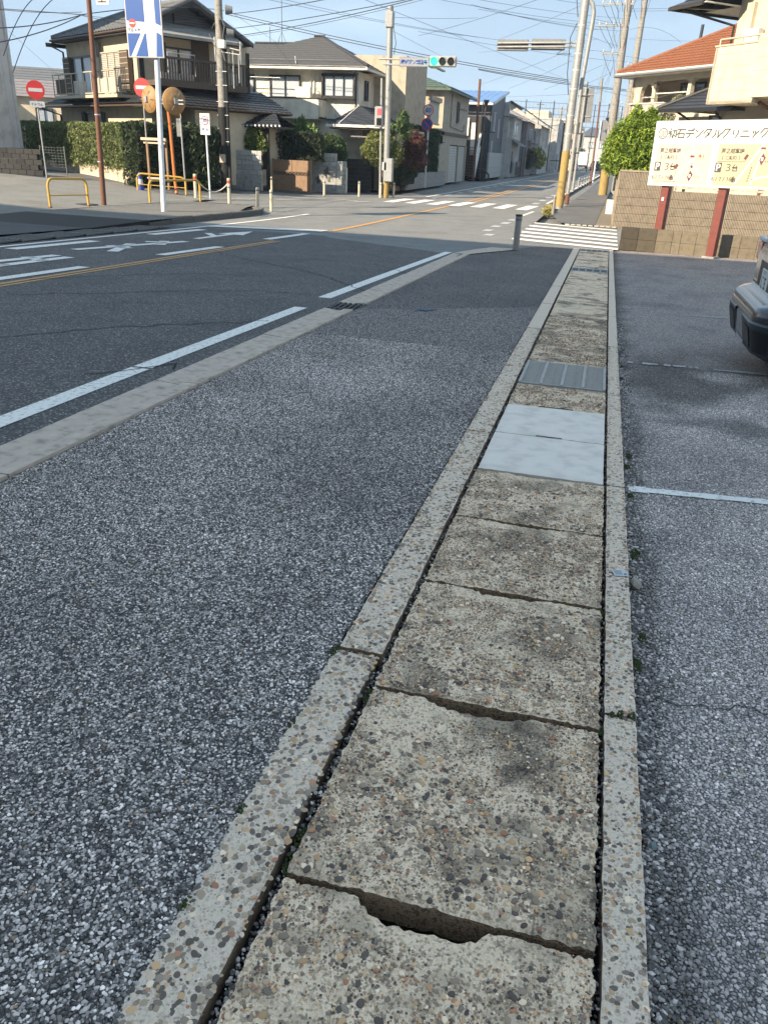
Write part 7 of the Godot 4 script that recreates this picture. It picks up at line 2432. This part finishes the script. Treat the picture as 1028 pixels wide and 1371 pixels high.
func utility_pole(called: String, label: String, at: Vector3, lean: Vector3, hgt: float, r0: float, r1: float, wrap: String, wrap_h: float, arms: Array) -> Node3D:
	var h := thing(called, label, "utility pole", at, "utility poles along the road")
	bars_taper(h, "pole", "concrete_pole", V(0, -0.2, 0), lean + V(0, hgt, 0), r0, r1)
	if wrap:
		var b := mbn()
		b.tube([lean * 0.02, lean * (wrap_h / hgt) + V(0, wrap_h, 0)], r0 + 0.008, r0 + 0.006, 14)
		part(h, "wrap", b, M[wrap])
	for a in arms:   # [height, left reach, right reach, insulators]
		var c: Vector3 = lean * (a[0] / hgt) + V(0, a[0], 0.1)
		var o := boxes(h, "cross_arm", "galvanised", [[c.x + (a[2] - a[1]) / 2, c.y, c.z, a[1] + a[2], 0.09, 0.09]])
		var b := mbn()
		for i in a[3]:
			b.xf = Transform3D(Basis(), V(c.x - a[1] + 0.08 + (a[1] + a[2] - 0.16) * i / maxf(1, a[3] - 1), c.y + 0.04, c.z))
			b.lathe([Vector2(0.03, 0), Vector2(0.06, 0.04), Vector2(0.03, 0.08), Vector2(0.06, 0.12), Vector2(0.0, 0.17)], 8)
		part(o, "insulator", b, M["sign_white"])
		var hb := mbn()
		for i in a[3]:
			var x: float = c.x - a[1] + 0.08 + (a[1] + a[2] - 0.16) * i / maxf(1, a[3] - 1)
			hb.tube([V(x, c.y, c.z), V(lerpf(x, c.x, 0.25) + 0.05 * sin(i * 2.0), c.y - 0.55, c.z + 0.1), V(lerpf(x, c.x, 0.6), c.y - 1.1, c.z + 0.1)], 0.012, 0.012, 4)
		part(o, "jumper_wire", hb, M["wire"])
	return h

func bars_taper(h: Node3D, called: String, mat: String, a: Vector3, e: Vector3, r0: float, r1: float) -> void:
	var b := mbn()
	b.tube([a, a.lerp(e, 0.33), a.lerp(e, 0.66), e], r0, r1, 16)
	part(h, called, b, M[mat])

func poles() -> void:
	# left utility pole in its dark wrap
	var h := utility_pole("utility_pole", "utility pole with dark wrapped base and lamp boxes before the garden wall", on(-16.1, -33.6), V(0.0, 0, 0), 10.5, 0.2, 0.13, "black_wrap", 3.3, [[9.5, 0.9, 0.9, 4]])
	boxes(h, "notice", "tan_frame", [[0.0, 1.35, 0.21, 0.26, 0.32, 0.02]])
	for y in [2.0, 2.5, 3.0, 3.5, 4.1, 4.6]:
		bars(h, "step_bolt", "silver_frame", [[V(-0.2, y, 0.12), V(0.3, y, 0.12)]], 0.014, 5)
	bars(h, "conduit", "black_wrap", [[V(0.24, 0, 0.05), V(0.24, 5.6, 0.05), V(0.1, 6.4, 0.1)]], 0.07, 8)
	for q in [[0.48, 6.75, 0.16], [0.5, 5.95, 0.16]]:
		var b := mbn()
		b.xf = Transform3D(Basis(V(0, 0, 1), PI / 2) * Basis(V(1, 0, 0), 0.4), V(q[0], q[1], 0.12))
		b.lathe([Vector2(0, -0.16), Vector2(0.12, -0.16), Vector2(0.17, 0.12), Vector2(0.14, 0.12), Vector2(0.0, 0.05)], 14)
		part(h, "loudspeaker", b, M["sign_back"])
	boxes(h, "junction_box", "white_trim", [[0.2, 5.55, 0.22, 0.3, 0.3, 0.2]], 0.03)
	bars(h, "bracket", "galvanised", [[V(0.1, 5.5, 0.1), V(0.9, 5.35, 0.1)], [V(0.1, 5.3, 0.1), V(0.9, 5.2, 0.1)], [V(0.6, 5.35, 0.1), V(0.6, 4.0, 0.1)], [V(0.85, 5.2, 0.1), V(0.85, 4.2, 0.1)]], 0.03, 6)
	bars(h, "looped_cable", "grey_wire", [[V(0.1, 5.6, 0.2), V(0.3, 5.0, 0.25), V(0.5, 4.9, 0.25), V(0.45, 5.4, 0.2)], [V(-0.1, 6.3, 0.2), V(-0.35, 5.9, 0.2), V(-0.1, 5.4, 0.2)], [V(0.1, 6.6, 0.2), V(0.35, 6.2, 0.25), V(0.2, 5.6, 0.25)]], 0.018, 5)
	# push-button signal on the left corner
	h = thing("signal_pole", "grey signal pole with green lit traffic light and blue lettered plate", "traffic light", on(-10.03, -37.8))
	bars(h, "pole", "steel_pole", [[V(0, -0.1, 0), V(-0.05, 4.0, 0), V(-0.1, 7.6, 0)]], 0.13, 14)
	bars(h, "conduit_pole", "steel_pole", [[V(-0.3, 0, -0.1), V(-0.4, 4.9, -0.1)]], 0.055, 8)
	var b := mbn()
	b.tube([V(0, 0.0, 0), V(0, 1.5, 0)], 0.137, 0.135, 14)
	part(h, "yellow_wrap", b, M["yellow_wrap"])
	boxes(h, "cap", "signal_body", [[-0.1, 7.1, 0.02, 0.34, 0.6, 0.34]], 0.03)
	bars(h, "arm", "steel_pole", [[V(-0.5, 5.62, 0.12), V(2.2, 5.62, 0.12)], [V(-0.3, 5.42, 0.12), V(2.2, 5.42, 0.12)]], 0.035, 8)
	var np := boxes(h, "name_plate", "sign_back", [[1.1, 5.52, 0.2, 1.32, 0.36, 0.03]], 0.008)
	boxes(np, "plate_face", "name_plate", [[1.1, 5.52, 0.217, 1.26, 0.31, 0.006]])
	b = mbn()
	var gs := ["0333 202818 0735 4191954541 4393 6169", "1383 4149 3518 5577 7182 8091", "3105 318157 5629 4466", "1233 295792", "0292 61758998 7180 1353 3358 0868", "2004 1319 5061 3292 4484 4686 4787894947", "2171742421 0595 3547 367669"]
	for i in 7:
		b.stroke(gs[i], V(0.52 + i * 0.168, 5.44, 0.222), 0.16, 0.028, 0.0)
	part(np, "lettering", b, M["sign_blue"])
	var tl := boxes(h, "light_housing", "signal_body", [[2.35, 5.56, 0.14, 1.2, 0.42, 0.16]], 0.05)
	for i in 3:
		b = mbn()
		b.disc(V(1.98 + i * 0.37, 5.56, 0), 0.155, 0.225, 0.02, 24)
		part(tl, "signal_lamp", b, M["signal_green" if i == 0 else "lens_dark"])
		b = mbn()
		var pts: Array = []
		for k in 9:
			var a := PI * k / 8.0
			pts.append(V(1.98 + i * 0.37 + cos(a) * 0.165, 5.56 + sin(a) * 0.165, 0.26))
		b.tube(pts, 0.02, 0.02, 5)
		part(tl, "visor", b, M["signal_body"])
	var gl := OmniLight3D.new()
	gl.name = "green_signal_light"
	gl.light_color = Color(0.2, 1.0, 0.8)
	gl.light_energy = 0.06
	gl.light_size = 0.12
	gl.omni_range = 40.0
	gl.omni_attenuation = 2.0
	gl.shadow_enabled = true
	h.add_child(gl)
	gl.position = V(1.98, 5.56, 0.36)
	var pl := boxes(h, "pedestrian_light", "signal_body", [[-0.42, 3.36, 0.05, 0.36, 0.84, 0.3]], 0.03)
	boxes(pl, "signal_lamp", "pedestrian_red", [[-0.38, 3.56, 0.205, 0.2, 0.26, 0.012]])
	boxes(pl, "signal_lamp", "lens_dark", [[-0.38, 3.16, 0.205, 0.22, 0.3, 0.012]])
	boxes(h, "control_box", "galvanised", [[0.12, 1.2, 0.1, 0.4, 0.98, 0.3]], 0.02)
	boxes(h, "push_button_box", "sign_white", [[-0.05, 1.35, 0.2, 0.2, 0.34, 0.1]], 0.01)
	bars(h, "hanging_wire", "wire", [[V(0.1, 6.8, 0.1), V(0.25, 6.2, 0.15), V(0.15, 5.8, 0.1)], [V(0.05, 5.4, 0.15), V(0.12, 4.9, 0.18), V(0.0, 4.4, 0.15)]], 0.015, 5)
	# round signs on the far pavement
	h = thing("speed_limit_sign", "round forty limit sign over a blue no parking disc on a white pole", "road sign", on(-10.62, -49.0, 0.16))
	bars(h, "pole", "white_pole", [[V(0, -0.1, 0), V(0.02, 4.4, 0)]], 0.05, 10)
	var r := round_sign(h, V(-0.03, 4.0, 0.07), 0.31, "sign_white")
	text(r, "numeral", "40", 0.25, V(0, 0, 0.007), "sign_blue", true)
	r = round_sign(h, V(-0.06, 3.28, 0.07), 0.33, "sign_blue")
	b = mbn()
	b.xf = Transform3D(Basis(V(0, 0, 1), -0.785), V(0, 0, 0.0065))
	b.box(Vector3.ZERO, V(0.54, 0.06, 0.004))
	part(r, "red_bar", b, M["sign_red"])
	boxes(h, "bracket", "sign_back", [[0.0, 3.3, 0.02, 0.2, 0.9, 0.05]])
	# signal pole on the right, its lights seen from behind
	h = thing("signal_pole", "thick steel signal pole with yellow base, its light housings seen from behind", "traffic light", on(-2.06, -38.1, 0.05))
	bars(h, "pole", "steel_pole", [[V(0, -0.1, 0), V(0, 4.0, 0), V(0.02, 9.4, 0)]], 0.165, 16)
	b = mbn()
	b.tube([V(0, 0.0, 0), V(0, 2.25, 0)], 0.173, 0.172, 16)
	part(h, "yellow_wrap", b, M["yellow_wrap"])
	bars(h, "arm", "steel_pole", [[V(-3.4, 6.28, -0.1), V(0.2, 6.33, 0)], [V(-3.4, 6.14, -0.1), V(0.2, 6.19, 0)]], 0.04, 8)
	boxes(h, "light_housing", "sign_back", [[-2.78, 6.22, -0.22, 1.3, 0.42, 0.18], [-1.3, 6.26, -0.22, 1.4, 0.42, 0.05]], 0.02)
	boxes(h, "backing_rail", "dark_frame", [[-1.3, 6.26, -0.18, 1.4, 0.05, 0.03], [-2.78, 6.22, -0.12, 1.3, 0.05, 0.03]])
	bars(h, "hanging_wire", "wire", [[V(-0.2, 9.0, 0.1), V(-0.35, 7.9, 0.1), V(-0.2, 7.2, 0.1)], [V(-0.2, 7.0, 0.1), V(-0.4, 6.5, 0.1), V(-0.35, 5.2, 0.1), V(-0.2, 4.4, 0.1)], [V(-0.6, 6.1, 0), V(-0.9, 5.9, 0), V(-0.3, 5.9, 0.1)]], 0.018, 5)
	for y in [2.9, 3.6, 4.6, 5.3, 5.9, 6.9]:
		bars(h, "band", "silver_frame", [[V(0.0, y, 0), V(0.0, y + 0.05, 0)]], 0.172, 16)
	# lamp pole beside it
	h = thing("lamp_pole", "slim grey street lamp pole with a curved top beside the signal pole", "street lamp", on(-1.85, -40.2, 0.05))
	bars(h, "pole", "steel_pole", [[V(0, -0.1, 0), V(-0.02, 5.0, 0), V(0.1, 7.3, 0), V(0.1, 7.7, 0), V(0.0, 8.0, 0), V(-0.25, 8.2, 0), V(-0.7, 8.3, 0)]], 0.09, 12)
	bars(h, "base", "rust_pole", [[V(0, 0, 0), V(0, 0.45, 0)]], 0.1, 12)
	bars(h, "bracket", "iron", [[V(-0.1, 4.5, 0.05), V(0.4, 4.5, 0.05)], [V(-0.1, 3.0, 0.05), V(0.35, 3.0, 0.05)], [V(-0.1, 2.2, 0.05), V(0.3, 2.2, 0.05)]], 0.035, 6)
	boxes(h, "lamp_head", "sign_back", [[-0.9, 8.28, 0, 0.5, 0.12, 0.2]], 0.03)
	# big poles on the right
	utility_pole("utility_pole", "tall weathered concrete utility pole with yellow base before the bush", on(-0.36, -52.5, 0.05), V(-0.15, 0, 0), 12.5, 0.26, 0.17, "yellow_wrap", 1.9, [[9.78, 1.45, 0.3, 5], [8.75, 1.5, 0.2, 5], [10.5, 1.2, 0.6, 4], [7.4, 1.1, 0.1, 3]])
	h = utility_pole("utility_pole", "second tall concrete utility pole just behind the yellow based one", on(0.35, -60.0, 0.0), V(0.1, 0, 0), 12.3, 0.24, 0.16, "", 0.0, [[11.2, 0.9, 0.4, 3], [7.6, 0.5, 0.5, 2]])
	h = thing("far_pole", "short dark pole with crossarm over the orange roof", "utility pole", V(5.6, 0.2, -84))
	bars(h, "pole", "dark_frame", [[V(0, 0, 0), V(0.2, 12.4, 0)]], 0.13, 8)
	boxes(h, "cross_arm", "dark_frame", [[0.0, 10.6, 0, 2.4, 0.15, 0.15], [-0.4, 9.9, 0, 1.6, 0.12, 0.15]])
	boxes(h, "transformer", "sign_back", [[-0.6, 9.3, 0, 0.7, 0.9, 0.6]], 0.05)

func far_street() -> void:
	# sign plates seen from behind on the right pavement
	var h := thing("sign_gantry", "large grey road sign seen from behind, beyond the lamp pole", "road sign", on(-2.3, -56.0, 0.0))
	bars(h, "pole", "steel_pole", [[V(0, 0, 0), V(0, 6.3, 0)]], 0.09, 8)
	boxes(h, "sign_plate", "sign_back", [[0.1, 5.0, -0.1, 0.85, 1.9, 0.04], [0.0, 3.05, -0.1, 0.55, 0.85, 0.04]])
	boxes(h, "stiffener", "galvanised", [[0.1, 5.6, -0.06, 0.8, 0.06, 0.04], [0.1, 4.4, -0.06, 0.8, 0.06, 0.04]])
	h = thing("red_pole", "rust red painted pole by the guard rail far along the pavement", "utility pole", on(-1.55, -70, 0))
	bars(h, "pole", "rust_pole", [[V(0, 0, 0), V(-0.15, 6.6, 0)]], 0.07, 8)
	bars(h, "upper_pole", "concrete_pole", [[V(-0.15, 6.0, 0), V(-0.25, 7.6, 0)]], 0.1, 8)
	h = thing("round_sign", "pair of grey round road signs seen from behind on a white pole", "road sign", on(-1.5, -76, 0))
	bars(h, "pole", "white_pole", [[V(0, 0, 0), V(0.0, 4.9, 0)]], 0.06, 8)
	round_sign(h, V(0.25, 4.6, -0.08), 0.4, "sign_back", "sign_back", 0.0)
	round_sign(h, V(0.25, 3.7, -0.08), 0.38, "sign_back", "sign_back", 0.0)
	for q in [[-1.9, -112, 8.6, "far utility pole with crossarms above the red pole"], [-0.8, -128, 8.2, "slim far utility pole past the round signs"], [-2.4, -150, 9.5, "farthest utility pole at the end of the road"], [-9.3, -120, 8.0, "far utility pole on the left pavement near the white house"]]:
		utility_pole("utility_pole", q[3], on(q[0] + drift(q[1]) * 0.6, q[1]), V(0.2, 0, 0), q[2], 0.2, 0.14, "", 0.0, [[q[2] - 0.4, 1.1, 1.1, 4], [q[2] - 1.3, 1.0, 1.0, 4]])
	h = thing("far_lamp", "small dark funnel shaped street lamp far along the right pavement", "street lamp", on(-1.2, -98, 0))
	bars(h, "pole", "dark_frame", [[V(0, 0, 0), V(0, 5.6, 0)]], 0.07, 6)
	var b := mbn()
	b.lathe([Vector2(0.1, 5.5), Vector2(0.34, 6.0), Vector2(0, 6.1)], 10)
	part(h, "lamp_head", b, M["dark_frame"])
	h = thing("guard_rail", "low grey guard rail along the right edge of the far road", "guard rail", on(-2.2, -62))
	for i in 8:
		bars(h, "post", "galvanised", [[V(drift(-62 - i * 4.0) * 0.8 - 0.66, 0, -i * 4.0), V(drift(-62 - i * 4.0) * 0.8 - 0.66, 0.75, -i * 4.0)]], 0.06, 6)
	bars(h, "rail", "galvanised", [[V(0.0, 0.7, 0), V(0.52, 0.72, -28)], [V(0.0, 0.45, 0), V(0.52, 0.47, -28)]], 0.05, 6)
	# golf net behind the houses
	h = thing("practice_net", "tall green practice net on steel posts behind the houses", "net", V(-13.5, 0, -112))
	for i in 9:
		bars(h, "post", "dark_frame", [[V(i * 1.7, 0, -i * 0.6), V(i * 1.7, 7.9 + 0.25 * (i % 2), -i * 0.6)]], 0.06, 5)
	var runs: Array = []
	for k in 5:
		runs.append([V(0, 7.9 - k * 0.65, 0), V(13.6, 7.9 - k * 0.65, -4.8)])
	bars(h, "cable", "grey_wire", runs, 0.025, 4)
	runs = []
	for i in 26:
		runs.append([V(i * 0.52, 5.0, -i * 0.185), V(i * 0.52, 7.9, -i * 0.185)])
	bars(h, "netting", "grey_wire", runs, 0.01, 4)
	# traffic far away
	h = thing("box_truck", "white box truck driving away at the far end of the road", "truck", on(-5.9, -166, 0))
	boxes(h, "cargo_box", "white_car", [[0, 1.75, -2.5, 2.05, 2.3, 5.0]], 0.03)
	boxes(h, "door_seam", "sign_back", [[0, 1.75, 0.01, 0.04, 2.1, 0.02]])
	boxes(h, "cab", "white_car", [[0, 1.4, -5.9, 2.0, 1.9, 1.6]], 0.1)
	boxes(h, "rear_bumper", "car_black", [[0, 0.5, 0.02, 2.0, 0.3, 0.12]])
	for x in [-0.8, 0.8]:
		boxes(h, "tail_lamp", "lamp_red", [[x, 0.62, 0.09, 0.3, 0.12, 0.03]])
		for z in [-1.2, -5.6]:
			b = mbn()
			b.xf = Transform3D(Basis(V(0, 0, 1), PI / 2), V(x, 0.4, z))
			b.lathe([Vector2(0, -0.12), Vector2(0.4, -0.12), Vector2(0.4, 0.12), Vector2(0, 0.12)], 14)
			part(h, "wheel", b, M["tyre"])
	far_car("far_car", "dark oncoming car far away on the right lane", on(-1.9, -128), "car_black")
	far_car("far_car", "red and white oncoming car waiting behind the poles far away", on(-2.9, -150), "red_car")
	far_car("far_car", "pale car far away on the left lane beside the truck", on(-6.3, -142), "white_car")
	h = thing("motor_scooter", "scooter with a rider sized dark outline beside the far truck", "scooter", on(-5.9, -132))
	for z in [-0.55, 0.55]:
		b = mbn()
		b.xf = Transform3D(Basis(V(0, 0, 1), PI / 2), V(0, 0.28, z))
		b.lathe([Vector2(0.0, -0.06), Vector2(0.28, -0.06), Vector2(0.28, 0.06), Vector2(0.0, 0.06)], 12)
		part(h, "wheel", b, M["tyre"])
	boxes(h, "body", "car_black", [[0, 0.6, 0.1, 0.35, 0.4, 1.0], [0, 0.95, -0.5, 0.5, 0.5, 0.12]], 0.06)
	# closing the view: houses and trees at the far end
	for q in [[-4.5, -210, 7.0, 6.5, "white_wall", "slate_wall", "white house closing the view at the end of the road"], [3.6, -175, 5.0, 5.5, "cream_wall", "orange_tile", "small cream house with orange roof at the far right of the road"], [-12.5, -215, 9.0, 8.0, "beige_wall", "grey_tile", "large beige house at the far left end of the road"], [6.0, -100, 6.0, 6.0, "mauve_wall", "grey_tile", "grey house hidden behind the big utility poles"]]:
		h = thing("distant_house", q[6], "house", on(q[0], q[1]), "houses closing the far end of the road")
		boxes(h, "wall", q[4], [[0, q[3] / 2, 0, q[2], q[3], 7]])
		b = mbn()
		var e: float = q[2] / 2 + 0.4
		tiled(b, V(-e, q[3], 4), V(e, q[3], 4), V(e - 2, q[3] + 1.8, 0), V(-e + 2, q[3] + 1.8, 0), 5)
		tiled(b, V(e, q[3], 4), V(e, q[3], -4), V(e - 2, q[3] + 1.8, 0), V(e - 2, q[3] + 1.8, 0), 5)
		tiled(b, V(-e, q[3], -4), V(-e, q[3], 4), V(-e + 2, q[3] + 1.8, 0), V(-e + 2, q[3] + 1.8, 0), 5)
		part(h, "roof", b, M[q[5]])
		window(h, -1.0, q[3] * 0.7, 3.52, 1.4, 1.2)
		window(h, 1.2, q[3] * 0.7, 3.52, 1.0, 1.2)
	for q in [[1.2, -160, "green tree leaning over the far right pavement"], [4.5, -140, "dark green tree behind the far utility poles"], [-9.5, -205, "grey green tree beside the far white house"]]:
		h = thing("far_tree", q[2], "tree", on(q[0], q[1]), "trees at the far end of the road")
		bars(h, "trunk", "bark", [[V(0, 0, 0), V(0.1, 3.0, 0)]], 0.16, 6)
		leaves(h, "crown", 500, blob_place([[0, 3.4, 0, 1.7, 1.6, 1.6], [0.8, 2.6, 0, 1.2, 1.1, 1.2]]), 0.4, Color(0.03, 0.06, 0.015), Color(0.14, 0.18, 0.05), 40)

func far_car(called: String, label: String, at: Vector3, mat: String) -> void:
	var h := thing(called, label, "car", at, "cars far along the road")
	var b := mbn()
	var rings: Array = []
	for l in [[0.25, 0.08, 0.08, 0.05, 0.3], [0.55, 0.0, 0.0, 0.0, 0.3], [0.9, 0.1, 0.1, 0.03, 0.3]]:
		rings.append(car_ring(2.1, 0.85, l[4], l[0], l[1], l[2], l[3], 4))
	b.xf = Transform3D(Basis(Vector3.UP, PI / 2), Vector3.ZERO)
	loft(b, rings)
	part(h, "body", b, M[mat])
	b = mbn()
	rings = []
	for l in [[0.88, 0.5, 0.9, 0.06, 0.25], [1.4, 0.9, 1.5, 0.18, 0.25], [1.5, 1.2, 1.8, 0.26, 0.2]]:
		rings.append(car_ring(2.1, 0.85, l[4], l[0], l[1], l[2], l[3], 4))
	b.xf = Transform3D(Basis(Vector3.UP, PI / 2), Vector3.ZERO)
	loft(b, rings)
	part(h, "window", b, M["car_glass"])
	for x in [-0.55, 0.55]:
		boxes(h, "headlight", "plate", [[x, 0.65, 2.08, 0.36, 0.16, 0.06]], 0.02)
		for z in [-1.25, 1.25]:
			b = mbn()
			b.xf = Transform3D(Basis(V(0, 0, 1), PI / 2), V(x * 1.3, 0.3, z))
			b.lathe([Vector2(0, -0.1), Vector2(0.3, -0.1), Vector2(0.3, 0.1), Vector2(0, 0.1)], 12)
			part(h, "wheel", b, M["tyre"])

func wires() -> void:
	var list := [
		[-18.01,4.69,-22.06,-17.88,5.26,-26.91,0.07,0.01],
		[-21.28,5.27,-26.06,-16.95,4.98,-25.41,0.00,0.02],
		[-16.95,4.97,-25.41,-18.42,7.05,-38.99,-0.17,0.02],
		[-16.10,3.90,-19.88,-16.94,4.96,-25.40,0.09,0.02],
		[-14.44,3.31,-17.74,-16.94,4.95,-25.40,0.10,0.02],
		[-16.95,4.97,-25.41,-18.37,6.74,-38.86,0.17,0.01],
		[-16.90,4.95,-25.41,-18.34,6.55,-38.77,0.26,0.01],
		[-10.35,3.77,-14.44,-9.32,2.55,-11.84,-0.17,0.01],
		[-10.01,3.78,-14.53,-9.90,2.39,-12.75,-0.21,0.01],
		[-31.92,6.92,-40.11,-41.20,4.98,-59.59,0.00,0.01],
		[-18.29,6.90,-38.95,-8.57,5.80,-27.22,0.06,0.02],
		[-14.46,6.68,-32.99,-8.40,6.99,-46.01,0.07,0.01],
		[-14.05,6.75,-33.12,-7.84,7.09,-47.33,0.10,0.01],
		[-18.19,6.27,-38.68,-5.69,6.01,-28.03,0.09,0.02],
		[-18.14,5.93,-38.53,-5.90,5.96,-27.96,0.12,0.02],
		[-18.13,5.87,-38.50,-5.68,5.95,-28.01,0.14,0.01],
		[-18.31,7.00,-38.99,-2.59,4.78,-41.85,0.14,0.02],
		[-18.29,6.90,-38.95,-2.58,4.72,-41.83,0.17,0.02],
		[-18.26,6.68,-38.86,-17.22,5.90,-38.74,0.03,0.01],
		[-18.44,7.18,-39.05,-19.30,6.74,-47.71,0.00,0.01],
		[-10.92,7.08,-40.88,-8.57,8.50,-51.23,0.04,0.01],
		[-8.57,5.80,-27.22,-4.31,7.00,-69.76,0.00,0.01],
		[-10.70,6.49,-40.65,-13.44,8.04,-67.98,0.00,0.01],
		[-8.20,6.95,-34.67,-0.46,8.93,-56.87,0.15,0.01],
		[-7.09,7.04,-35.00,-0.51,9.30,-57.03,0.11,0.01],
		[-7.02,7.42,-39.74,-2.07,8.61,-56.32,0.12,0.01],
		[-6.69,7.34,-39.78,-0.40,8.60,-56.73,0.16,0.01],
		[-9.56,6.35,-40.87,-2.88,6.39,-31.19,0.06,0.01],
		[-8.15,8.30,-58.06,-2.00,7.75,-41.15,0.04,0.01],
		[-10.69,7.28,-45.57,-0.21,7.41,-56.20,0.13,0.01],
		[-10.66,7.10,-45.50,-0.13,6.92,-55.99,0.13,0.01],
		[-6.67,5.08,-40.98,0.11,5.41,-55.32,0.08,0.02],
		[-6.66,5.04,-40.96,0.12,5.35,-55.30,0.10,0.02],
		[-12.51,7.24,-79.19,-2.78,6.00,-42.39,0.05,0.01],
		[-8.67,6.19,-68.28,-2.55,5.60,-42.26,0.05,0.01],
		[-4.99,5.45,-57.48,-1.50,6.70,-55.54,0.05,0.01],
		[-2.51,5.63,-55.92,-0.92,6.31,-55.50,0.02,0.01],
		[-16.20,7.55,-101.14,-1.26,5.19,-54.88,0.07,0.01],
		[-11.30,8.65,-68.81,-1.99,8.12,-56.10,0.05,0.01],
		[-0.60,9.83,-57.26,10.43,12.93,-76.27,0.05,0.01],
		[-0.58,9.71,-57.21,10.46,12.72,-76.18,0.05,0.01],
		[-0.21,10.07,-72.25,10.85,10.27,-75.10,0.06,0.01],
		[-0.24,8.69,-56.81,2.74,7.66,-53.65,-0.39,0.01],
		[-1.62,7.40,-55.85,6.26,6.20,-51.56,0.09,0.01],
		[-0.04,6.35,-55.74,4.91,6.40,-53.59,0.04,0.01],
		[-0.14,6.96,-56.01,5.02,5.75,-53.30,0.04,0.01],
		[-2.00,7.43,-43.27,-0.48,9.09,-56.94,0.08,0.01],
		[-2.59,6.90,-42.87,-0.26,7.70,-56.33,0.08,0.01],
		[-0.65,10.16,-57.41,-2.82,8.48,-139.01,0.00,0.01],
		[-0.96,9.90,-57.21,-5.33,9.32,-161.51,0.36,0.01],
		[-0.94,8.66,-56.62,-5.69,8.32,-160.95,0.27,0.01],
		[-0.94,7.59,-56.11,-5.81,7.46,-160.50,0.27,0.01],
		[-0.87,6.60,-55.65,-6.14,6.21,-159.83,0.18,0.01],
		[-0.50,13.80,-87.59,-4.03,9.37,-161.86,0.20,0.01],
		[-1.62,9.91,-57.05,-4.31,7.16,-35.75,0.04,0.01],
		[-1.04,8.74,-56.63,-7.07,7.59,-42.08,0.08,0.01],
		[-0.66,5.29,-55.08,5.07,5.44,-53.17,0.09,0.01],
		[-2.58,4.72,-41.83,0.16,5.08,-55.18,0.04,0.01]
]
	var marks := [["rusty pole", V(-15.2, 5, -23.2)], ["dark wrapped pole", V(-17.0, 6.5, -35.4)], ["green signal pole", V(-10.1, 6.5, -37.8)], ["right signal pole", V(-2.0, 7, -38)], ["concrete poles", V(-0.5, 8, -52.5)], ["orange roof", V(5.5, 6.5, -46)], ["pale house roof", V(-16, 7.5, -46)], ["far road end", V(-3, 8, -140)], ["blue roof", V(-10, 6, -72)], ["white warehouse", V(-23, 6, -27)], ["distant hedge houses", V(-30, 4, -58)], ["sky above viewpoint", V(-6, 8.5, -24)], ["sky over crossing", V(-7, 8, -38)], ["right hand sky", V(12, 9, -58)]]
	var sets := {}
	for w in list:
		var ends: Array = []
		for p in [V(w[0], w[1], w[2]), V(w[3], w[4], w[5])]:
			var best := ""
			var d := 1e9
			for m in marks:
				var q: float = p.distance_to(m[1])
				if q < d:
					d = q
					best = m[0]
			ends.append(best)
		var thick := "thick black" if w[7] > 0.016 else ("thin dark" if w[7] > 0.009 else "fine grey")
		var lab := "%s cable, %s to %s" % [thick, ends[0], ends[1]] if ends[0] != ends[1] else "short %s cable by %s" % [thick, ends[0]]
		if not sets.has(lab):
			sets[lab] = []
		sets[lab].append(w)
	var rank := ["topmost", "second", "third", "fourth", "fifth", "sixth", "seventh", "eighth"]
	for lab in sets:
		var lines: Array = sets[lab]
		lines.sort_custom(func(p, q) -> bool: return p[1] + p[4] > q[1] + q[4])
		for i in lines.size():
			var w: Array = lines[i]
			var a := V(w[0], w[1], w[2])
			var e := V(w[3], w[4], w[5])
			var h := thing("overhead_cable", lab if lines.size() == 1 else rank[i] + " " + lab, "cable", a, "overhead cables")
			var b := mbn()
			var pts: Array = []
			for k in 17:
				var t := k / 16.0
				pts.append((e - a) * t - V(0, w[6] * 4.0 * t * (1.0 - t), 0))
			b.tube(pts, w[7] * 0.72, w[7] * 0.72, 5)
			part(h, "cable", b, M["wire" if w[7] > 0.009 else "grey_wire"])
